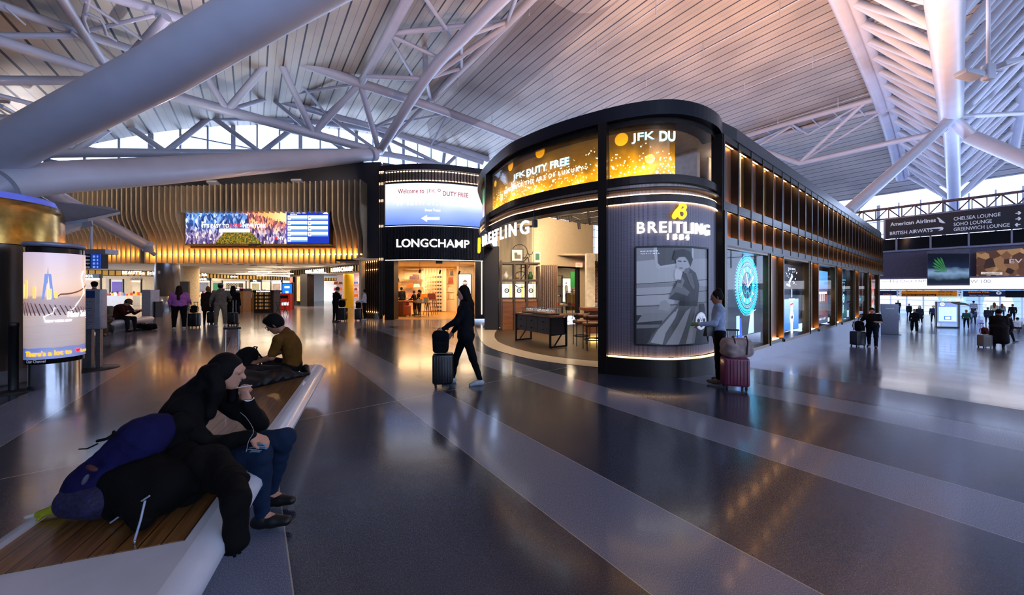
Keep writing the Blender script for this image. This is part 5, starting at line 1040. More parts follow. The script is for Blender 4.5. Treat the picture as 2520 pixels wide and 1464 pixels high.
# bar counter and stools at the right
pc_ = P(1462, 760, 10.6); t_ = thing('bar_counter', 'wooden bar counter with a glowing base at the right of the shop', 'counter', (pc_.x+.35, pc_.y+.2, .005), .12)
b_ = MB(); b_.box((.25, 0, .98), (1.9, .62, .09)); local(b_.build('counter_top', wood_mat('bar_top', '#5c3018', '#804a28')), t_); b_ = MB(); b_.box((.25, .05, .58), (1.6, .45, .70)); local(b_.build('front_panel', wood_mat('bar_front', '#6a3a1c', '#8a5430')), t_)
b_ = MB(); b_.box((.25, .08, .17), (1.5, .4, .12)); local(b_.build('white_base', M('white_base', '#cfc4b4')), t_); b_ = MB(); b_.box((.25, -.16, .04), (1.55, .03, .05)); local(b_.build('light_strip', M('yellow_base_strip', '#ffd060', emit=(1, .62, .12), es=14)), t_)
for k in range(2):
    q = P(1431+26*k, 760, 9.75-.7*k); st_ = thing('bar_stool', ('leather bar stool nearer the shop exit' if k == 0 else 'leather bar stool partly hidden by the corner pillar'), 'bar stool', (q.x, q.y, .005), .1)
    b_ = MB(); b_.rbox((0, 0, .67), (.44, .40, .11), .04); local(b_.build('seat', M('tan_leather', '#5c3a28', .5)), st_); b_ = MB(); b_.lathe([(.20, .80), (.235, .80), (.24, .93), (.20, .93), (.20, .80)], (0, .0, 0), 20, a0=math.pi, a1=2*math.pi); local(b_.build('backrest', M('tan_leather', '#5c3a28', .5)), st_)
    for x in (-1, 1):
        for y in (-1, 1): b_ = MB(); b_.tube([(x*.19, y*.17, 0), (x*.19, y*.17, .92 if y < 0 else .64)], .012, 8); local(b_.build('leg', BLACK), st_)
    b_ = MB(); b_.tube([(.21*math.cos(a), .19*math.sin(a), .27) for a in [2*math.pi*i/16 for i in range(16)]], .016, 8, closed=True); local(b_.build('footrest', BLACK), st_)
for k in range(4): wrist(Vector((pc_.x+.1+.13*k, pc_.y+.15, 1.075)), 0, 'wristwatch on the bar counter by the brick niche', 'watches on the bar counter', 1.6)
b_ = MB(); b_.box((pc_.x+.42, pc_.y+.2, 1.13), (.85, .35, .18)); tag(b_.build('glass_counter_case', GLASS, loc=(pc_.x+.42, pc_.y+.2, 1.03)), 'clear glass case standing on the bar counter', 'display case')
# track lights
t_ = thing('track_light', 'black ceiling tracks with five spot heads inside the watch shop', 'track light', tuple(P(1430, 560, 9.5)))
b_ = MB()
for a, c in (((1380, 534), (1475, 518)), ((1402, 530), (1425, 540)), ((1408, 544), (1475, 533)), ((1410, 545), (1442, 551)), ((1440, 550), (1475, 545))): b_.tube([P(a[0], a[1], 9.5), P(c[0], c[1], 9.5)], .012, 6)
put(b_.build('track', BLACK), t_)
for x, y in ((1372, 532), (1402, 538), (1424, 556), (1448, 528), (1451, 545)): q = P(x, y, 9.5); b_ = MB(); b_.tube([q+Vector((0, 0, .09)), q+Vector((.02, 0, -.09))], .04, 12); b_.tube([q+Vector((0, 0, .09)), q+Vector((0, 0, .2))], .008, 6); put(b_.build('spot_head', BLACK), t_)
b_ = MB(); q = P(1425, 652, 15.8); b_.box(q, (.30, .05, .2)); f = flat_place((q.x, q.y-.03, q.z-.06), (1, 0, 0)); t_ = thing('exit_sign', 'small red lit exit sign above the rear opening', 'sign', tuple(q)); put(b_.build('sign_box', M('exit_box', '#e8c8b0', emit=(1, .5, .35), es=.8)), t_); b_ = MB(); text_mb(b_, 'EXIT', .12, f, .24, .03, .004); put(b_.build('sign_lettering', M('exit_red', '#e02010', emit=(1, .08, .04), es=2)), t_)
for x_, y_, e in ((0.6, 10.6, 240), (2.4, 9.4, 200), (1.4, 12.6, 260), (3.6, 12.4, 260), (.2, 12.4, 200)): spot('shop_fill_spot', (x_, y_, 4.6), (x_, y_+.3, 0), e*1.6, (1, .74, .46), 120, .9, .06)  # fill spots added under the shop ceiling, without lamp bodies
# hung sign letters on the curved fascia
cs2 = Curve2(OUT, 8, .0); s0, s1 = CI.px(1192), CI.px(1306)
hs = thing('hung_sign', 'white lit brand letters hanging below the curved fascia over the opening', 'sign', (CI.at((s0+s1)/2).x, CI.at((s0+s1)/2).y, 2.83))
b_ = MB(); text_mb(b_, 'BREITLING', .31, cplace((s0+s1)/2, 2.84, .04), s1-s0, .02, .03); put(b_.build('lit_lettering', WHITE_E), hs)
b_ = MB(); b_.strip(CI.cut(s0-.5, s1+.12, .02, 24), 2.98, 3.02, .03); p = CI.at(s1+.12); b_.box((p.x, p.y, 3.05), (.10, .08, .16), .4); b_.box((p.x, p.y, 3.22), (.05, .05, .3)); put(b_.build('support_rail', BRONZE), hs)
put(emblem(s0-.70, 2.76, .42, .04).build('lit_emblem', YEL_E), hs)
# navy end pier of the opening
b_ = MB(); pL, pR = P(1193, 760, 13.55), P(1227, 760, 13.45); b_.box(((pL.x+pR.x)/2, (pL.y+pR.y)/2+.12, 1.65), (pR.x-pL.x, .3, 3.3), -.06); o = b_.build('navy_pier', NAVY, pav, loc=((pL.x+pR.x)/2, pL.y, 0))
for q, tg, e in ((wallpt(-2.4, -2.2), (.3, 14, 1.6), 260), (wallpt(-2.0, -4.5), (1.4, 14.6, 3.2), 240), (wallpt(.6, -5.6), (2.6, 15.6, 3.0), 260), (wallpt(-1.6, -2.6), (1.2, 9.6, .8), 160), (wallpt(-.2, -3.4), (3.0, 10.4, .9), 190)):
    spot('shop_spot', (q.x, q.y, 4.5), tg, e*2.4, WARM2, 75, .7, .05)
area('shop_glow', (4.4, 19.0, 3.05), 3.0, 170, (1, .78, .52), (0, 0, 0), 2)
# ---------------------------------------------------------------- wall of slats on the left
YF = 24.5
def X_(px, Y): return (px-CX)/F*Y
b_ = MB(); b_.add([(X_(-200, YF), YF, 3.45), (X_(936, YF), YF, 3.45), (X_(936, YF), YF, 10.75), (X_(-200, YF), YF, 10.1)], [(0, 1, 2, 3)])
b_.add([(X_(936, YF), YF, 3.45), (X_(936, YF), YF+9, 3.45), (X_(936, YF), YF+9, 10.75), (X_(936, YF), YF, 10.75)], [(0, 1, 2, 3)]); b_.add([(X_(-200, YF), YF+12, 10.1), (X_(-200, YF), YF, 10.1), (X_(936, YF), YF, 10.75), (X_(936, YF), YF+12, 10.75)], [(0, 1, 2, 3)])
struct(b_.build('wall_slat_backing', NAVY))
SLW = wood_mat('slat_oak', '#9a866c', '#b8a284', .6, (1, 6, .6), 3.); BKW = M('slat_back_board', '#9a6c3c', .7, var=.2)
def zat2(px, y, Y): return CH+(HZ-y)*Y/F
def slat(parent, px, z0, z1, lean=True):
    x = X_(px, 23.75); zs = np.linspace(z0, z1, max(2, int((z1-z0)/.35)+1)); A, B = [], []
    for z in zs:
        t_ = min(1, max(0, (z-5.0)/1.7)); t_ = t_*t_*(3-2*t_); yf = 23.95-.55*t_; dx = 0
        A += [(x-.045, yf, z), (x+.045, yf, z)]; B += [(x-.045, 24.42, z), (x+.045, 24.42, z)]
    n = len(zs); b_ = MB(); V = A+B; o = 2*n; Fs = []
    for i in range(n-1): Fs += [(2*i, 2*i+1, 2*i+3, 2*i+2), (o+2*i+1, o+2*i, o+2*i+2, o+2*i+3), (o+2*i, 2*i, 2*i+2, o+2*i+2), (2*i+1, o+2*i+1, o+2*i+3, 2*i+3)]
    Fs += [(1, 0, o, o+1), (2*n-2, 2*n-1, o+2*n-1, o+2*n-2)]; b_.add(V, Fs); b_.build('slat', SLW, parent, loc=(x, 24.2, z0))
AMB = M('amber_cove_strip', '#ffcf80', emit=(1, .50, .10), es=60, var=0)
def slatwall(label, p0, p1, n, scr=None):
    t_ = thing('slatted_wall', label, 'slatted wall', (X_((p0+p1)/2, 24), 24.2, 3.45))
    for i in range(n):
        px = p0+(p1-p0)*i/(n-1); zt = zat2(px, 472-.034*px+2, 23.6)
        if scr and scr[0]-4 < px < scr[1]+4: slat(t_, px, zat2(px, 524, 23.6), zt); slat(t_, px, 3.45, zat2(px, 611, 23.9))
        else: slat(t_, px, 3.45, zt)
    b_ = MB(); b_.box(((X_(p0, YF)+X_(p1, YF))/2, 24.30, 4.1), (X_(p1, YF)-X_(p0, YF), .22, .05)); put(b_.build('light_strip', AMB), t_)
    b_ = MB(); b_.box(((X_(p0, YF)+X_(p1, YF))/2, 24.485, 5.0), (X_(p1, YF)-X_(p0, YF)-.1, .02, 1.7)); put(b_.build('back_board', BKW), t_)
    b_ = MB()
    for z in (3.9, 4.6, 6.9, 8.2): b_.box(((X_(p0, YF)+X_(p1, YF))/2, 24.44, z), (X_(p1, YF)-X_(p0, YF), .05, .04))
    put(b_.build('fixing_rail', BLACK), t_); return t_
slatwall('left group of curved wooden slats glowing amber below, beside the thin pipe', 8, 360, 31)
slatwall('right group of curved wooden slats framing the wide city screen', 377, 892, 39, (456, 810))
# wide screen
YS = 23.72; x0, x1, xm = X_(456, YS), X_(810, YS), X_(705, YS); z0, z1 = zat2(0, 600, YS), zat2(0, 520.5, YS); H_ = z1-z0
t_ = thing('video_wall', 'wide video wall with a city skyline and a blue lounge directory', 'screen', ((x0+x1)/2, YS, z0)); f = flat_place((x0, YS, z0), (1, 0, 0)); WW = x1-x0; wa = xm-x0
b_ = MB(); b_.box(((x0+x1)/2, YS+.22, (z0+z1)/2), (WW+.1, .4, H_+.1)); put(b_.build('screen_body', BLACK), t_)
m, t, bb = node_mat('city_panorama'); N = NT(t); co = N.n('ShaderNodeTexCoord').outputs['Object']; s_ = N.n('ShaderNodeSeparateXYZ'); N.put(s_.inputs[0], co); xx = N.m('DIVIDE', s_.outputs[0], wa); z_ = N.m('DIVIDE', s_.outputs[2], H_)
mp = N.n('ShaderNodeMapping'); N.put(mp.inputs[0], co); mp.inputs['Scale'].default_value = (7, 1, 3.2); vo = N.n('ShaderNodeTexVoronoi'); N.put(vo.inputs[0], mp.outputs[0]); vo.inputs['Scale'].default_value = 1.3
sepc = N.n('ShaderNodeSeparateColor'); N.put(sepc.inputs[0], vo.outputs['Color']); k = sepc.outputs[0]
town = N.mix(N.m('GREATER_THAN', xx, .62), N.ramp(k, [(0, '#101c48'), (.4, '#28509c'), (.7, '#6c98d8'), (1, '#d8e4f8')]), N.ramp(k, [(0, '#40203c'), (.5, '#a05058'), (.8, '#e08860'), (1, '#ffc890')]))
towb = N.ramp(k, [(0, '#2c1c48'), (.5, '#7868a0'), (.8, '#c8b8c0'), (1, '#ffe8d0')]); town = N.mix(N.m('MINIMUM', 1, N.m('MAXIMUM', 0, N.m('MULTIPLY', N.m('SUBTRACT', .62, z_), 3))), town, towb)
sky = N.ramp(xx, [(0, '#4c90d8'), (.5, '#3c6cc0'), (.62, '#e08880'), (.8, '#ffb060'), (1, '#ffe0a0')])
skl = N.m('ADD', .92, N.m('MULTIPLY', N.m('SUBTRACT', N.noise(mp.outputs[0], 1.6, 1), .5), .35)); skl = N.m('SUBTRACT', skl, N.m('MULTIPLY', N.m('GREATER_THAN', xx, .7), N.m('MULTIPLY', N.m('SUBTRACT', xx, .7), .9)))
img = N.mix(N.m('GREATER_THAN', z_, skl), town, sky)
park = N.m('LESS_THAN', N.m('ADD', N.m('ABSOLUTE', N.m('SUBTRACT', xx, .52)), N.m('MULTIPLY', z_, .30)), N.m('MULTIPLY', .24, N.m('LESS_THAN', z_, .42)))
pk = N.ramp(N.noise(co, 9, 4), [(.35, '#1c2408'), (.5, '#5c5818'), (.62, '#b89028'), (.75, '#384818')]); img = N.mix(park, img, pk)
N.put(bb.inputs['Emission Color'], img); bb.inputs['Emission Strength'].default_value = 1.45; bb.inputs['Base Color'].default_value = (.01, .01, .01, 1); PAN = m
b_ = MB(); b_.add([f(0, 0, 0), f(wa, 0, 0), f(wa, H_, 0), f(0, H_, 0)], [(0, 1, 2, 3)]); put(b_.build('city_picture', PAN, loc=(x0, YS, z0)), t_)
EB = lambda n, c, e=1.2: M(n, c, .5, emit=c, es=e, var=0)
BLU = EB('directory_blue', '#0c2c9c', 1.2); WTE = EB('panel_white', '#f4f8ff', 1.8); LBL = EB('light_blue_bar', '#5c94e8', 1.3); REDE = EB('lit_red', '#ff2020', 1.4); DKT = EB('dark_blue_text', '#203c90', .8)
b_ = MB(); b_.add([f(wa, 0, .004), f(WW, 0, .004), f(WW, H_, .004), f(wa, H_, .004)], [(0, 1, 2, 3)]); put(b_.build('directory_panel', BLU), t_)
def put_text(parent, txt, x, z, h, w_, mat, d=.012, bold=.015, al='l', ff=None): b_ = MB(); g = ff or f; text_mb(b_, txt, h, lambda a, c, q: g(x+a, z+c, d+q), w_, bold, .002, al); return put(b_.build('screen_lettering', mat), parent)
put_text(t_, "IT'S EASY TO", wa*.17, H_*.50, .27, wa*.265, WTE, bold=.03); put_text(t_, 'LOVE', wa*.45, H_*.50, .27, wa*.108, REDE, bold=.03); put_text(t_, 'NEW YORK', wa*.575, H_*.50, .27, wa*.225, WTE, bold=.03)
b_ = MB(); b_.add([f(wa*.335, H_*.36, .012), f(wa*.64, H_*.36, .012), f(wa*.64, H_*.47, .012), f(wa*.335, H_*.47, .012)], [(0, 1, 2, 3)]); put(b_.build('caption_bar', WTE), t_); put_text(t_, 'CENTRAL PARK', wa*.37, H_*.385, .10, wa*.16, EB('caption_grey', '#b08070', .8), .016)
put_text(t_, 'I', wa*.875, H_*.13, .22, None, WTE); put_text(t_, 'NY', wa*.915, H_*.13, .22, None, WTE, bold=.03)
b_ = MB(); hc = (wa*.898, H_*.17); b_.add([f(hc[0]+x*.11, hc[1]+z*.11, .014) for x, z in ((0, -1), (1, .2), (.9, .8), (.45, 1), (0, .6), (-.45, 1), (-.9, .8), (-1, .2))], [tuple(range(8))]); put(b_.build('heart', REDE), t_)
lefts = ['All Gates', 'Food & Shops', 'Duty Free', 'Restrooms', 'Currency Exchange']; rights = ['Greenwich Lounge', 'Soho Lounge', 'Chelsea Lounge', 'Admirals Club']; bw = WW-wa
put_text(t_, 'John F Kennedy International Airport', wa+bw*.09, H_*.935, .08, bw*.36, WTE); put_text(t_, 'Queens, New York', wa+bw*.09, H_*.895, .06, bw*.16, WTE); b_ = MB()
for ci, L_ in enumerate((lefts, rights)):
    for i, s_ in enumerate(L_):
        xa = wa+bw*(.03+.48*ci); za = H_*(.74-.168*i); b_.add([f(xa, za, .010), f(xa+bw*.46, za, .010), f(xa+bw*.46, za+H_*.14, .010), f(xa, za+H_*.14, .010)], [(0, 1, 2, 3)])
        put_text(t_, s_, xa+bw*.07, za+H_*.065, .12, bw*.018*len(s_), DKT, .02)
        b2 = MB(); b2.add([f(xa+bw*.07, za, .014), f(xa+bw*.46, za, .014), f(xa+bw*.46, za+H_*.05, .014), f(xa+bw*.07, za+H_*.05, .014)], [(0, 1, 2, 3)]); disc(b2, f, xa+bw*.035, za+H_*.07, 0, .07, .016, 14); put(b2.build('walk_time_bar', LBL), t_)
b_.add([f(wa+bw*.86, H_*.92, .010), f(wa+bw*.97, H_*.92, .010), f(wa+bw*.97, H_*.97, .010), f(wa+bw*.86, H_*.97, .010)], [(0, 1, 2, 3)]); put(b_.build('directory_row', WTE), t_)
b_ = MB(); b_.rbox((X_(629, YS), YS-.1, z0-.1), (.75, .2, .14), .05); put(b_.build('sensor_bar', BLACK), t_)
for px, lab in ((527, 'white wall floodlight above the left half of the wide screen'), (733, 'white wall floodlight above the right half of the wide screen'), (245, 'white wall floodlight lit beside the long pipe'), (212, 'small white wall floodlight tucked under the long pipe')):
    y = 452 if px > 500 else 463; y = 448 if px > 700 else y; q = P(px, y, 23.9); t2 = thing('wall_floodlight', lab, 'lamp', tuple(q)); b_ = MB(); b_.rbox(q, (.72, .5, .16), .03, M4=rot('X', -25)); put(b_.build('lamp_head', STEEL_W), t2); b_ = MB(); b_.box(q+Vector((.15, .35, -.02)), (.1, .4, .1)); put(b_.build('arm', STEEL_W), t2)
    spot('flood_light', q+Vector((0, -.3, .2)), q+Vector((0, -2, 6)), 700, (.9, .9, 1), 100)
# ---------------------------------------------------------------- shopping hall behind the slats
HALLC = M('hall_ceiling', '#d8cfc0', .75, var=.04); LWp = [(-52, 30), (-42, 33), (-37.9, 38), (-37.9, 41), (-37, 46), (-36, 50), (-35, 56), (-23, 56)]; RWp = [(-26, 44), (-22.7, 35), (-11.9, 26.5), (-9.6, 25.0)]
b_ = MB(); b_.add([(-60, 24.5, 3.62), (-8, 24.5, 3.62), (-8, 60, 3.62), (-60, 60, 3.62)], [(0, 1, 2, 3)]); b_.add([(-60, 24.45, 3.45), (-8.5, 24.45, 3.45), (-8.5, 25.4, 3.62), (-60, 25.4, 3.62)], [(0, 1, 2, 3)]); struct(b_.build('ceiling_hall', HALLC))
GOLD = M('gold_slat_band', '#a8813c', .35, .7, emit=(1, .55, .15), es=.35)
def band(pts, z0, z1, pitch=.42):
    t2 = None; b_ = MB(); b_.strip([Vector(p) for p in pts], z0, z1, .12); bk_ = struct(b_.build('trim_band', GOLD)); b_ = MB()
    for a, c in zip(pts[:-1], pts[1:]):
        a, c = Vector(a), Vector(c); d = (c-a).normalized(); L = (c-a).length; n = int(L/pitch)
        for i in range(n): p = a+d*(i+.5)*L/n+Vector((d.y, -d.x))*.05; b_.box((p.x, p.y, (z0+z1)/2), (.07, .12, z1-z0), math.atan2(d.y, d.x))
    b_.build('band_fin', BRONZE, bk_); b_ = MB(); b_.strip([Vector(p) for p in pts], z0-.06, z0, .18); b_.strip([Vector(p) for p in pts], z1, z1+.06, .18); b_.build('band_edge', BRONZE, bk_)
band(LWp, 3.05, 3.5); band(RWp[1:], 3.02, 3.5)
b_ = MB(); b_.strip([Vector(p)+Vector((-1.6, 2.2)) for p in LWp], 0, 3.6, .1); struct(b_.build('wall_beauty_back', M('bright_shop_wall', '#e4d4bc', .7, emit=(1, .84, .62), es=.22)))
b_ = MB(); b_.strip([Vector(p) for p in [(-34, 55), (-26, 47), (-26, 44), (-22.7, 35.0)]], 0, 3.6, .1); struct(b_.build('wall_hall_end', M('hall_end_wall', '#cfc0a8', .8)))
rs = random.Random(11)
PROD = ['#e8402c', '#f0e4d4', '#f0b43c', '#d85c8c', '#3c3c44', '#c8a070', '#f8f4ec', '#8c2c3c', '#4878b0', '#e8c8c8']
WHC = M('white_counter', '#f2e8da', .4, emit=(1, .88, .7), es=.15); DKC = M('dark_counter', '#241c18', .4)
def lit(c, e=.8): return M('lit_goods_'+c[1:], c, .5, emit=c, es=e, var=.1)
def bay(px, Y, w_, label, head=None, hcol='#141214', textcol='#ffffff', pic='#3c3430', frame_lit=False, h=2.6):
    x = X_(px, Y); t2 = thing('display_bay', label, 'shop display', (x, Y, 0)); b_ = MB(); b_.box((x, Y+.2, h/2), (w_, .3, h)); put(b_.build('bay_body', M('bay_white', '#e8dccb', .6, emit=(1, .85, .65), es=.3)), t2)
    f2 = flat_place((x-w_/2, Y+.04, 0), (1, 0, 0))
    if head: b_ = MB(); b_.box((x, Y+.02, h+.14), (w_, .25, .34)); put(b_.build('header', M('header_'+hcol[1:], hcol, .4)), t2); b_ = MB(); text_mb(b_, head, .22, flat_place((x, Y-.11, h+.04), (1, 0, 0)), min(w_*.85, .2*len(head)), .02, .01); put(b_.build('header_lettering', M('header_text_'+textcol[1:], textcol, emit=textcol, es=3)), t2)
    b_ = MB(); b_.box((x, Y+.03, 1.85), (w_*.72, .06, h*.42)); put(b_.build('picture_panel', M('picture_'+pic[1:], pic, .4, emit=pic, es=.9, var=.6, scale=1.5)), t2)
    if frame_lit:
        b_ = MB()
        for a in (-1, 1): b_.box((x+a*w_*.40, Y, 1.7), (.05, .05, 1.7))
        b_.box((x, Y, 2.55), (w_*.82, .05, .05)); put(b_.build('lit_frame', M('lit_frame', '#ffffff', emit=(1, .95, .88), es=8)), t2)
    for k in range(3):
        b_ = MB(); b_.box((x, Y-.05, .35+.38*k), (w_*.92, .35, .03)); put(b_.build('shelf', WHC), t2); b_ = MB(); nn = int(w_*5)
        for i in range(nn): hh = .12+.16*((i*7+k*3) % 5)/5; b_.box((x-w_*.42+w_*.84*(i+.5)/nn, Y-.1, .37+.38*k+hh/2), (.10, .08, hh), 0, (i+k) % 3)
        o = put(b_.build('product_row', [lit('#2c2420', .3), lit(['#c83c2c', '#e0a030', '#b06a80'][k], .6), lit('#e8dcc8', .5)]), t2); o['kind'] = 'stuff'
    for a in (-1, 1): b_ = MB(); b_.box((x+a*w_/2, Y, 1.35), (.07, .12, 2.7)); put(b_.build('side_trim', DKC), t2)
    if w_ > 1.5:
        b_ = MB(); b_.box((x, Y-.01, 2.52), (w_*.9, .04, .05)); put(b_.build('lit_edge', STRIPW), t2)
    return t2
bay(221, 29.5, 1.9, 'perfume bay with a black header at the far left of the beauty hall', 'DIOR', pic='#b89878'); bay(222+65, 36, 1.4, 'beauty bay with a violet screen beside the black post', None, pic='#50307c')
bay(330, 37.5, 1.6, 'beauty bay with rows of white packs on its shelves', 'BVLGARI', '#d8ccb8', '#40382c', '#c8b8a0'); bay(365, 39.0, 1.9, 'beauty bay with a bright lit frame around a dark picture', 'TOM FORD', '#3a3230', pic='#2c2830', frame_lit=True)
bay(499, 38.5, 1.7, 'beauty bay with a grey flacon picture right of the cream column', 'CHANEL', pic='#605c60'); bay(532, 42, 1.5, 'beauty bay with a green and orange picture', None, pic='#3c8454'); bay(577, 44, 3.0, 'bay with a dark lattice patterned back panel', None, pic='#383028'); bay(629, 46, 1.5, 'beauty bay with a lit monogram picture', 'YSL', pic='#8c8468', frame_lit=True)
bay(655, 47, 1.3, 'bay with a pale lattice panel', None, pic='#c8bca4'); bay(680, 48, 1.6, 'beauty bay with a portrait and a thin lit frame', 'LANCOME', '#3c3838', pic='#907c74', frame_lit=True)
m = M('lattice_pattern', '#2c2420'); 
for px, Y, w_ in ((574, 43.7, 1.7), (655, 46.7, 1.0)):
    b_ = MB(); f2 = flat_place((X_(px, Y), Y-.1, 1.3), (1, 0, 0))
    for i in range(5):
        for j in range(4): disc(b_, f2, (i-2)*w_/5, j*.3, .10, .13, .0, 12)
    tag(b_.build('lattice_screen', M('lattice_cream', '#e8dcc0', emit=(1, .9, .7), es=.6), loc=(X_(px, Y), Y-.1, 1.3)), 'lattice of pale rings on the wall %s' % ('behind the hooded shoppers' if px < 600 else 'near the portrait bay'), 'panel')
# emissive wordmarks on the gold band
def bandtext(px, Y, txt, h, w_, col=WHITE_E, z=3.10, dirv_=(1, 0, 0)):
    p = Vector((X_(px, Y), Y, z)); t2 = thing('lit_sign', 'lit white %s lettering on the gold band %s' % (txt, {232: '', 325: 'left of the steel column', 356: 'directly left of the steel column', 496: 'right of the cream column', 362: 'left of the steel column', 790: 'nearer the far end', 857: 'beside the dark wall'}.get(px, 'in the hall')), 'sign', tuple(p)); b_ = MB(); text_mb(b_, txt, h, flat_place(p, dirv_), w_, .035, .05); put(b_.build('lit_lettering', col), t2)
bandtext(325, 34.9, 'BEAUTY', .34, 1.95, z=3.13); bandtext(362, 35.6, 'on 5th', .34, 1.6, z=3.13); bandtext(496, 39.8, 'on 5th', .34, 1.3, z=3.13)
dR = (Vector(RWp[2])-Vector(RWp[1])).normalized(); aR = Vector(RWp[1])
for txt, s0_, s1_ in (('MARC JACOBS', 4.2, 8.0), ('LONGCHAMP', 9.5, 13.2)):
    p = aR+dR*(s0_+s1_)/2+Vector((dR.y, -dR.x))*.15; t2 = thing('lit_sign', 'white lit letters %s on the slanted gold band of the hall' % ('nearest the dark wall' if 'LONG' in txt else 'further in'), 'sign', (p.x, p.y, 3.05)); b_ = MB(); text_mb(b_, txt, .36, flat_place((p.x, p.y, 3.06), (dR.x, dR.y, 0)), s1_-s0_, .035, .06); put(b_.build('lit_lettering', WHITE_E), t2)
# counters with goods
def counter(px, Y, w_, h, label, mt=WHC, d=.6, goods_n=0, cols=PROD):
    x = X_(px, Y); t2 = thing('shop_counter', label, 'counter', (x, Y, 0)); b_ = MB(); b_.box((x, Y, h/2), (w_, d, h)); put(b_.build('counter_body', mt), t2); b_ = MB(); b_.box((x, Y, h+.02), (w_+.06, d+.06, .04)); put(b_.build('counter_top', mt), t2)
    for i in range(goods_n):
        a = rs.uniform(.08, .2); hh = rs.uniform(.1, .34); b_ = MB(); b_.box((0, 0, hh/2), (a, .12, hh)); o = b_.build('product_box', lit(cols[rs.randrange(len(cols))], .7)); o.location = (x-w_/2+w_*(i+.5)/goods_n, Y-.1, h+.04); tag(o, 'small bright product box on the '+label, 'box', 'boxes on the '+label)
counter(276, 33.5, 3.4, .95, 'long white counter behind the seated man in maroon', goods_n=12); counter(326, 34.9, 2.2, .95, 'white counter left of the steel column', goods_n=9, cols=['#f0b43c', '#f4a020', '#e8d4a0', '#c8402c']); counter(377, 33, 1.0, .95, 'narrow white counter touching the steel column', goods_n=3)
counter(585, 38, 3.4, 1.45, 'dark topped perfume counter behind the hooded couple', DKC, goods_n=10); counter(655, 40, 3.0, 1.2, 'low perfume counter under the monogram bay', M('tan_counter', '#a88050'), goods_n=9)
# free-standing kiosks
def kiosk(label, px0, px1, Y, h, mt, header=None):
    x0_, x1_ = X_(px0, Y), X_(px1, Y); t2 = thing('promo_stand', label, 'stand', ((x0_+x1_)/2, Y, 0)); b_ = MB(); b_.box(((x0_+x1_)/2, Y, h/2-.08), (x1_-x0_, .7, h-.16)); put(b_.build('stand_body', mt), t2)
    b_ = MB(); b_.box(((x0_+x1_)/2, Y, h-.08), (x1_-x0_+.08, .78, .16)); put(b_.build('header', BLACK), t2)
    if header: b_ = MB(); text_mb(b_, header, .10, flat_place(((x0_+x1_)/2, Y-.40, h-.13), (1, 0, 0)), (x1_-x0_)*.7, .02, .004); put(b_.build('header_lettering', WTE), t2)
    return t2, (x0_+x1_)/2
kiosk('wooden perfume stand with black header right of the hooded couple', 557, 608, 24.3, 1.66, M('tan_stand', '#a4743c', .5), 'DOLCE&GABBANA'); 
t2, xk = kiosk('dark stand with shelves of small bottles beside the folding chair', 634, 682, 23.6, 1.55, M('dark_stand', '#38281a', .5), 'DOLCE&GABBANA')
for k in range(5):
    b_ = MB(); b_.box((xk, 23.2, .25+.24*k), (1.05, .16, .03)); put(b_.build('shelf', BLACK), t2)
    for i in range(8): b_ = MB(); b_.lathe([(0, 0), (.035, 0), (.035, .10), (.015, .12), (.015, .16), (0, .16)], (0, 0, 0), 8); o = b_.build('perfume_bottle', lit(['#c89048', '#60381c', '#e0c080'][i % 3], .3)); o.location = (xk-.45+.13*i, 23.18, .265+.24*k); tag(o, 'small bottle on the dark stand beside the folding chair', 'bottle', 'bottles on the dark stand')
b_ = MB(); xk = X_(621, 25.4); b_.hull2([Vector((xk-.5, 25.1, 0)), Vector((xk+.35, 25.1, 0)), Vector((xk+.35, 25.7, 0)), Vector((xk-.5, 25.7, 0))], [Vector((xk-.3, 25.2, 1.4)), Vector((xk+.35, 25.2, 1.4)), Vector((xk+.35, 25.7, 1.4)), Vector((xk-.3, 25.7, 1.4))])
t2 = thing('check_in_kiosk', 'gold kiosk with a tilted screen between the two dark stands', 'kiosk', (xk, 24.5, 0)); put(b_.build('kiosk_body', M('gold_kiosk', '#b08a50', .4, .3)), t2); b_ = MB(); b_.box((xk-.05, 25.1, 1.12), (.45, .03, .34), M4=rot('X', -12)); put(b_.build('screen', M('kiosk_screen', '#5c6c80', .3, emit='#5c6c80', es=.7)), t2)
# folding high chair
q = P(693, 760, 22.3); t2 = thing('folding_chair', 'tall black folding director chair in front of the red stand', 'chair', (q.x, q.y, 0)); b_ = MB()
for x in (-.25, .25):
    b_.tube([(x, -.25, 0), (x*.9, .22, .75)], .018, 6); b_.tube([(x, .25, 0), (x*.9, -.22, .75)], .018, 6); b_.tube([(x, .22, .72), (x, .24, 1.2)], .018, 6)
b_.tube([(-.25, -.1, .3), (.25, -.1, .3)], .015, 6); local(b_.build('frame', BLACK), t2); b_ = MB(); b_.box((0, 0, .76), (.5, .44, .03)); local(b_.build('seat', BLACK), t2); b_ = MB(); b_.box((0, .24, 1.1), (.5, .02, .2)); local(b_.build('backrest', BLACK), t2)
b_ = MB(); q = P(705, 755, 26.5); b_.box((q.x, q.y, .65), (.75, .3, 1.3)); b_.box((q.x, q.y-.16, .5), (.5, .02, .25), 0, 1); tag(b_.build('red_stand', [M('red_stand', '#c02818', .5, emit='#b01808', es=.3), WTE], loc=(q.x, q.y, 0)), 'red and white promotional stand behind the folding chair', 'stand')
b_ = MB(); q = P(708, 720, 27.5); b_.box((q.x, q.y, 1.05), (.95, .12, 2.1)); b_.box((q.x, q.y-.07, 1.55), (.75, .02, .95), 0, 1); b_.box((q.x, q.y-.07, .55), (.6, .02, .6), 0, 2); b_.box((q.x, q.y-.085, 1.35), (.22, .01, .22), 0, 3); b_.box((q.x, q.y-.085, 1.78), (.4, .01, .16), 0, 3)
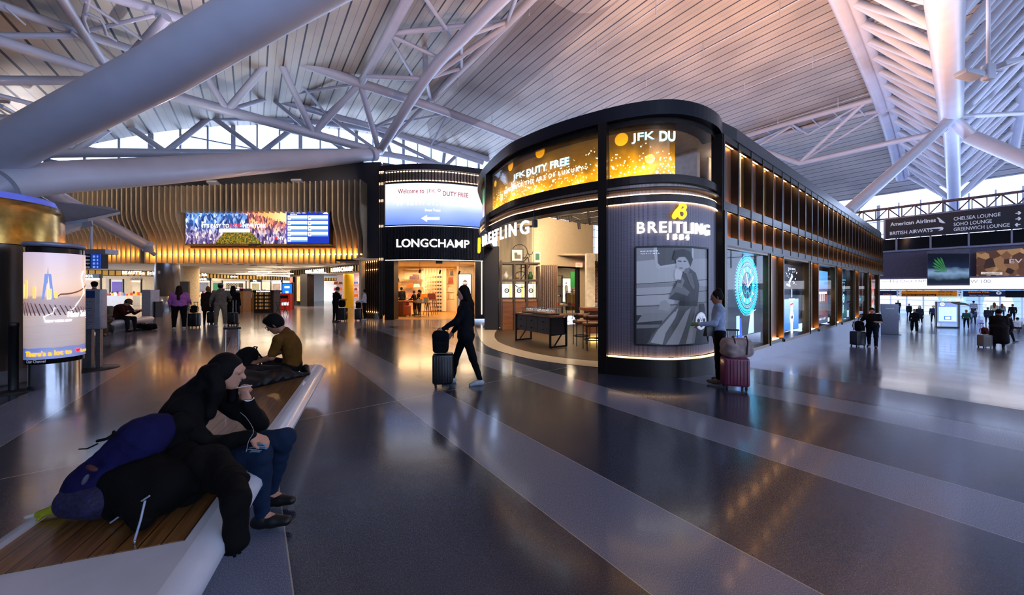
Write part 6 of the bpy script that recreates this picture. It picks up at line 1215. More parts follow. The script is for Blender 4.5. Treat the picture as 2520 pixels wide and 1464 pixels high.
tag(b_.build('totem_display', [M('totem_frame', '#3a3638', .4), EB('totem_blue', '#1c70e0', 1.5), M('totem_tan', '#8c6c50', .5, emit='#8c6c50', es=.3), WTE], loc=(q.x, q.y, 0)), 'slim totem with a bright blue screen at the end of the hall', 'sign')
# columns
q = P(419, 768, 24.6); q.y = 24.6; t2 = thing('steel_clad_column', 'wide brushed steel column under the right slat group', 'column', (X_(419, 24.6), 24.6, 0)); b_ = MB(); b_.lathe([(.66, 0), (.66, 1.1), (.655, 1.1), (.655, 1.115), (.66, 1.115), (.66, 3.45)], (X_(412, 24.6), 24.6, 0), 32); put(b_.build('column_shaft', M('brushed_steel', '#8c8c90', .28, .9, stretch=(8, 8, .4))), t2)
b_ = MB(); b_.box((X_(394, 24), 23.93, 2.8), (.16, .02, .2)); put(b_.build('call_point', STEEL_W), t2)
b_ = MB(); b_.lathe([(.70, 0), (.70, 3.6)], (X_(465, 30.5), 30.5, 0), 32); tag(b_.build('cream_column', M('cream_column', '#e4cda4', .7), loc=(X_(465, 30.5), 30.5, 0)), 'plain round cream column behind the woman in pink', 'column')
q = P(371, 760, 19.6); t2 = thing('bin_station', 'slim grey bin station left of the steel column', 'bin', (q.x, q.y, 0)); b_ = MB(); b_.box((q.x, q.y, .80), (.50, .5, 1.55)); put(b_.build('bin_body', M('grey_bin', '#b8b8c2', .4, .1)), t2); b_ = MB(); b_.box((q.x, q.y, .03), (.6, .6, .06)); b_.box((q.x+.32, q.y+.1, .45), (.12, .4, .9)); put(b_.build('bin_base', BLACK), t2)
b_ = MB(); q = P(453, 730, 26); b_.box((q.x, q.y, 1.1), (.8, .12, 2.2)); tag(b_.build('notice_board', M('grey_notice', '#6a6058', .6), loc=(q.x, q.y, 0)), 'grey notice board between the steel column and the cream column', 'sign')
for px, y, Y, L, lab in ((640, 669, 34, 2.2, 'bright linear ceiling light near the middle of the hall'), (686, 673.5, 31, 2.6, 'linear ceiling light between the two brightest ones'), (555, 681, 45, 3.0, 'faint linear ceiling light over the perfume counter'), (560+60, 674, 40, 3.6, 'thin linear ceiling light in the far hall'), (675, 678.5, 38, 3.8, 'linear ceiling light furthest right in the far hall'), (742, 674, 36, 2.8, 'linear ceiling light beside the slanted gold band'), (735, 681, 42, 2.6, 'short linear ceiling light by the poster columns'), (790, 671.5, 30, 2.6, 'linear ceiling light over the bag shop entrance')):
    q = P(px, y, Y); t2 = thing('linear_light', lab, 'ceiling light', tuple(q)); b_ = MB(); b_.box(q, (L, .14, .07)); put(b_.build('tube', M('hall_tube', '#fff', emit=(1, .86, .66), es=14)), t2); b_ = MB(); b_.tube([q+Vector((-L*.4, 0, 0)), (q.x, q.y, 3.6), q+Vector((L*.4, 0, 0))], .008, 5); put(b_.build('wire', STEEL_W), t2)
for px, y, Y in ((560, 654, 27), (594, 658.5, 28), (623, 657.5, 28.5), (690, 652.5, 27), (690, 660, 29), (793, 653, 27)): b_ = MB(); b_.box((X_(px, Y), Y, 3.605), (.45, .25, .03)); tag(b_.build('ceiling_vent', BLACK, loc=(X_(px, Y), Y, 3.6)), 'small dark vent in the white hall ceiling', 'vent', 'dark vents in the hall ceiling')
# poster pier and bag shop on the right side of the hall
def rw(s_, off=0): return aR+dR*s_+Vector((dR.y, -dR.x))*off
for s_, w_, c1, lab in ((.35, .8, '#c87060', 'lit poster in red tones on the pier'), (2.2, .8, '#e0a060', 'lit poster in orange tones on the pier')):
    p = rw(s_+.2, .12); f2 = flat_place((p.x, p.y, .45), (dR.x, dR.y, 0)); t2 = thing('lightbox_poster', lab, 'poster', (p.x, p.y, .45)); b_ = MB(); b_.add([f2(-w_/2, 0, .02), f2(w_/2, 0, .02), f2(w_/2, 2.4, .02), f2(-w_/2, 2.4, .02)], [(0, 1, 2, 3)]); put(b_.build('printed_sheet', M('sheet_'+c1[1:], c1, .5, emit=c1, es=1.3, var=.6, scale=1.4)), t2)
    b_ = MB(); b_.box((p.x, p.y+.05, 1.65), (w_+.1, .08, 2.5), math.atan2(dR.y, dR.x)); put(b_.build('frame', BRONZE), t2)
b_ = MB(); b_.strip([rw(-.2), rw(3.0)], 0, 3.05, .3); b_.strip([rw(3.0, .2), rw(4.6, .2)], 0, 3.05, .6); struct(b_.build('wall_poster_pier', BRONZE)); b_ = MB(); b_.strip([rw(1.2, .35), rw(1.75, .35)], .05, 2.3, .1); tag(b_.build('black_banner', BLACK, loc=(rw(1.2, .35).x, rw(1.2, .35).y, 0)), 'narrow black banner stand between the two lit pier posters', 'banner')
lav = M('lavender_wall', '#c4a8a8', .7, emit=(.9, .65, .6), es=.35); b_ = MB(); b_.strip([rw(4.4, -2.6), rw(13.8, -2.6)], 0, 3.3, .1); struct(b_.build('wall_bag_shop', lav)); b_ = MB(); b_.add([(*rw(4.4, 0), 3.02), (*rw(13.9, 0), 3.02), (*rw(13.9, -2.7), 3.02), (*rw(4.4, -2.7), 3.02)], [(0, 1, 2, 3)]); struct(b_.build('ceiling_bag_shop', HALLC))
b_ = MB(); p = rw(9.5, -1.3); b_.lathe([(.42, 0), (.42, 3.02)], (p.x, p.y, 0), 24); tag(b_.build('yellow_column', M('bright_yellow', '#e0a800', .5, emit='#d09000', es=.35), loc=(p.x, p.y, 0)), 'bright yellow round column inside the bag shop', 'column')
bagc = ['#1c1a1c', '#e04880', '#c8502c', '#282830', '#d87838', '#7a3020', '#30508c', '#e8c0b0']
for r_, z in enumerate((.9, 1.5, 2.1)):
    b_ = MB(); b_.strip([rw(4.6, -2.2), rw(13.6, -2.2)], z-.03, z, .35); struct(b_.build('trim_bag_shelf', M('shelf_pink_white', '#e4d0cc', .5)))
    for i in range(9):
        if abs(i-5) < 1: continue
        p = rw(4.9+i*.98, -2.3); o = handbag('small handbag on the %s shelf of the bag shop in the hall' % ('low', 'middle', 'upper')[r_], (p.x, p.y, z), 0, rs.uniform(.24, .42), rs.uniform(.2, .32), .14, bagc[(i*3+r_) % 8], .12, 'bags on the shelves of the hall bag shop')
area('hall_glow', (-31, 34, 3.5), 9, 620, (1, .80, .56), (0, 0, 0), 6); area('hall_glow', (-22, 30, 3.5), 8, 330, (1, .76, .5), (0, 0, 0), 4); area('hall_glow', (-34, 46, 3.5), 5, 320, (1, .82, .6), (0, 0, 0), 8); area('bag_shop_glow', (rw(9, -1.3).x, rw(9, -1.3).y, 2.95), 5, 160, (1, .75, .66), (0, 0, 0), 1.5)
b_ = MB(); b_.box((X_(235, 30.5), 30.5, 1.3), (.5, .3, 2.6)); tag(b_.build('black_post', BLACK, loc=(X_(252, 30.5), 30.5, 0)), 'black upright post beside the leftmost perfume bay', 'post')
# ---------------------------------------------------------------- curved handbag shop
LC = Curve2([(-7.04, 18.25), (-5.7, 17.95), (-4.33, 17.9), (-3, 18.15), (-1.5, 18.75)], 8)
lc = thing('boutique_facade', 'curved shop front with a white welcome screen above lit letters', 'shop front', (-4.3, 18, 0))
sa, sb = LC.px(948), LC.L
def lstrip(name, s0, s1, z0, z1, off, mat, th=.1, parent=lc): b_ = MB(); b_.strip(LC.cut(s0, s1, off, 24), z0, z1, th); p = LC.at(s0, off); return b_.build(name, mat, parent, loc=(p.x, p.y, z0))
lstrip('roof_cap', 0, sb, 7.85, 8.15, .12, FASC, .6); lstrip('backing_wall', 0, sb, 3.1, 7.9, -.1, NAVY, .2)
lstrip('light_strip', 0, sb, 7.78, 7.81, .02, STRIPW, .05); lstrip('light_strip', 0, sb, 7.30, 7.33, .02, STRIP, .05)
b_ = MB()
n = 34
for i in range(n+1): p = LC.at(sb*i/n, .04); b_.box((p.x, p.y, 7.55), (.045, .14, .52), .05)
b_.strip(LC.cut(0, sb, .0, 24), 7.28, 7.85, .06, 1); b_.build('lit_fin_band', [BRONZE, M('taupe_metal', '#8a7868', .4, .4)], lc)
m, t, bb = node_mat('welcome_picture'); N = NT(t); co = N.n('ShaderNodeTexCoord').outputs['Object']; s_ = N.n('ShaderNodeSeparateXYZ'); N.put(s_.inputs[0], co); c_ = N.ramp(N.m('ADD', N.m('DIVIDE', s_.outputs[2], 2.14), N.m('MULTIPLY', N.m('SUBTRACT', N.noise(co, .5, 1), .5), .3)), [(0, '#5c80e4'), (.35, '#9cb4f4'), (.62, '#e4ecff'), (.8, '#ffffff'), (1, '#d4e0fc')]); N.put(bb.inputs['Emission Color'], c_); bb.inputs['Emission Strength'].default_value = 1.35; bb.inputs['Base Color'].default_value = (.05, .05, .05, 1)
s0, s1 = LC.px(951), LC.px(1186); lz0, lz1 = 5.0, 7.15; lstrip('welcome_screen', s0, s1, lz0, lz1, .10, m, .06); lstrip('screen_frame', s0-.06, s1+.05, lz0-.05, lz1+.05, .06, BLACK, .06)
def ltext(txt, px0, px1, yb, h_px, mat, d=.11, bold=.01, nm='screen_lettering', th=.006):
    a, c = LC.px(px0), LC.px(px1); p = LC.at((a+c)/2); z = CH+(HZ-yb)*p.y/F; b_ = MB(); text_mb(b_, txt, h_px*p.y/F, lambda x, zz, q: (lambda w_: Vector((w_.x, w_.y, z+zz)))(LC.at((a+c)/2+x, d+q)), c-a, bold, th); b_.build(nm, mat, lc, loc=(p.x, p.y, z))
PLUM = EB('plum_text', '#8c1838', .9); ltext('Welcome to', 982, 1045, 477, 11, PLUM); ltext('JFK', 1051, 1072, 478, 11, EB('thin_plum_text', '#a86478', .9), bold=0); ltext('DUTY FREE', 1090, 1151, 485, 11, PLUM, bold=.02); ltext('W 12TH ST. MARKET', 976, 1157, 506, 16, M('bright_white_text', '#fff', emit=(1, 1, 1), es=2.2), bold=.03); ltext('Sweet Treats', 1047, 1084, 521, 6, WTE)
b_ = MB(); pA = lambda px, y: (lambda p: Vector((p.x, p.y, CH+(HZ-y)*p.y/F)))(LC.at(LC.px(px), .115)); b_.add([pA(*q) for q in ((1038, 537), (1052, 529), (1052, 534), (1082, 534), (1082, 541), (1052, 541), (1052, 546))], [(0, 6, 5, 4, 3, 2, 1)[::-1]]); b_.build('arrow', WTE, lc)
b_ = MB(); c0_ = LC.px(1081); p = LC.at(c0_); disc(b_, lambda x, z, d: (lambda w_: Vector((w_.x, w_.y, CH+(HZ-470)*p.y/F+z)))(LC.at(c0_+x, .115)), 0, 0, .05, .08, 0, 16); b_.build('round_emblem', PLUM, lc)
b_ = MB(); n = 66
for i in range(n+1):
    s_ = LC.px(945)+(sb-LC.px(945))*i/n; p = LC.at(s_, .06); b_.box((p.x, p.y, 4.02), (.05, .12, 1.72))
b_.strip(LC.cut(0, sb, .02, 24), 3.14, 4.92, .1, 0); b_.build('ribbed_fascia', M('black_ribs', '#0d0d14', .4, .3), lc); lstrip('light_strip', s0, sb, 4.905, 4.92, .14, M('pale_fascia_strip', '#fff', emit=(.85, .85, 1), es=3), .03); lstrip('light_strip', s0, sb, 3.13, 3.15, .12, STRIPW, .02)
ltext('LONGCHAMP', 980, 1153, 609, 20, WHITE_E, .14, .02, 'lit_lettering', .05)
b_ = MB(); b_.strip(LC.cut(0, LC.px(948), .1, 3), 0.25, 7.85, .3); b_.build('lit_corner_pier', M('taupe_metal', '#8a7868'), lc); b_ = MB()
for i in range(4): p = LC.at(LC.px(936+i*4), .14); b_.box((p.x, p.y, 4.0), (.03, .06, 7.6))
b_.build('corner_fin', BRONZE, lc); b_ = MB()
for z in (7.8, 7.2, 6.3, 4.95, 3.2): 
    for i in range(3): p = LC.at(LC.px(938+i*4), .115); b_.box((p.x, p.y, z), (.05, .02, .12))
b_.build('glow_spot', STRIP, lc)
p0, p1 = LC.at(LC.px(950)), LC.at(LC.px(972)); b_ = MB(); b_.box(((p0.x+p1.x)/2, p0.y+.1, 1.6), (p1.x-p0.x, .5, 3.2), -.15); b_.build('door_pier', M('black_pier', '#15120f', .4, .3), lc); p2 = LC.at(LC.px(1183)); b_ = MB(); b_.box((p2.x, p2.y+.1, 1.6), (.66, .4, 3.2), .2); b_.build('door_pier', M('black_pier', '#15120f', .4, .3), lc)
b_ = MB(); p2 = LC.at(LC.px(1184)); b_.box((p2.x+.05, p2.y-.16, 1.7), (.04, .05, 2.9)); b_.build('light_strip', STRIPW, lc)
# ribbed side panel left of the shop
t2 = thing('ribbed_panel', 'low panel of lit vertical metal ribs between the hall and the curved shop', 'panel', (X_(908, 19.2), 19.2, 0)); b_ = MB(); xa, xb = X_(887, 20.2), X_(936, 18.4)
for i in range(11): a = i/10; b_.box((xa+(xb-xa)*a, 20.2-1.8*a-.05, 1.75), (.05, .1, 2.9))
put(b_.build('rib', BRONZE), t2); b_ = MB(); b_.hull2([Vector((xa, 20.3, .3)), Vector((xb, 18.5, .3)), Vector((xb, 18.6, .3)), Vector((xa, 20.4, .3))], [Vector((xa, 20.3, 3.2)), Vector((xb, 18.5, 3.2)), Vector((xb, 18.6, 3.2)), Vector((xa, 20.4, 3.2))]); put(b_.build('rib_backing', M('taupe_metal', '#8a7868')), t2)
b_ = MB(); aa = math.atan2(-1.8, xb-xa)
for z in (.34, 2.7, 3.15): b_.box(((xa+xb)/2, 19.33, z), (math.hypot(xb-xa, 1.8), .04, .025), aa)
put(b_.build('light_strip', STRIP), t2); b_ = MB(); b_.box(((xa+xb)/2, 19.4, .14), (math.hypot(xb-xa, 1.8), .2, .28), aa); put(b_.build('plinth', BRONZE), t2)
b_ = MB(); b_.box((X_(912, 21.5), 21.5, 3.35), (3.4, 2.0, .1)); b_.add([(X_(886, 20.3), 20.3, 3.2), (xb, 18.5, 3.2), (xb, 18.5, 10.2), (X_(893, 24.4), 24.4, 10.7), (X_(893, 24.4), 24.4, 3.2)], [(0, 1, 2, 3, 4)]) if False else None; struct(b_.build('trim_soffit', NAVY))
b_ = MB(); b_.add([(X_(936, 24.5), 24.5, 7.5), (-7.0, 18.4, 7.5), (-7.0, 18.4, 8.0), (X_(936, 24.5), 24.5, 11)], [(0, 1, 2, 3)]); b_.add([(-9.5, 25.0, 10.9), (-1.2, 24, 9.3), (.6, 24, 8.2), (-1.5, 19, 7.9), (-6.9, 18.6, 7.9)], [(0, 1, 2, 3, 4)]); struct(b_.build('wall_over_shop', M('blue_grey_fascia', '#4c5064', .6)))
# shop interior
CWL = M('longshop_wall', '#ecd0a4', .8, var=.04); b_ = MB(); b_.strip([Vector((-8.4, 19)), Vector((-8.6, 24.3)), Vector((-3.4, 24.8)), Vector((-2.6, 22.4)), Vector((-1.3, 22.4)), Vector((-1.2, 19.2))], 0, 3.4, .1); struct(b_.build('wall_handbag_shop', CWL))
b_ = MB(); b_.prism([(-8.6, 18.6), (-1.2, 19), (-1.2, 25), (-8.6, 25)], 3.2, 3.3); struct(b_.build('ceiling_handbag_shop', M('longshop_ceiling', '#e0cfb4', .8))); b_ = MB(); b_.prism([(-7.0, 18.3), (-5.6, 18.0), (-4.3, 17.95), (-3, 18.2), (-1.6, 18.8), (-1.2, 25), (-8.6, 25)], .0, .006); struct(b_.build('floor_handbag_shop', M('longshop_floor', '#b8863c', .35, coat=.2)))
b_ = MB(); YB = 24.0
for px in range(1044, 1090, 7): b_.box((X_(px, YB), YB+.15, 1.6), (.06, .12, 3.0))
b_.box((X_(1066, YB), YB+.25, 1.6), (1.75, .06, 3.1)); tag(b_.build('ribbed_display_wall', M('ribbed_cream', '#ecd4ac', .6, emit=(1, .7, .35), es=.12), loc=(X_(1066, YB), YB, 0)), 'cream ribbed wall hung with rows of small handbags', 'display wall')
mini = None; cols7 = ['#d8b890', '#c8a078', '#b88c60', '#a86838', '#8c3c14', '#28242c', '#2c1c18']
for j in range(7):
    mini = None
    for i in range(10):
        p = Vector((X_(1047+j*6.2, YB-.1), YB-.1, 2.42-.25*i-(.1 if i else 0)))
        if mini is None:
            b_ = MB(); b_.rbox((0, 0, .05), (.13, .06, .11), .02, seg=2); b_.tube([(.05*math.cos(a), 0, .10+.11*math.sin(a)) for a in [math.pi*k/8 for k in range(9)]], .006, 5); mini = b_.build('handbag', M('mini_'+cols7[j][1:], cols7[j], .5)); o = mini
        else: o = mini.copy(); COL.objects.link(o)
        o.location = p; tag(o, 'small handbag hung in column %s of the cream ribbed wall' % ('one', 'two', 'three', 'four', 'five', 'six', 'seven')[j], 'handbag', 'bags hung in column %d of the ribbed wall' % (j+1))
def shelfset(label, x0_, x1_, Y, zs, fr=True):
    t3 = thing('wall_shelf', label, 'shelf', ((x0_+x1_)/2, Y, zs[0])); b_ = MB()
    for z in zs: b_.box(((x0_+x1_)/2, Y, z), (x1_-x0_, .3, .03))
    put(b_.build('shelf_board', M('brass_shelf', '#a87c44', .4, .5)), t3)
    if fr:
        b_ = MB()
        for z0_, z1_ in zip(zs[:-1], zs[1:]): b_.tube([(x0_+.15, Y-.12, z0_+.02), (x0_+.15, Y-.12, z1_-.06), (x1_-.35, Y-.12, z1_-.06), (x1_-.35, Y-.12, z0_+.02)], .012, 6)
        put(b_.build('brass_frame', M('brass_shelf', '#a87c44')), t3)
    return t3
shelfset('brass shelves left of the ribbed wall holding large bags', X_(990, 24.1), X_(1040, 24.1), 24.1, [1.0, 1.72, 2.28, 3.0]); shelfset('short brass shelf at the far left of the handbag shop', X_(968, 23.9), X_(990, 23.9), 23.9, [1.7, 2.1], False); shelfset('narrow brass shelves right of the ribbed wall', X_(1100, 22.6), X_(1117, 22.6), 22.6, [.95, 1.4, 1.95, 2.5, 3.0], True)
for lab, px, z, Y, w_, h, c in (('black handbag on the short left shelf', 977, 2.12, 23.9, .35, .24, '#1c1a1c'), ('orange round handbag on the short left shelf', 980, 1.72, 23.9, .32, .2, '#d87818'), ('small purple handbag on the top brass shelf', 1014, 2.30, 24.1, .32, .22, '#5c3040'), ('large purple tote on the top brass shelf', 1023, 2.30, 24.1, .46, .34, '#4c2838'), ('tan tote on the middle brass shelf', 1010, 1.74, 24.1, .5, .32, '#9c5818'),
        ('white structured bag on the middle brass shelf', 1026, 1.74, 24.1, .46, .22, '#d8c8b0'), ('rose handbag behind the shoppers', 1011, 1.05, 24.0, .36, .24, '#a06858'), ('black bag on the top right narrow shelf', 1112, 2.52, 22.5, .2, .28, '#2c201c'), ('brown tote on the second right narrow shelf', 1110, 1.97, 22.5, .32, .42, '#8c3c14'), ('cream bag on the third right narrow shelf', 1109, 1.42, 22.5, .32, .3, '#c8b89c'), ('white crescent bag on the lowest right narrow shelf', 1113, .97, 22.5, .2, .3, '#e0d0b0')):
    handbag(lab, (X_(px, Y), Y-.05, z+.01), 0, w_, h, .14, c, .12)
# tables and bags in the middle
def table(label, px, Y, w_, d, h, col, legs=6):
    q = Vector((X_(px, Y), Y, 0)); t3 = thing('side_table', label, 'table', tuple(q)); b_ = MB(); b_.lathe([(0, h-.03), (w_/2, h-.03), (w_/2, h), (0, h)], (0, 0, 0), 24); local(b_.build('table_top', M('walnut', '#5c3014', .4)), t3)
    for i in range(legs): a = 2*math.pi*i/legs+.4; b_ = MB(); b_.tube([(w_*.36*math.cos(a), w_*.36*math.sin(a), h-.03), (w_*.5*math.cos(a), w_*.5*math.sin(a), 0)], [.025, .014], 8); local(b_.build('leg', M('walnut', '#5c3014')), t3)
    return q
q = table('dark round table with cream bags at the front of the handbag shop', 1042, 20.2, 1.0, 1, .82, '#5c3014'); handbag('cream crescent bag left on the dark round table', (q.x-.18, q.y-.1, .83), 0, .36, .2, .14, '#e8c890', .10); handbag('cream bucket bag right on the dark round table', (q.x+.18, q.y-.1, .83), 0, .30, .30, .16, '#e8d098', .12)
q = table('second dark round table with an orange bag behind the front one', 1060, 21.6, .9, 1, .95, '#5c3014'); handbag('large brown tote on the second round table', (q.x+.05, q.y, .96), 0, .55, .38, .2, '#6c2c14', .18); handbag('bright orange bag on the second round table left side', (q.x-.38, q.y-.2, .96), 0, .46, .36, .18, '#f08c10', .12)
b_ = MB(); b_.box((X_(978, 20.6), 20.6, .42), (.9, .7, .84)); b_.box((X_(998, 20.6), 20.6, .86), (1.7, .8, .08)); tag(b_.build('sales_counter', wood_mat('cherry_wood', '#7c3c10', '#a45820'), loc=(X_(985, 20.6), 20.6, 0)), 'red brown wooden sales counter in the handbag shop', 'counter')
pp_ = P(1143, 700, 21.9); t3 = thing('lightbox_poster', 'white lightbox portrait of a person in sunglasses at the right of the handbag shop', 'poster', tuple(pp_)); b_ = MB(); b_.box((pp_.x, 22.25, 1.55), (1.05, .3, 3.1)); b_.box((pp_.x, 22.08, 1.45), (.84, .08, 2.3), 0, 1); put(b_.build('frame', [M('taupe_pier', '#a89880', .7), BLACK]), t3); f = flat_place((pp_.x, 22.03, 1.45), (1, 0, 0))
b_ = MB(); b_.add([f(-.38, -1.1, 0), f(.38, -1.1, 0), f(.38, 1.1, 0), f(-.38, 1.1, 0)], [(0, 1, 2, 3)]); put(b_.build('printed_sheet', M('poster_white', '#fff', emit=(1, .97, .92), es=2)), t3)
b_ = MB(); b_.add([f(x, z, .004) for x, z in ellp(.02, .55, .16, .22)], [tuple(range(26))]); b_.add([f(x, z, .003) for x, z in ((-.07, .4), (.11, .4), (.13, .2), (.37, .02), (.37, -1.0), (-.37, -1.0), (-.37, -.1), (-.08, .2))], [tuple(range(8))][:1]); put(b_.build('printed_portrait', M('portrait_grey', '#6c6460', emit='#6c6460', es=.4)), t3)
b_ = MB(); disc(b_, f, -.05, .56, .045, .06, .006, 16); disc(b_, f, .09, .56, .045, .06, .006, 16); put(b_.build('printed_glasses', WTE), t3)
for px, y, lab in ((1033, 667, 'black pendant spot left of the door sensor'), (1083, 669, 'black pendant spot under the door sensor'), (1130, 671, 'black pendant spot before the portrait lightbox')):
    q = P(px, y, 18.9); t3 = thing('pendant_spot', lab, 'pendant lamp', tuple(q)); b_ = MB(); b_.tube([q, (q.x, q.y, 3.2)], .008, 6); put(b_.build('cable', BLACK), t3); b_ = MB(); b_.tube([q+Vector((.03, 0, .10)), q-Vector((.03, 0, .10))], .05, 12); put(b_.build('lamp_head', BLACK), t3)
b_ = MB(); q = P(1081, 645.5, 18.3); b_.box(q, (.34, .12, .14)); tag(b_.build('door_sensor', BLACK, loc=q), 'black sensor box over the middle of the shop door', 'sensor')
area('bag_shop_glow', (-5.5, 22, 3.15), 4, 330, (1, .66, .34), (0, 0, 0), 3.5); area('bag_shop_glow', (-2.4, 20.6, 3.15), 1.5, 80, (1, .72, .42), (0, 0, 0))
spot('wall_wash', (X_(1066, 23), 22.9, 3.1), (X_(1066, 24), 24.1, 1.2), 150, (1, .72, .40), 90); spot('wall_wash', (X_(1015, 23), 22.9, 3.1), (X_(1015, 24), 24.1, 1.6), 130, (1, .72, .40), 90)

for x_ in (-27, -20, -14): spot('slat_fill', (x_, 17.5, 9.8), (x_, 24, 6.6), 900, (1, .80, .62), 80, .8, .3)  # spots added in mid-air, without fixtures, to brighten the slat fronts
# ---------------------------------------------------------------- far terminal front on the right
VF = 32.2
def fp(px, z, off=0): p = hit_v(px, 700, VF-off); return Vector((p.x, p.y, z))
def zf(y, px=2178): return hit_v(px, y, VF).z
def fbox(mb, px0, px1, z0, z1, o0=0, o1=.3, mi=0):
    a, c, d, e = fp(px0, z0, o1), fp(px1, z0, o1), fp(px1, z0, o0), fp(px0, z0, o0); mb.hull2([a, d, e, c][::1] if False else [a, c, d, e], [Vector((q.x, q.y, z1)) for q in (a, c, d, e)], mi); return mb
ff = lambda px, z, off=.31: flat_place(fp(px, z, off), (-UD.x, -UD.y, 0))
PXR = 2760
t_ = thing('terminal_front', 'grey upper wall of the far terminal hall with a glass parapet', 'building front', tuple(fp(2350, 1.6)))
b_ = MB(); fbox(b_, 2120, PXR, zf(690), zf(622), 0, .2); put(b_.build('grey_wall', M('grey_wall_panel', '#54546a', .5, .2)), t_); b_ = MB(); fbox(b_, 2120, PXR, zf(622), zf(618), -.1, .3); put(b_.build('metal_rail', M('rail_grey', '#8c90a8', .4, .4)), t_)
b_ = MB(); fbox(b_, 2120, PXR, zf(619), zf(590), -.02, .02); put(b_.build('glass_parapet', M('dark_glass', '#0c1018', .08, var=.2)), t_)
for px in (2206, 2290, 2384, 2490, 2620): b_ = MB(); fbox(b_, px-2.5, px+2.5, zf(620), zf(588), -.05, .12); put(b_.build('glass_post', M('rail_grey', '#8c90a8')), t_)
sg = thing('lounge_sign', 'long dark lounge direction sign across the far terminal front', 'sign', tuple(fp(2178, zf(590), .3))); b_ = MB(); fbox(b_, 2178, PXR, zf(589), zf(542), 0, .3); put(b_.build('sign_board', M('slate_sign', '#1c202c', .5)), sg); b_ = MB(); fbox(b_, 2174, 2179, zf(590), zf(540), 0, .32); fbox(b_, 2174, PXR, zf(541.5), zf(539.5), 0, .32); put(b_.build('edge_trim', M('rail_grey', '#8c90a8')), sg)
TXS = M('sign_white_text', '#c8ccd8', .5, emit='#c0c6d4', es=.35)
def ftext(txt, pxl, pxr, y, h_px, mat=TXS, par=sg, off=.31, bold=.01, nm='sign_lettering'):
    """y is the baseline row at the left end of the word"""
    a = hit_v(pxl, y, VF-off); c = hit_v(pxr, y, VF-off); w_ = Vector((c.x-a.x, c.y-a.y)).length; Ya = a.y; b_ = MB(); text_mb(b_, txt, h_px*Ya/F, flat_place(a, (-UD.x, -UD.y, 0)), w_, bold, .01, 'l'); return put(b_.build(nm, mat), par)
ftext('American Airlines', 2191, 2303, 557, 9, bold=.03); ftext('BRITISH AIRWAYS', 2190, 2295, 579, 8.5, bold=.02)
ftext('CHELSEA LOUNGE', 2347, 2462, 543, 8.5); ftext('SOHO LOUNGE', 2347, 2441, 556.5, 8.5); ftext('GREENWICH LOUNGE', 2347, 2485, 569, 8.5)
b_ = MB(); g = lambda px, y: hit_v(px, y, VF-.32)
b_.add([g(2305, 535), g(2311, 536), g(2327, 549), g(2318, 549)], [(0, 3, 2, 1)]); b_.add([g(2310, 541), g(2316, 546), g(2327, 549), g(2312, 547)], [(0, 3, 2, 1)]); put(b_.build('airline_emblem', TXS), sg); b_ = MB(); b_.add([g(2268, 563), g(2300, 560), g(2318, 558), g(2322, 561), g(2320, 566), g(2308, 568), g(2316, 563), g(2300, 563)], [tuple(range(8))[::-1]]); put(b_.build('ribbon_emblem', TXS), sg)
b_ = MB()
for y, dr_ in ((525, 1), (539, 1), (553, -1)):
    x0_, x1_ = 2499, 2511; b_.tube([g(x0_, y), g(x1_, y-1)], .035, 4); tip = (x1_, y-1) if dr_ > 0 else (x0_, y); b_.tube([g(tip[0]-dr_*5, tip[1]-4), g(*tip), g(tip[0]-dr_*5, tip[1]+4)], .035, 4)
put(b_.build('arrow', TXS), sg)
# brown lattice rail above the sign
lt = thing('lattice_rail', 'brown steel lattice rail along the top of the lounge sign', 'lattice', tuple(fp(2178, zf(541)))); BR = M('brown_steel', '#5c4a4e', .5, .3); zt, zb = zf(514), zf(541)
b_ = MB(); b_.tube([fp(2085, zt), fp(PXR, zt)], .10, 8); b_.tube([fp(2085, zb+.06), fp(PXR, zb+.06)], .07, 8); put(b_.build('rail', BR), lt)
for i in range(17): px = 2092+30*i+i*i*.35; b_ = MB(); fbox(b_, px, px+3.5, zb, zt, -.1, .1); put(b_.build('post', BR), lt)
for i in range(16): px = 2092+30*i+i*i*.35; qx = 2092+30*(i+1)+(i+1)**2*.35; b_ = MB(); b_.tube([fp(px, zt if i % 2 else zb), fp(qx, zb if i % 2 else zt)], .045, 6); put(b_.build('diagonal', BR), lt)
# led ribbon
m = M('led_ribbon_white', '#ffffff', .5, emit=(.92, .90, 1), es=3.2, var=0); led = thing('led_ribbon', 'bright white led ribbon with thin serif words under the grey wall', 'screen', tuple(fp(2178, zf(711), .5)))
b_ = MB(); fbox(b_, 2130, PXR, zf(711), zf(688), .1, .5); put(b_.build('lit_face', m), led); b_ = MB(); fbox(b_, 2130, PXR, zf(688), zf(684.5), 0, .9); fbox(b_, 2130, PXR, zf(713.5), zf(711), 0, .6); put(b_.build('ledge', M('pinkish_ledge', '#8c8498', .4, .2)), led)
DT = M('ribbon_dark_text', '#3a3848', .6, emit='#3a3848', es=.3); ftext('ted by Over Half', 2174, 2279, 698, 10, DT, led, .52, .0); ftext('W 100', 2388, 2438, 697, 9, DT, led, .52, .0)
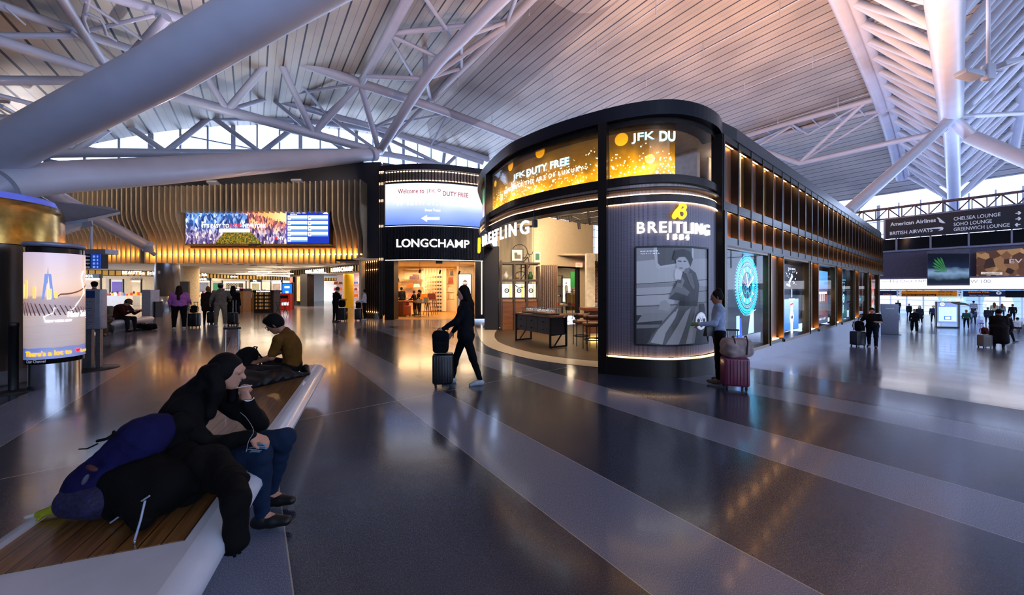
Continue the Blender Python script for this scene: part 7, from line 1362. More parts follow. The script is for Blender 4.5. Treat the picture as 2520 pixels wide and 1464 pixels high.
# hanging video box and city advert
vb = thing('hanging_video_box', 'big hanging screen box with green feather shapes on a dark picture', 'screen', tuple(fp(2332, zf(703), 1.6))); o1_ = 1.6
def vbx(mb, a, c, z0, z1, o0, o1): return fbox(mb, a, c, z0, z1, o0, o1)
zT, zB = hit_v(2280, 617, VF-o1_).z, hit_v(2280, 703, VF-o1_).z; b_ = MB(); vbx(b_, 2281, 2387, zB, zT, .5, o1_); put(b_.build('box_body', M('box_grey', '#6c6c7c', .35, .5)), vb)
m, t, bb = node_mat('dark_reflective_picture'); N = NT(t); co = N.n('ShaderNodeTexCoord').outputs['Object']; s_ = N.n('ShaderNodeSeparateXYZ'); N.put(s_.inputs[0], co); N.put(bb.inputs['Emission Color'], N.ramp(N.m('ADD', N.m('MULTIPLY', s_.outputs[2], .36), N.m('MULTIPLY', N.m('SUBTRACT', N.noise(co, 1.6, 2), .5), .25)), [(.1, '#1c2838'), (.25, '#8cb0d8'), (.38, '#1c2c4c'), (.6, '#0c1424'), (1, '#101828')])); bb.inputs['Emission Strength'].default_value = .8; bb.inputs['Roughness'].default_value = .1; bb.inputs['Base Color'].default_value = (.01, .01, .015, 1)
gp = lambda px, y: hit_v(px, y, VF-o1_-.03); b_ = MB(); b_.add([gp(2283, 697), gp(2385, 697), gp(2385, 624), gp(2283, 624)], [(0, 1, 2, 3)]); put(b_.build('picture', m, loc=gp(2283, 697)), vb)
GRN = M('feather_green', '#2c7038', .5, emit='#2c7038', es=.8); gq = lambda px, y: hit_v(px, y, VF-o1_-.06); b_ = MB()
for i in range(7): a = R(115+i*11); c0 = (2331, 668); L_ = 46-3*abs(i-2); b_.add([gq(c0[0], c0[1]), gq(c0[0]+math.cos(a+.07)*L_*.8, c0[1]-math.sin(a+.07)*L_*.8), gq(c0[0]+math.cos(a)*L_, c0[1]-math.sin(a)*L_), gq(c0[0]+math.cos(a-.07)*L_*.8, c0[1]-math.sin(a-.07)*L_*.8)], [(0, 1, 2, 3)])
put(b_.build('green_feathers', GRN), vb)
ad = thing('city_advert', 'sepia aerial city advert panel right of the hanging screen box', 'advert', tuple(fp(2460, zf(683), .4))); ga = lambda px, y: hit_v(px, y, VF-.4); m, t, bb = node_mat('sepia_city'); N = NT(t); co = N.n('ShaderNodeTexCoord').outputs['Object']; mp = N.n('ShaderNodeMapping'); N.put(mp.inputs[0], co); mp.inputs['Scale'].default_value = (2, 2, 1.4); vo = N.n('ShaderNodeTexVoronoi'); N.put(vo.inputs[0], mp.outputs[0]); vo.inputs['Scale'].default_value = 1.6; sc_ = N.n('ShaderNodeSeparateColor'); N.put(sc_.inputs[0], vo.outputs['Color']); N.put(bb.inputs['Emission Color'], N.ramp(sc_.outputs[0], [(0, '#28160e'), (.5, '#6c4430'), (.85, '#a87c54'), (1, '#c8a478')])); bb.inputs['Emission Strength'].default_value = .75; bb.inputs['Base Color'].default_value = (.02, .02, .02, 1)
b_ = MB(); b_.add([ga(2403, 682), ga(PXR, 686), ga(PXR, 590), ga(2403, 620)], [(0, 1, 2, 3)]); put(b_.build('picture', m, loc=ga(2403, 682)), ad); b_ = MB(); gb = lambda px, y: hit_v(px, y, VF-.43); b_.add([gb(2414, 675), gb(2467, 676), gb(2467, 670), gb(2414, 669)], [(0, 1, 2, 3)]); put(b_.build('caption_bar', M('advert_caption', '#d8ccc0', emit='#d8ccc0', es=.8)), ad); ftext('EV', 2484, 2516, 648, 10, M('advert_text', '#b0a8b4', emit='#b0a8b4', es=.8), ad, .45)
ftext('CENTRAL PARK', 2420, 2462, 674.5, 3, M('advert_small_text', '#705848'), ad, .46)
# soffit, gate signs and hall beyond
b_ = MB(); A_ = [fp(2100, 0), fp(PXR, 0)]; far = [UV(uv_of(A_[1])[0], 88), UV(uv_of(A_[0])[0], 88)]; zs = zf(713.5)
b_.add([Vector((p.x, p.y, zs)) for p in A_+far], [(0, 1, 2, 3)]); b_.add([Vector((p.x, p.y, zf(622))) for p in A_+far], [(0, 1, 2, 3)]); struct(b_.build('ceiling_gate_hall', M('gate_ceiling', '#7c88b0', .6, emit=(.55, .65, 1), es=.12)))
m, t, bb = node_mat('blue_glazing_far'); N = NT(t); pos = N.n('ShaderNodeNewGeometry').outputs['Position']; uu = N.dot(pos, (UD.x, UD.y, 0)); s_ = N.n('ShaderNodeSeparateXYZ'); N.put(s_.inputs[0], pos)
g1_ = N.m('LESS_THAN', N.m('FRACT', N.m('DIVIDE', uu, 1.6)), .1); g2_ = N.m('LESS_THAN', N.m('FRACT', N.m('DIVIDE', s_.outputs[2], .8)), .1); cc = N.mix(N.m('GREATER_THAN', N.noise(N.n('ShaderNodeTexCoord').outputs['Object'], .16, 1), .5), lin('#84b4f0'), lin('#e0f4f4')); cc = N.mix(N.m('MAXIMUM', g1_, g2_), cc, lin('#5c7090')); N.put(bb.inputs['Emission Color'], cc); bb.inputs['Emission Strength'].default_value = 1.0
b_ = MB(); b_.strip([UV(-26, 70).to_2d(), UV(20, 70).to_2d()][::-1], -2, zs, .2); struct(b_.build('wall_far_glazing', m))
g3 = lambda px, y, off=0: hit_v(px, y, VF+1.5-off)
def gsign(px0, px1, y0, y1, mt, label, txts, grp=None, arrows=()):
    t2 = thing('hanging_sign', label, 'sign', tuple(g3(px0, y1))); b_ = MB(); A = [g3(px0, y1), g3(px1, y1)]; 
    b_.hull2([g3(px0, y1), g3(px1, y1), g3(px1, y1, -.2), g3(px0, y1, -.2)], [Vector((q.x, q.y, g3(px0, y0).z)) for q in (g3(px0, y1), g3(px1, y1), g3(px1, y1, -.2), g3(px0, y1, -.2))]); put(b_.build('sign_board', mt), t2)
    for tx, a, c, y, h, mm in txts: w0, w1 = g3(a, y, .02), g3(c, y, .02); b_ = MB(); text_mb(b_, tx, h*w0.y/F, flat_place(w0, (-UD.x, -UD.y, 0)), (w1-w0).length, .02, .01, 'l'); put(b_.build('sign_lettering', mm), t2)
    for ax, ay, ad_ in arrows:
        b_ = MB(); w0 = g3(ax, ay, .03); k_ = w0.y/F; f3 = flat_place(w0, (-UD.x, -UD.y, 0)); disc(b_, f3, 0, 0, 0, 4*k_, 0, 14); put(b_.build('arrow_disc', M('arrow_disc_white', '#c8d0e8', emit='#c0c8e0', es=.7)), t2)
        b_ = MB(); dx, dz = ad_; b_.tube([f3(-dx*2.4*k_, -dz*2.4*k_, .02), f3(dx*2.4*k_, dz*2.4*k_, .02)], .5*k_, 4); b_.tube([f3((-dz*1.8+dx*.6)*k_, (dx*1.8+dz*.6)*k_, .02), f3(dx*2.6*k_, dz*2.6*k_, .02), f3((dz*1.8+dx*.6)*k_, (-dx*1.8+dz*.6)*k_, .02)], .5*k_, 4); put(b_.build('arrow', M('arrow_navy', '#20284c')), t2)
    return t2
ORG = M('sign_orange', '#c87810', .5, emit='#c87408', es=.55); NVS = M('sign_navy', '#20264a', .5, emit='#20264a', es=.4); DKB = M('sign_dark_print', '#181410', .5); ORT = M('sign_orange_text', '#d88c28', .5, emit='#d88420', es=.7); LVS = M('sign_lavender', '#5c64a0', emit='#5c64a0', es=.6)
gsign(2160, 2206, 715, 727, NVS, 'navy shops sign at the far left under the led ribbon', [('and Shops', 2173, 2194, 725, 2.6, ORT)]); gsign(2206, 2218, 714, 729, LVS, 'lavender arrow panel left of the orange gates sign', [], None, ((2213, 718, (-1, 0)), (2213, 725, (-1, 0))))
gsign(2218, 2356, 714.5, 729.5, ORG, 'orange gates sign under the led ribbon', [('Gates 1-12', 2230, 2256, 718.5, 3, DKB), ('Gates 14-20', 2308, 2344, 719.5, 3.2, DKB), ('Gates 31-47', 2308, 2344, 726, 3.2, DKB)], None, ((2361, 719.5, (1, 0)), (2361, 726, (0, 1)))); gsign(2219, 2304, 722.5, 728.8, DKB, 'black customer assistance strip on the orange gates sign', [('ag Customer Assistance Center', 2221, 2302, 727.5, 3.2, ORT)])
gsign(2370, 2474, 716, 730, NVS, 'navy club and dining sign with an upward arrow', [('Admirals Club', 2382, 2434, 720.5, 3.6, ORT), ('Dining and Shops', 2386, 2434, 728.5, 3, ORT)], None, ((2458, 721, (0, 1)),)); gsign(2474, PXR, 715, 732, M('slate_sign', '#1c202c'), 'dark fascia board continuing right of the club sign', [])
b_ = MB(); q = P(2345, 738, 41); b_.box(q, (1.9, .3, 1.0), -.9); t2 = tag(b_.build('shop_box', M('pale_cyan_shop', '#a8d8e0', emit='#a8d8e8', es=.9), loc=q), 'pale lit shop box with white letters behind the map totem', 'shop'); b_ = MB(); text_mb(b_, 'HOPPERS', .30, flat_place(P(2345, 740.5, 40.2), (-UD.x, -UD.y, 0)), 1.5, .03, .01); put(b_.build('lit_lettering', WTE), t2)
# floor totems
def totem(px, y, w_px, ytop, label, rz, mats, scr=None):
    q = G2(px, y); h = (y-ytop)*q.y/F; w_ = w_px*q.y/F; t2 = thing('totem_sign', label, 'sign', tuple(q), rz); return t2, w_, h
t2, w_, h = totem(2187, 823, 31, 748, 'plain grey standing totem at the far end of the bronze shop wall', -.35, None); b_ = MB(); b_.rbox((0, 0, h/2), (w_*1.1, .2, h), .02); local(b_.build('panel', M('totem_grey', '#5c6070', .4, .3)), t2); b_ = MB(); b_.box((0, 0, .02), (w_*1.2, .5, .03)); local(b_.build('base_plate', BLACK), t2); b_ = MB(); text_mb(b_, 'Concourse', .07, flat_place((0, -.11, h*.84), (1, 0, 0)), w_*.5, .0, .003); local(b_.build('sign_lettering', TXS), t2)
t2, w_, h = totem(2331, 807, 44, 742, 'black framed standing map totem with a lit blue screen', -.3, None); b_ = MB()
for x in (-1, 1): b_.box((x*(w_/2-.04), 0, h/2), (.08, .12, h))
b_.box((0, 0, .06), (w_, .14, .12)); b_.box((0, 0, h-.04), (w_, .12, .06)); local(b_.build('frame', BLACK), t2); b_ = MB(); b_.box((0, 0, h*.58), (w_*.84, .05, h*.80)); local(b_.build('panel', M('map_panel', '#8c9cc8', emit='#8c9cc8', es=.5)), t2)
b_ = MB(); b_.box((0, -.03, h*.52), (w_*.74, .02, h*.54)); local(b_.build('lit_map', M('lit_map', '#a8ccff', emit='#9cc4ff', es=1.6, var=.3, scale=3)), t2); b_ = MB(); b_.box((0, -.045, h*.38), (w_*.30, .01, h*.14)); b_.box((0, -.052, h*.38), (w_*.2, .01, h*.09), 0, 1); local(b_.build('map_marker', [EB('marker_blue', '#3868d8', 1.1), WTE]), t2)
b_ = MB(); f3 = flat_place((-w_*.22, -.035, h*.90), (1, 0, 0)); disc(b_, f3, 0, 0, 0, .16, 0, 18); disc(b_, f3, 0, 0, .05, .09, .004, 14, 1); local(b_.build('direction_disc', [WTE, M('arrow_navy', '#20284c')]), t2)
b_ = MB(); q = P(2365, 748, 26); b_.tube([q+Vector((-.8, 0, .12)), q+Vector((-.3, 0, .05)), q+Vector((.3, 0, .0)), q+Vector((.95, .1, -.18))], [.02, .10, .08, .02], 10); b_.hull2([q+Vector((-.1, -.1, .0)), q+Vector((.9, -.7, -.05)), q+Vector((1.0, -.7, -.06)), q+Vector((.3, -.1, 0))], [q+Vector((-.1, -.1, .04)), q+Vector((.9, -.7, -.03)), q+Vector((1.0, -.7, -.04)), q+Vector((.3, -.1, .03))]); b_.tube([q, (q.x, q.y, zs)], .01, 5); tag(b_.build('hanging_model_plane', M('bronze_model', '#7c6c54', .4, .5), loc=q), 'small bronze model aircraft hanging by the map totem', 'model aircraft')
b_ = MB(); q = G2(2511, 818); b_.box((q.x, q.y, q.z+.37), (1.2, 1.4, .74)); tag(b_.build('service_desk', M('dark_desk', '#1c1c24', .4), loc=q), 'dark desk at the right edge by the seated person', 'desk')
area('far_glow', UV(-6, 48, zs-.05), 14, 1000, (.62, .74, 1), (0, 0, 0), 10); area('far_fill', UV(-20, 24, 9), 9, 1500, (.66, .74, 1), (R(60), 0, R(-53)), 5)  # second lamp is an unseen area light added to imitate window daylight
# ---------------------------------------------------------------- kiosk group at the left edge
SMET = M('kiosk_metal', '#5a5450', .28, .9, var=.3, scale=1.4, stretch=(6, 6, .5)); GMET = M('gold_metal', '#b08a48', .22, .95, var=.2)
kc = P(-70, 712, 5.9); t_ = thing('service_kiosk', 'huge dark metal kiosk with a gold band at the left edge', 'kiosk', (kc.x, kc.y, 0)); r_ = abs(X_(68, 5.9)-kc.x); b_ = MB(); b_.lathe([(r_, 0), (r_, 2.35)], (kc.x, kc.y, 0), 48); put(b_.build('metal_drum', SMET), t_)
b_ = MB(); b_.lathe([(r_+.02, 2.36), (r_+.02, 2.95), (r_-.02, 3.12), (0, 3.12)], (kc.x, kc.y, 0), 48); put(b_.build('gold_band', GMET), t_); b_ = MB(); b_.lathe([(r_-.05, 3.12), (r_-.1, 3.24), (0, 3.26)], (kc.x, kc.y, 0), 48); put(b_.build('blue_lit_cap', M('cap_glow', '#7080d0', .3, emit='#4858d8', es=.5, var=.6, scale=1)), t_)
b_ = MB(); b_.lathe([(r_+.015, .25), (r_+.015, .02)], (kc.x, kc.y, 0), 48); put(b_.build('base_band', M('grey_base', '#6c6c74', .4, .4)), t_)
# wing shaped canopy of the kiosk
WG = M('wing_grey', '#5c606c', .45, .3); YW = 7.2; wing = lambda *q: [P(x, y, Y) for x, y, Y in q]
def plate(nm, pts, th): b_ = MB(); A = wing(*pts); b_.hull2(A, [p+Vector((0, 0, th)) for p in A]); o = b_.build(nm, WG); put(o, t_)
plate('canopy_wing', ((85, 497, 6.4), (148, 556, 6.6), (292, 524, 8.2), (270, 514, 8.6)), .05); plate('canopy_wing', ((148, 556, 6.6), (216, 545, 6.9), (296, 527, 8.2), (292, 522, 8.3)), .06); plate('canopy_blade', ((82, 545, 6.0), (82, 592, 6.0), (112, 596, 6.2), (226, 555, 7.6)), .08)
b_ = MB(); b_.hull2(wing((78, 540, 6.3), (224, 541, 7.5), (228, 556, 7.5), (80, 596, 6.2)), wing((78, 541, 6.6), (224, 542, 7.8), (228, 557, 7.8), (80, 597, 6.5))); put(b_.build('canopy_beam', WG), t_)
b_ = MB(); q = P(88, 517, 6.3); b_.tube([q+Vector((.05*math.cos(a), 0, .09*math.sin(a))) for a in [math.pi*i/8-1.2 for i in range(10)]], .012, 6); put(b_.build('hook', CHROME), t_)
# curved advert column
ac = Vector((X_(136, 5.62), 5.62)); ar = .29
t_ = thing('advert_column', 'curved lit city poster column on a chrome base', 'advert column', (ac.x, ac.y, 0)); a0, a1 = R(-175), R(-12)
cyl = lambda r0, ang, z: Vector((ac.x+r0*math.cos(ang), ac.y+r0*math.sin(ang), z))
b_ = MB(); b_.lathe([(ar-.02, 0), (ar-.02, .42)], (ac.x, ac.y, 0), 40); put(b_.build('chrome_base', CHROME), t_); b_ = MB(); b_.lathe([(ar, .42), (ar+.015, .43), (ar+.015, 2.26), (ar, 2.28), (0, 2.28)], (ac.x, ac.y, 0), 48); put(b_.build('black_casing', M('gloss_black', '#08080a', .12)), t_); b_ = MB(); b_.lathe([(0, 2.35), (ar+.02, 2.35), (ar+.04, 2.32), (ar+.02, 2.28), (0, 2.28)], (ac.x, ac.y, 0), 48); put(b_.build('cap', M('rail_grey', '#8c90a8')), t_)
angL = R(-112); angR = R(50); rr_ = ar+.022; zb, zt = .50, 2.18
m, t, bb = node_mat('bridge_poster'); N = NT(t); co = N.n('ShaderNodeTexCoord').outputs['Object']; s_ = N.n('ShaderNodeSeparateXYZ'); N.put(s_.inputs[0], co); zz = N.m('ADD', N.m('DIVIDE', s_.outputs[2], zt-zb), N.m('MULTIPLY', N.m('SUBTRACT', N.noise(co, 7, 3), .5), .03))
c_ = N.ramp(zz, [(0, '#1c3c9c'), (.105, '#2448a8'), (.11, '#b0907c'), (.42, '#dcb89c'), (.44, '#6c4430'), (.58, '#a87858'), (.60, '#f0b878'), (.72, '#f4c8a0'), (1, '#c8a8b8')]); mp = N.n('ShaderNodeMapping'); N.put(mp.inputs[0], co); mp.inputs['Scale'].default_value = (1.5, 1.5, 30); pl = N.noise(mp.outputs[0], 1.6, 3); c_ = N.mix(N.m('MULTIPLY', N.m('MULTIPLY', N.m('LESS_THAN', zz, .43), N.m('GREATER_THAN', zz, .11)), N.m('MULTIPLY', pl, .8)), c_, lin('#6c5448')); N.put(bb.inputs['Emission Color'], c_); bb.inputs['Emission Strength'].default_value = .8; bb.inputs['Roughness'].default_value = .2
b_ = MB(); n = 24; b_.grid(lambda a, z: cyl(rr_, a, z), [angL+(angR-angL)*i/n for i in range(n+1)], [zb, (zb+zt)/2, zt]); put(b_.build('poster_sheet', m, loc=(ac.x, ac.y, zb)), t_)
cp = lambda x, z, d: cyl(rr_+.003+d, angL+x, zb+z*(zt-zb))
def ashape(polys, mt, nm='poster_shape'):
    b_ = MB()
    for poly in polys: b_.add([cp(x*1.6 if x < 1.7 else x*1.6, z, .0) for x, z in poly if x*1.6 < 2.8] if sum(p[0]*1.6 < 2.8 for p in poly) == len(poly) else [cp(min(x*1.6, 2.8), z, .0) for x, z in poly], [tuple(range(len(poly)))])
    put(b_.build(nm, mt), t_)
TW = EB('tower_gold', '#f8cc70', 1.0); ashape([[(.03+i*.11, .57), (.10+i*.11, .57), (.10+i*.11, z), (.03+i*.11, z)] for i, z in ((0, .70), (1, .74), (3, .68), (6, .66), (7, .63))], TW); ashape([[(.56, .56), (.80, .56), (.745, .80), (.62, .80)]], EB('tower_blue', '#7c90c8', .9)); ashape([[(.66, .56), (.74, .56), (.69, .79)]], EB('tower_pale', '#f0d8c0', 1)); ashape([[(.675, .80), (.69, .80), (.685, .88)]], EB('mast', '#606070', .6))
ashape([[(x, .60+.12*((x-.9)/.9)**2 if x > .9 else .56), (x+.12, .60+.12*((x+.12-.9)/.9)**2 if x > .78 else .56), (x+.12, .615+.12*((x+.12-.9)/.9)**2 if x > .78 else .57), (x, .615+.12*((x-.9)/.9)**2 if x > .9 else .57)] for x in [.8+.12*i for i in range(10)]], EB('cable_brown', '#7c4c38', .7))
ashape([[(0, .55), (2.1, .47), (2.1, .455), (0, .53)], [(0, .50), (2.1, .40), (2.1, .39), (0, .48)]]+[[(.1*i, .54-.004*i), (.1*i+.02, .54-.004*i), (.1*i+.14, .41), (.1*i+.11, .41)] for i in range(18)], EB('truss_brown', '#5c3424', .6))
def atext(tx, x0_, z0_, h_, w_, mt, bold=.02): b_ = MB(); text_mb(b_, tx, h_, lambda x, z, d: cp(x0_+x/rr_, z0_+z/(zt-zb), .003+d), w_, bold, .001, 'l'); put(b_.build('poster_lettering', mt), t_)
YT = EB('poster_yellow', '#ffc010', 1.1); atext("There's a lot to", .25, .03, .085, .50, YT, .04); atext('New York', 1.72, .385, .10, .30, WTE, .04); atext('NEW YORK CITY', 1.0, .345, .035, .27, WTE, .01); b_ = MB(); f4 = lambda x, z, d: cp(2.10+x/rr_, .055+z/(zt-zb), .005); b_.add([f4(x*.03, z*.03, 0) for x, z in ((0, -1), (1, .2), (.9, .8), (.45, 1), (0, .6), (-.45, 1), (-.9, .8), (-1, .2))], [tuple(range(8))]); put(b_.build('heart', REDE), t_); atext('here', 2.25, .03, .06, .16, YT, .05)
b_ = MB(); b_.tube([cp(x, z, .003) for x, z in ((2.75, .37), (.98, .37), (.96, .40), (1.25, .43), (1.28, .48), (1.9, .46), (2.1, .52), (2.5, .62), (2.3, .78), (2.45, .84))], .004, 4); put(b_.build('outline_drawing', WTE), t_)
b_ = MB(); text_mb(b_, 'Clear Channel', .045, lambda x, z, d: cyl(ar+.019, angL+.25+x/ar, .45+z), .22, .0, .001, 'l'); put(b_.build('casing_lettering', TXS), t_)
# sign stand, stanchion, hanging sign
q = G(222, 908); t_ = thing('sign_stand', 'grey post with a tall printed information box', 'sign stand', (q.x, q.y, 0), .25); k_ = q.y/F; b_ = MB(); b_.lathe([(0, 0), (.40, 0), (.40, .015), (.06, .03), (0, .03)], (0, 0, 0), 28); local(b_.build('base_plate', BLACK), t_); b_ = MB(); b_.box((-.03, 0, .42), (.14, .07, .80)); b_.box((.13, .02, .42), (.07, .07, .80)); local(b_.build('post', M('post_grey', '#74747c', .35, .6)), t_)
b_ = MB(); b_.rbox((.0, 0, 1.20), (.44, .16, .80), .02); local(b_.build('sign_box', M('post_light_grey', '#9c9ca8', .4, .3)), t_); b_ = MB(); b_.box((-.03, -.085, 1.20), (.34, .012, .76)); local(b_.build('printed_sheet', M('sign_sheet', '#8c8490', .5)), t_); b_ = MB(); b_.box((-.03, -.093, 1.50), (.34, .006, .14)); local(b_.build('blue_header', M('sign_blue', '#20386c', .5)), t_)
b_ = MB(); f5 = flat_place((-.03, -.095, 1.34), (1, 0, 0)); text_mb(b_, 'Checked', .035, f5, .2, .01, .001); text_mb(b_, 'baggage', .035, lambda x, z, d: f5(x, z-.05, d), .2, .01, .001); b_.v = b_.v
for i in range(9): bar(b_, f5, -.13, -.12-.045*i, .13-.03*(i % 3), -.12-.045*i, .008, .001)
local(b_.build('sign_lettering', M('sign_navy_text', '#28305c')), t_)
q = G(33, 965); t_ = thing('stanchion_post', 'black queue stanchion post with a round base at the left edge', 'stanchion', (q.x, q.y, 0)); b_ = MB(); b_.lathe([(0, 0), (.22, 0), (.22, .012), (.05, .04), (0, .04)], (0, 0, 0), 28); local(b_.build('base_plate', BLACK), t_); b_ = MB(); b_.lathe([(.05, .03), (.05, 1.02), (.055, 1.02), (.055, 1.08), (0, 1.09)], (0, 0, 0), 20); local(b_.build('post', BLACK), t_)
Yh = 15; x0_, x1_ = X_(178, Yh), X_(258, Yh); t_ = thing('hanging_sign', 'dark hanging sign listing duty free, restaurants and restrooms', 'sign', ((x0_+x1_)/2, Yh, zat2(0, 660, Yh))); b_ = MB(); z0, z1 = zat2(0, 661, Yh), zat2(0, 626, Yh); b_.box(((x0_+x1_)/2, Yh, (z0+z1)/2), (x1_-x0_, .25, z1-z0)); put(b_.build('sign_board', NAVY), t_); b_ = MB(); b_.box((x1_-.22, Yh-.14, (z0+z1)/2), (.42, .04, z1-z0)); put(b_.build('blue_panel', EB('sign_blue_lit', '#1840a0', .7)), t_); b_ = MB(); b_.box(((x0_+x1_)/2+.05, Yh+.1, z1+.12), (x1_-x0_+.3, .5, .2)); put(b_.build('casing', M('post_light_grey', '#9c9ca8')), t_)
for i, tx in enumerate(('Duty Free', 'Bars & Restaurants', 'Currency Exchange', 'Restrooms')): b_ = MB(); text_mb(b_, tx, .10, flat_place((x1_-.50, Yh-.135, z1-.15-.15*i), (1, 0, 0)), .055*len(tx), .01, .004, 'r'); put(b_.build('sign_lettering', TXS), t_)
b_ = MB()
for i in range(4): b_.box((x1_-.27, Yh-.17, z1-.11-.15*i), (.09, .01, .09)); b_.box((x1_-.12, Yh-.17, z1-.11-.15*i), (.05, .01, .09))
put(b_.build('pictogram', EB('picto_blue', '#7ca0e8', .9)), t_); b_ = MB(); b_.tube([((x0_+x1_)/2, Yh+.1, z1+.2), ((x0_+x1_)/2, Yh+.1, z1+2.2)], .04, 8); put(b_.build('hanger', STEEL_W), t_)
# ---------------------------------------------------------------- benches
def bench(label, C, adir, L, Wd, top, lead=1.0, tail=.06, res=True):
    A = Vector((adir[0], adir[1])).normalized(); rz = math.atan2(A.y, A.x); t2 = thing('bench', label, 'bench', (C[0], C[1], 0), rz)
    def loop(off, z, n=6):
        x0_, x1_, y0_, y1_ = -lead-off, L+tail+off, -.05-off, Wd+.05+off; r_ = max(.02, .10+off*.7); pts = []
        for cx, cy, s_ in ((x1_-r_, y1_-r_, 0), (x0_+r_, y1_-r_, 90), (x0_+r_, y0_+r_, 180), (x1_-r_, y0_+r_, 270)):
            for i in range(n+1): a = R(s_+90*i/n); pts.append(Vector((cx+r_*math.cos(a), cy+r_*math.sin(a), z)))
        return pts
    prof = [(-.30, .0), (-.26, .06), (-.20, .12), (-.03, .20), (.065, .29), (.095, .345), (.09, .385), (.065, .42), (.03, .443), (-.01, .45)]; b_ = MB(); V = []; n = 28
    for o_, z in prof: V += loop(o_, z*top/.45)
    b_.add(V, [(i*n+j, i*n+(j+1) % n, (i+1)*n+(j+1) % n, (i+1)*n+j) for i in range(len(prof)-1) for j in range(n)], 0, True); b_.add(V[-n:], [tuple(range(n))]); local(b_.build('white_shell', M('bench_white', '#d0d4e0', .3, var=.03, coat=.3)), t2); return t2
C0 = (-1.498, 1.563); AD = (-.382, .924); bn = bench('long white moulded bench with a teak slat top in the foreground', C0, AD, 3.93, .72, .45)
m, t, bb = node_mat('teak_slats'); N = NT(t); co = N.n('ShaderNodeTexCoord').outputs['Object']; s_ = N.n('ShaderNodeSeparateXYZ'); N.put(s_.inputs[0], co); gr = N.m('LESS_THAN', N.m('FRACT', N.m('DIVIDE', s_.outputs[1], .082)), .07); mp = N.n('ShaderNodeMapping'); N.put(mp.inputs[0], co); mp.inputs['Scale'].default_value = (1.2, 16, 1); pl = N.noise(mp.outputs[0], 2.5, 5)
cj = N.m('LESS_THAN', N.m('ABSOLUTE', N.m('SUBTRACT', N.m('FRACT', N.m('DIVIDE', N.m('ADD', s_.outputs[0], .55), 1.95)), .5)), .002)
N.put(bb.inputs['Base Color'], N.mix(N.m('MAXIMUM', gr, cj), N.ramp(pl, [(.3, '#54361a'), (.7, '#8a6236')]), lin('#20140a'))); bb.inputs['Roughness'].default_value = .3; bb.inputs['Coat Weight'].default_value = .25
b_ = MB(); b_.prism([(0, 0), (3.93, 0), (3.93, .72), (.05, .72)], .449, .455); local(b_.build('teak_top', m), bn)
c2 = G(300, 835); b2 = bench('white bench further back carrying the two seated travellers', (X_(318, 12.9), 12.3), (-.35, .93), 2.2, .75, .47, .05, .05)
# ---------------------------------------------------------------- foreground woman and man
V3 = Vector
Jw = dict(pel=V3((-2.20, 2.10, .56)), che=V3((-2.10, 2.16, .76)), nek=V3((-1.985, 2.24, .925)), hed=V3((-1.895, 2.27, 1.055)), fwd=V3((.90, .34, -.22)), sp=V3((0, 0, 1)),
          hipR=V3((-2.13, 2.03, .54)), hipL=V3((-2.17, 2.20, .54)), kneR=V3((-1.63, 2.21, .525)), kneL=V3((-1.60, 2.40, .55)), ankR=V3((-1.66, 2.27, .10)), ankL=V3((-1.765, 2.50, .10)), toeR=V3((-1.50, 2.28, .045)), toeL=V3((-1.61, 2.50, .045)),
          shoR=V3((-1.99, 2.08, .84)), shoL=V3((-2.06, 2.39, .86)), elbR=V3((-1.87, 2.08, .615)), elbL=V3((-1.80, 2.43, .645)), wriR=V3((-1.665, 2.17, .665)), wriL=V3((-1.815, 2.34, .835)), hndR=V3((.9, .25, -.35)), hndL=V3((-.10, -.25, .95)))
wm, _ = person('woman in black jacket and ripped jeans seated on the long bench in the foreground', (0, 0, 0), 0, Jw, 1.64, 'light', '#08080a', '#16263f', '#0a0a0c', ('verylong', '#060507'), .0085, 1.02, 1.05, world=True, ground=False, hood=True, puffy=1.12, rough=.006,
               hands={'L': dict(curl=75, up=(-.2, -.9, 0)), 'R': dict(curl=45, up=(0, -.2, .95))})
h0 = Jw['hed']; blob('hair_lock', [('c', h0+V3((-.01, -.075, .03)), h0+V3((.0, -.085, -.10)), .045, .045), ('c', h0+V3((.0, -.085, -.10)), h0+V3((-.03, -.10, -.26)), .045, .035), ('c', h0+V3((-.03, .07, .02)), h0+V3((-.02, .07, -.2)), .045, .035), ('c', h0+V3((-.07, -.06, .0)), h0+V3((-.12, -.10, -.22)), .06, .06)], hairm('#060507'), wm, .010, .03, (), .004, 3)
b_ = MB(); p = V3((-1.655, 2.135, .575)); rs = random.Random(2)
for i in range(9): a = V3((rs.uniform(-.05, .07), 0, rs.uniform(-.03, .03))); q = V3((-1.645, 2.17, .592))+a; b_.tube([q+V3((-.03, -.02, .004)), q+V3((0, -.03, .012)), q+V3((.03, -.01, 0))], .0035, 5)
put(b_.build('ripped_threads', M('denim_threads', '#7c94b0', .8)), wm)
b_ = MB(); q = Jw['wriL']+V3((0, 0, .01)); b_.tube([q+V3((.034*math.cos(a), .034*math.sin(a), .004*math.sin(3*a))) for a in [2*math.pi*i/20 for i in range(20)]], .006, 6, closed=True); put(b_.build('bracelet', CHROME), wm)
b_ = MB(); hp = Jw['wriL']+V3((-.01, -.03, .10)); b_.tube([hp+V3((-.07, -.01, -.005)), hp+V3((.05, .02, .01))], .004, 8); tag(b_.build('lollipop_stick', M('stick_white', '#e0e0ee', .4), loc=hp), 'thin white stick held to the mouth of the foreground woman', 'stick')
b_ = MB(); b_.tube(catmull([P(606, 1112, 1.98), P(612, 1085, 2.02), P(624, 1060, 2.04), P(608, 1030, 2.08), P(592, 1015, 2.10)], 4), .0014, 5); tag(b_.build('white_cord', M('cord_white', '#a8a8b4'), loc=P(592, 1095, 2.0)), 'thin pale cord running from the hand over the foreground jacket', 'cord')
BKC = cloth('#050507')
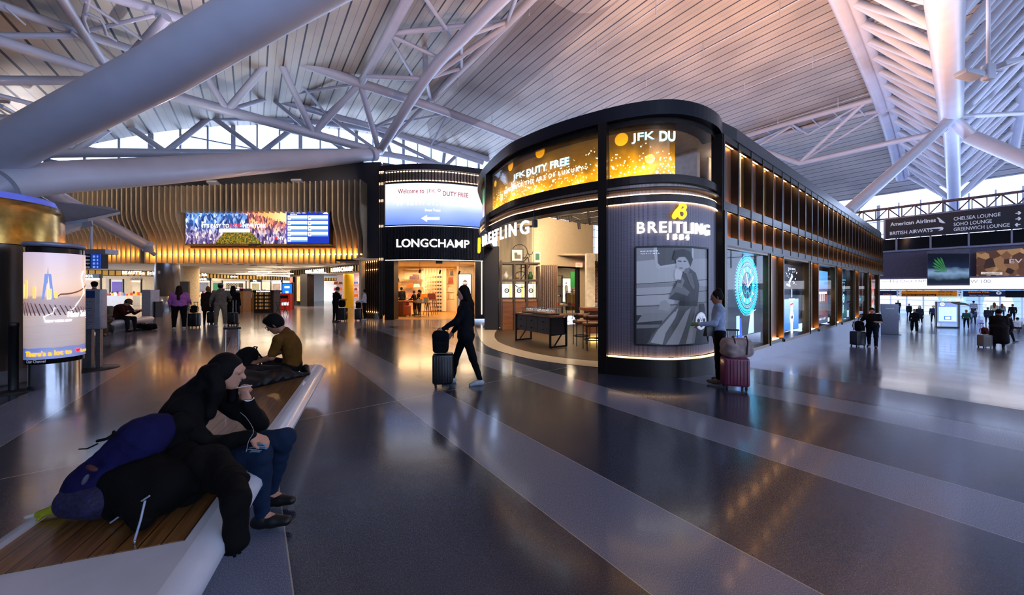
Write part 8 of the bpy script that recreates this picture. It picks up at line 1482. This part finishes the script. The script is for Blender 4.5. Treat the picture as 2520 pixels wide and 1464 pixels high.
ct = thing('draped_coat', 'black coat lying over the bench beside the foreground woman, sleeve hanging down', 'coat', (-1.85, 1.92, .46)); L0 = V3(ct.location)
def putb(o, parent): put(o, parent); return o
cl = [('c', V3((-2.12, 1.98, .60)), V3((-1.72, 1.93, .60)), .155, .10), ('c', V3((-2.15, 1.92, .56)), V3((-1.80, 1.86, .54)), .14, .13), ('c', V3((-1.72, 1.93, .60)), V3((-1.47, 1.80, .58)), .11, .075)]
putb(blob('coat_body', cl, BKC, None, .012, .06, (), .010, 3), ct)
putb(blob('sleeve', [('c', V3((-1.50, 1.82, .59)), V3((-1.37, 1.70, .55)), .07, .06), ('c', V3((-1.37, 1.70, .55)), V3((-1.355, 1.68, .36)), .058, .054), ('c', V3((-1.38, 1.68, .345)), V3((-1.33, 1.68, .36)), .03, .03)], BKC, None, .011, .03, (), .005, 6), ct)
b_ = MB(); b_.tube([V3((-1.36, 1.68, .34)), V3((-1.365, 1.68, .285))], .007, 6); b_.tube([V3((-1.345, 1.68, .34)), V3((-1.34, 1.68, .30))], .007, 6); putb(b_.build('cuff_strap', BKC), ct)
bg = thing('duffel_bag', 'black bag with white zip tapes slumped on the near end of the bench', 'bag', (-1.9, 1.75, .456))
putb(blob('bag_body', [('c', V3((-2.08, 1.86, .60)), V3((-1.80, 1.80, .56)), .15, .12), ('c', V3((-1.95, 1.80, .56)), V3((-1.745, 1.62, .50)), .13, .035), ('c', V3((-2.05, 1.82, .56)), V3((-1.99, 1.70, .49)), .13, .03), ('c', V3((-2.2, 1.9, .56)), V3((-1.95, 1.82, .55)), .09, .12)], BKC, None, .011, .05, (), .006, 8), bg)
for pts, lab in (([P(272, 1286, 1.655), P(318, 1254, 1.64), P(368, 1220, 1.66)], 'zip_tape'), ([P(357, 1232, 1.585), P(346, 1280, 1.555), P(331, 1330, 1.535)], 'zip_tape')): b_ = MB(); b_.tube(pts, .0045, 6); putb(b_.build(lab, M('zip_white', '#9ca4bc', .4)), bg)
b_ = MB(); b_.rbox(P(331, 1336, 1.53), (.012, .008, .022), .003); putb(b_.build('zip_pull', CHROME), bg)
bp_ = thing('backpack', 'purple blue backpack with a red patch standing at the left of the bench', 'backpack', (-2.13, 1.80, .456)); PB = cloth('#131140')
putb(blob('bag_body', [('c', V3((-2.16, 1.80, .585)), V3((-2.02, 1.87, .78)), .125, .115), ('c', V3((-2.02, 1.87, .78)), V3((-1.97, 1.91, .84)), .10, .06), ('e', V3((-2.12, 1.76, .56)), (.13, .10, .11), None)], PB, None, .010, .05, (), .004, 4), bp_)
putb(blob('black_side_panel', [('c', V3((-2.03, 1.98, .62)), V3((-1.93, 1.98, .82)), .11, .06), ('c', V3((-1.93, 1.98, .82)), V3((-1.88, 2.0, .80)), .05, .02)], BKC, None, .010, .04, (), .004, 9), bp_)
putb(blob('patterned_base', [('c', V3((-2.18, 1.72, .545)), V3((-2.06, 1.70, .545)), .085, .08)], M('leopard_dark', '#18153c', .8, var=.8, scale=60), None, .009, .02), bp_)
for px, y, rx, rz_, c in ((226, 1152, .030, .012, '#44181a'), (210, 1180, .008, .030, '#50505e')): putb(blob('patch', [('e', P(px, y, 1.66), (rx, .012, rz_), rot('Y', 25))], M('patch_'+c[1:], c, .7), None, .004, .002), bp_)
b_ = MB(); b_.tube([P(195, 1105, 1.75), P(215, 1104, 1.7), P(240, 1092, 1.68)], .0035, 6); b_.tube([P(240, 1085, 1.70), P(262, 1080, 1.69), P(285, 1066, 1.74)], .008, 6); b_.tube([P(278, 1070, 1.72), P(281, 1060, 1.73)], .006, 6); b_.tube([P(370, 1080, 1.85), P(384, 1073, 1.86), P(386, 1064, 1.87), P(376, 1062, 1.87)], .004, 6); putb(b_.build('strap', BKC), bp_)
q = P(138, 1258, 1.73); ky = thing('plush_keychain', 'small yellow plush ornament hanging off the blue backpack on the bench edge', 'ornament', (q.x, q.y, .456)); YL = M('plush_yellow', '#8c8c10', .7)
putb(blob('plush_body', [('e', V3((q.x+.02, q.y, .49)), (.042, .03, .032), None), ('c', V3((q.x-.01, q.y-.01, .485)), V3((q.x-.055, q.y-.02, .475)), .022, .018), ('c', V3((q.x-.03, q.y-.03, .472)), V3((q.x-.02, q.y-.05, .468)), .009, .009)], YL, None, .005, .012), ky)
putb(blob('plush_beak', [('c', V3((q.x-.07, q.y-.02, .475)), V3((q.x-.11, q.y-.03, .465)), .012, .008)], M('plush_pale', '#b8b8a8', .6), None, .004, .004), ky); b_ = MB(); b_.tube([V3((q.x+.05, q.y, .50)), V3((q.x+.09, q.y+.01, .51)), V3((q.x+.13, q.y+.02, .53))], .012, 8); putb(b_.build('cord', M('cord_teal', '#20405c')), ky)
Jm = dict(pel=V3((-2.97, 4.62, .57)), che=V3((-2.96, 4.60, .80)), nek=V3((-3.04, 4.58, 1.03)), hed=V3((-3.15, 4.54, 1.135)), fwd=V3((-.84, -.22, -.52)), sp=V3((0, 0, 1)), hipR=V3((-3.02, 4.70, .54)), hipL=V3((-2.98, 4.53, .54)), kneR=V3((-3.42, 4.78, .60)), kneL=V3((-3.40, 4.32, .58)),
          ankR=V3((-3.12, 4.50, .53)), ankL=V3((-3.06, 4.22, .52)), toeR=V3((-3.0, 4.40, .51)), toeL=V3((-2.95, 4.12, .50)), shoR=V3((-3.10, 4.76, .96)), shoL=V3((-3.00, 4.39, .96)), elbR=V3((-3.20, 4.76, .74)), elbL=V3((-3.07, 4.36, .73)), wriR=V3((-3.36, 4.6, .66)), wriL=V3((-3.30, 4.38, .66)), hndR=V3((-.8, -.5, -.2)), hndL=V3((-.95, .2, -.15)))
mn, _ = person('man in brown T-shirt and glasses seated at the far end of the long bench', (0, 0, 0), 0, Jm, 1.72, 'tan', '#5a3a10', '#08080a', '#0c0c0e', ('quiff', '#080606'), .011, .95, 1, 'short', world=True, ground=False, topname='shirt', hands={'L': dict(curl=45), 'R': dict(curl=45)})
hd = Jm['hed']; fw = Jm['fwd'].normalized(); sd_ = fw.cross(V3((0, 0, 1))).normalized(); up_ = sd_.cross(fw); b_ = MB()
for e in (-1, 1): c_ = hd+fw*.10+sd_*.033*e+up_*.004; b_.tube([c_+sd_*.026*math.cos(a)+up_*.02*math.sin(a) for a in [2*math.pi*i/14 for i in range(14)]], .0025, 5, closed=True); b_.tube([c_+sd_*.026*e, hd+sd_*.078*e+up_*.005], .0025, 5)
put(b_.build('glasses', BLACK), mn); b_ = MB(); b_.tube([hd-sd_*.078*-1-up_*.0, hd+sd_*.082-up_*.03], .006, 6); put(b_.build('earbud', WTE), mn)
jk = thing('draped_coat', 'black coat spread over the lap and bench around the man in the brown T-shirt', 'coat', (-3.0, 4.3, .46)); putb(blob('coat_body', [('c', V3((-3.42, 4.25, .54)), V3((-2.98, 4.12, .50)), .11, .08), ('c', V3((-3.0, 4.2, .50)), V3((-2.72, 4.55, .475)), .10, .03), ('c', V3((-3.35, 4.32, .56)), V3((-2.95, 4.40, .53)), .10, .09), ('c', V3((-3.25, 3.98, .50)), V3((-2.98, 4.0, .48)), .08, .04), ('c', V3((-2.85, 4.7, .50)), V3((-2.75, 4.6, .48)), .06, .04)], M('nylon_black', '#050508', .5, bump=.3, bscale=20, spec=.3), None, .012, .05, (), .008, 5), jk)
q = V3((-3.50, 4.35, 0)); suitcase('black cabin suitcase standing behind the bench with a rucksack on it', (q.x-.1, q.y, 0), 20, .36, .24, .42, '#08080b', .62); backpack('black rucksack with loose straps on the cabin case behind the bench', (q.x+.0, q.y-.05, .48), -20, .95, '#060608', tilt=-30, res=.011)
# ---------------------------------------------------------------- standing and walking people
def at(px, yf): return G2(px, yf)
def stp(label, px, yf, yh, hd_, J=None, **k):
    p = at(px, yf); H = (yf-yh)*p.y/F; hd_ = hd_-math.degrees(math.atan((px-CX)/F)); return person(label, tuple(p), hd_, J or make_J(), H=H/.995, **k)
W1 = dict(legs=((18, 6, 3), (-14, 18, 3))); W2 = dict(legs=((-12, 20, 3), (16, 5, 3)))
stp('woman seen from behind in a pink sweatshirt with long dark hair', 441, 809, 704, -8, make_J(arms=((5, 25, 14, 0), (20, 45, 16, 0)), hipw=.11, shw=.2), top='#b468b4', bottom='#0a0a0e', hair=('long', '#2c1812'), wd=1.5, wl=1.35, shoes='#b8b8c0', res=.017, topname='sweatshirt')
p = at(478, 806); suitcase('small black wheeled case right of the woman in pink', tuple(p), 5, .38, .25, .55, '#08080a', .45); backpack('small black rucksack on the case of the woman in pink', (p.x+.02, p.y-.03, .61), 0, .75, '#0a0a0c')
stp('person seen from behind in grey hooded tracksuit and grey cap', 543, 803, 698, 4, make_J(lean=4, legs=((4, 8, 6), (14, 4, 6)), arms=((6, 30, 16, 0), (30, 40, 22, 0)), shw=.2), top='#6c6258', bottom='#7c7062', hair=('short', '#1a1410'), hat=('cap', '#5c5a5c'), hood=True, wd=1.25, wl=1.25, shoes='#b0b0b4', res=.017, topname='hoodie')
stp('person in a long black coat walking right of the grey tracksuit', 574, 797, 703, -10, make_J(**W2), top='#0a0a0c', bottom='#0a0a0c', hair=('long', '#0c0a0a'), coat=.9, shoes='#4c3c30', res=.02, topname='coat')
stp('person in a brown coat with a fur trimmed hood left of the grey tracksuit', 512, 797, 707, -5, make_J(), top='#2c2018', bottom='#0c0c0e', hair=('bun', '#8c5c20'), coat=.5, hood=True, res=.02, topname='coat')
p = at(573, 801); suitcase('black wheeled case at the right hand of the grey tracksuit', tuple(p), -5, .36, .24, .52, '#08080a', .55); p = at(523, 797); suitcase('dark wheeled case left of the grey tracksuit', tuple(p), 8, .36, .24, .5, '#101014', .0); backpack('dark grey soft bag on the case left of the grey tracksuit', (p.x-.05, p.y, .58), 10, .7, '#1c1c20')
stp('man in dark shirt and trousers looking down beside a case near the bag shop', 826, 793, 706, -60, make_J(lean=4, head=25, arms=((25, 60, 6, 15), (25, 60, 6, 15))), top='#0a0a10', bottom='#08080c', hair=('short', '#3c342c'), wd=1.15, res=.02, sleeve='short', topname='shirt')
p = at(843, 790); suitcase('black case with a pale front beside the dark dressed man', tuple(p), 0, .42, .3, .62, '#1a1614', .0); backpack('black rucksack on the case beside the dark dressed man', (p.x-.02, p.y, .69), 0, .95, '#08080c')
stp('woman in a white jacket facing left near the ribbed panel', 897, 788, 713, 80, make_J(arms=((20, 50, 6, 0), (25, 55, 6, 0))), top='#c8ccd8', bottom='#0c0c14', hair=('bun', '#1c1210'), shoes='#c0c0c8', res=.02)
p = at(882, 789); suitcase('black case in front of the woman in the white jacket', tuple(p), 10, .34, .24, .55, '#08080c', .3); backpack('black coat heap on the case of the woman in the white jacket', (p.x, p.y, .61), 0, .8, '#0a0a12', name='rucksack')
stp('person in a dark puffer jacket standing at the wooden sales counter', 988, 771, 707, 0, make_J(), top='#16161e', bottom='#0c0c10', hair=('short', '#0c0a0a'), puffy=1.25, res=.024)
stp('woman in a dark suit leaning to the sales counter', 1021, 776, 715, 60, make_J(lean=8, arms=((30, 40, 6, 0), (35, 30, 6, 0))), top='#1c1614', bottom='#181412', hair=('short', '#3c2418'), res=.024)
stp('woman with a black ponytail shopping in the handbag shop', 1031, 775, 713, 65, make_J(), top='#1c1412', bottom='#141010', hair=('tail', '#0a0808'), res=.024)
p = P(1004, 777, 20.3); suitcase('bright orange suitcase by the sales counter', (p.x, p.y-.1, .008), 5, .38, .26, .58, '#d8640c', .4); backpack('red soft bag on the orange suitcase', (p.x, p.y-.1, .645), 0, .6, '#b03020', name='soft_bag')
# walking woman with long hair
stp('woman in black walking left with very long dark hair', 1146, 944, 700, 90, make_J(lean=3, legs=((-16, 2, 2), (21, 10, 2)), arms=((30, 30, 4, 0), (15, 20, 4, 0)), head=4), top='#0b0c14', bottom='#07080c', hair=('verylong', '#0a0808'), shoes='#a8acb4', res=.012, coat=.12, puffy=1.1, rough=.005)
p = at(1090, 951); suitcase('black cabin case pushed by the woman walking left', (p.x, p.y, 0), 8, .33, .25, .50, '#0a0b10', .38); backpack('black rucksack on the cabin case of the woman walking left', (p.x-.03, p.y-.02, .56), 10, .88, '#090a10', tilt=8)
# woman with pink case
wp, Jp = stp('woman in a pale blue top with dark bun holding a green phone', 1768, 941, 717, 100, make_J(legs=((3, 3, 3), (-4, 6, 3)), arms=((24, 62, 8, 5), (-22, 32, 12, 0)), head=12), top='#9aa8c4', bottom='#0a0a10', hair=('bun', '#120c0c'), skin='tan', shoes='#6c5448', res=.012, topname='top', wd=.98)
ph = wp.location+Vector(wp.rotation_euler.to_matrix() @ (Jp['wriL']+Jp['hndL']*.11)); b_ = MB(); b_.rbox((0, 0, 0), (.075, .012, .15), .005, M4=rot('X', 50)); o = b_.build('mobile_phone', M('green_phone', '#0c8c3c', .4, emit='#08602c', es=.3)); o.location = ph; o.rotation_euler = (0, 0, R(60)); tag(o, 'phone in a green case held by the woman in pale blue', 'phone')
hb_ = wp.location+Vector(wp.rotation_euler.to_matrix() @ Vector((-.02, .14, .93))); handbag('small black shoulder bag at the waist of the woman in pale blue', (hb_.x-.05, hb_.y-.10, hb_.z-.12), 20, .22, .16, .08, '#0c0a0a', .08)
p = at(1808, 956); suitcase('ribbed burgundy pink suitcase beside the woman in pale blue', (p.x, p.y, fz(p.x, p.y)), -15, .37, .25, .46, '#7c3450', .42)
bt2 = thing('travel_bag', 'beige soft travel bag strapped on top of the burgundy suitcase', 'bag', (p.x+.03, p.y, .52)); local(blob('bag_body', [('b', V3((0, 0, .14)), (.24, .14, .15), rot('Z', 10), .09)], cloth('#a08e8c'), None, .01, .02, (), .006, 5), bt2)
for x in (-.1, .1): b_ = MB(); b_.tube([(x-.03, -.145, .05), (x-.02, -.15, .25), (x, -.08, .34), (x+.03, 0, .31)], .011, 6); local(b_.build('strap', M('strap_brown', '#3a2822')), bt2)
# man with phone on the ramp, others in the concourse
mp_, Jq = stp('bearded man in a black T-shirt and glasses looking at his phone', 2147, 855, 756, 172, make_J(legs=((14, 4, 4), (-8, 14, 4)), arms=((18, 75, 12, 25), (8, 22, 28, 0)), head=28, shw=.2), top='#101016', bottom='#101c2c', hair=('short', '#14100e'), wd=1.3, wl=1.2, sleeve='short', res=.014, topname='shirt')
p = at(2111, 852); suitcase('dark grey wheeled case pulled by the man in the black T-shirt', tuple(p), 5, .42, .28, .52, '#1a1a20', .35); backpack('black rucksack riding on the dark grey wheeled case', (p.x, p.y-.05, p.z+.58), 0, .95, '#08080c')
ph = mp_.location+Vector(mp_.rotation_euler.to_matrix() @ (Jq['wriL']+Jq['hndL']*.1)); b_ = MB(); b_.rbox(ph, (.08, .14, .012), .004); tag(b_.build('mobile_phone', BLACK, loc=ph), 'dark phone in the hand of the man in the black T-shirt', 'phone')
stp('person in a long dark overcoat and brimmed hat seen from behind', 2458, 857, 762, 0, make_J(legs=((4, 4, 3), (-2, 4, 3)), arms=((8, 20, 8, 0), (5, 15, 8, 0))), top='#1c181a', bottom='#1c2838', hair=('short', '#0c0a0a'), hat=('brim', '#141216'), coat=1.35, wd=1.25, res=.016, topname='overcoat')
p = at(2423, 855); suitcase('silver and black wheeled case beside the long overcoat', tuple(p), 0, .42, .26, .52, '#74706c', .5); backpack('maroon bag on the silver and black case', (p.x, p.y, p.z+.58), 0, .75, '#4c1c1c', name='soft_bag')
FARP = [('person striding in dark clothes behind the long overcoat', 2484, 842, 772, -70, '#14141a', '#101018', W1, 0), ('person in black wide trousers with a rust scarf walking towards the viewer', 2250, 817, 760, 180, '#100e10', '#0c0c10', W1, 0), ('person with a striped scarf and dark coat beside the rust scarf', 2263, 797, 752, 175, '#14161e', '#10121a', W2, .7), ('person in an open blue jacket and white shirt walking forward', 2297, 795, 751, 180, '#1c2438', '#0c1018', W1, 0),
        ('person in a dark hooded coat with a pale scarf', 2237, 780, 747, 180, '#181820', '#14141c', W2, .5), ('person in a black jacket by the queue rail', 2252, 764, 738, 180, '#12141c', '#1c2430', W1, 0), ('person in a dark coat with orange lights behind', 2210, 773, 739, 180, '#14161e', '#1c3048', W2, 0), ('person with a grey rucksack and green sleeves walking away', 2378, 808, 762, 0, '#1c4038', '#0c1018', W1, 0), ('person with a pink rucksack walking away', 2395, 798, 760, -5, '#243448', '#182034', W2, 0), ('person in a dark navy coat walking away', 2431, 796, 756, 0, '#0c1420', '#0c1018', W1, .4),
        ('person in a white top with light bag in the crowd', 2396, 780, 740, 0, '#a8acb8', '#30343c', W2, 0), ('person in a cream jacket in the crowd', 2447, 786, 744, 0, '#c8bc98', '#20242c', W1, 0), ('person in maroon in the crowd at the gates', 2426, 768, 737, 0, '#3c2028', '#181c24', W2, 0), ('person in grey at the back of the crowd', 2440, 766, 738, 0, '#484858', '#181c24', W1, 0), ('person in dark blue at the back of the crowd', 2433, 762, 737, 0, '#1c2848', '#181c24', W2, 0), ('person with light brown hair and pale jacket in the crowd', 2466, 782, 747, 0, '#8c8c98', '#20242c', W1, 0), ('person in a black uniform with arms out near the desk', 2492, 790, 748, 10, '#0c0e18', '#0c0e16', W2, 0), ('small distant person in dark clothes left of the map totem', 2286, 762, 742, 180, '#20242c', '#1c2028', W1, 0)]
for i, (lab, px, yf, yh, hh, tp_, bt_, w__, co_) in enumerate(FARP):
    stp(lab, px, yf, yh, hh, make_J(**w__), top=tp_, bottom=bt_, hair=('long' if i % 3 == 2 or 'brown hair' in lab else 'short', ['#1a1210', '#3c2418', '#0c0a0a', '#6c3c20'][i % 4]), coat=co_, res=.026, group=None, skirt='wide' in lab)
p = at(2378, 806); backpack('pale grey rucksack on the back of the person with green sleeves', (p.x, p.y-.2, p.z+.95), 180, 1.1, '#7c8498', res=.02); p = at(2394, 797); backpack('pink rucksack on the back of a walking person', (p.x, p.y-.22, p.z+.95), 180, 1.0, '#a87880', res=.02)
p = at(2412, 799); suitcase('small lavender case in the crowd', tuple(p), 0, .38, .25, .5, '#7c7ca0', .4); p = at(2208, 785); suitcase('small pinkish case in front of the distant dark coat', tuple(p), 0, .38, .25, .5, '#7c6878', 0)
# seated people
SIT = lambda **k: make_J(**dict(dict(legs=((88, 84, 8), (88, 84, 8)), arms=((30, 55, 8, 12), (30, 55, 8, 12)), lean=8), **k))
def sitp(label, loc, hd_, J, **k): return person(label, loc, hd_, J, **k)
sitp('man in a maroon jacket and flat cap hunched over his phone on the rear bench', (X_(288, 12.9), 12.9, 0), -78, SIT(lean=30, head=20, arms=((35, 75, 8, 22), (35, 75, 8, 22))), H=1.75, top='#380c10', bottom='#1c1a1e', hat=('cap', '#5c4438'), wd=1.3, wl=1.1, res=.016, puffy=1.2)
sitp('person in a beige fleece seated on the rear bench behind the sign stand', (X_(250, 11.9), 12.0, 0), -150, SIT(lean=14, head=10), H=1.7, top='#6c6054', bottom='#4c4430', hat=('cap', '#2c2418'), wd=1.2, res=.016, puffy=1.15, topname='fleece')
stp('person in a black hat and jacket standing behind the sign stand', 232, 806, 694, 20, make_J(arms=((10, 40, 14, 0), (10, 30, 12, 0))), top='#101014', bottom='#101014', hair=('short', '#0c0a0a'), hat=('beanie', '#18161a'), wd=1.25, res=.018, puffy=1.2)
q = at(505+0, 0+820) if False else at(2508, 822); sitp('person in a cream shirt seated at the dark desk on the right edge', (q.x-.1, q.y, q.z), -40, SIT(), H=1.75, top='#b8b4b4', bottom='#14161e', hair=('short', '#0c0a0a'), res=.02, topname='shirt'); b_ = MB(); b_.box((q.x-.1, q.y-.02, q.z+.42), (.42, .42, .05)); b_.tube([(q.x-.1, q.y, q.z), (q.x-.1, q.y, q.z+.42)], .03, 8); tag(b_.build('stool', BLACK, loc=(q.x-.1, q.y, q.z)), 'black stool under the person in the cream shirt', 'stool')
stp('shop worker in black beside the clothes racks beyond the watch shop', 1427, 790, 712, 40, make_J(), top='#0c0c0e', bottom='#0c0c0e', hair=('long', '#14100e'), res=.024)
for px, yh, c, lab, hr_ in ((617, 713, '#5c2018', 'shopper in a rust top behind the gold kiosk', '#5c3420'), (643, 716, '#c8b090', 'shopper with pale hair behind the perfume counter', '#b89060'), (652, 714, '#3c2418', 'shopper with long brown hair behind the perfume counter', '#3c2010'), (671, 716, '#c87830', 'shopper in orange behind the perfume counter', '#8c5028')): person(lab, (X_(px, 27.5), 27.5, 0), 20, make_J(), H=1.6+(713-yh)*.03, top=c, bottom='#20181a', hair=('long', hr_), res=.026)
q = at(357, 812); t2 = thing('duffel_bag', 'flat black duffel bag on the floor by the maroon jacket man', 'bag', tuple(q)); local(blob('bag_body', [('b', V3((0, 0, .12)), (.36, .16, .12), None, .09)], cloth('#08080a'), None, .014, .02, (), .01, 4), t2); b_ = MB(); b_.tube([(-.15, -.1, .22), (-.1, -.12, .29), (.1, -.12, .29), (.15, -.1, .22)], .012, 6); local(b_.build('handle', BLACK), t2)
q = at(258, 822); suitcase('dark case standing before the person in beige fleece', (q.x, q.y, 0), 5, .42, .26, .55, '#101012', .0)
q = at(345, 0+800); b_ = MB(); b_.rbox((X_(322, 12.5), 12.45, .86), (.075, .012, .14), .004, M4=rot('X', 40)); tag(b_.build('mobile_phone', BLACK, loc=(X_(322, 12.5), 12.45, .86)), 'phone held by the man in the maroon jacket', 'phone')
for q in (1,): pass
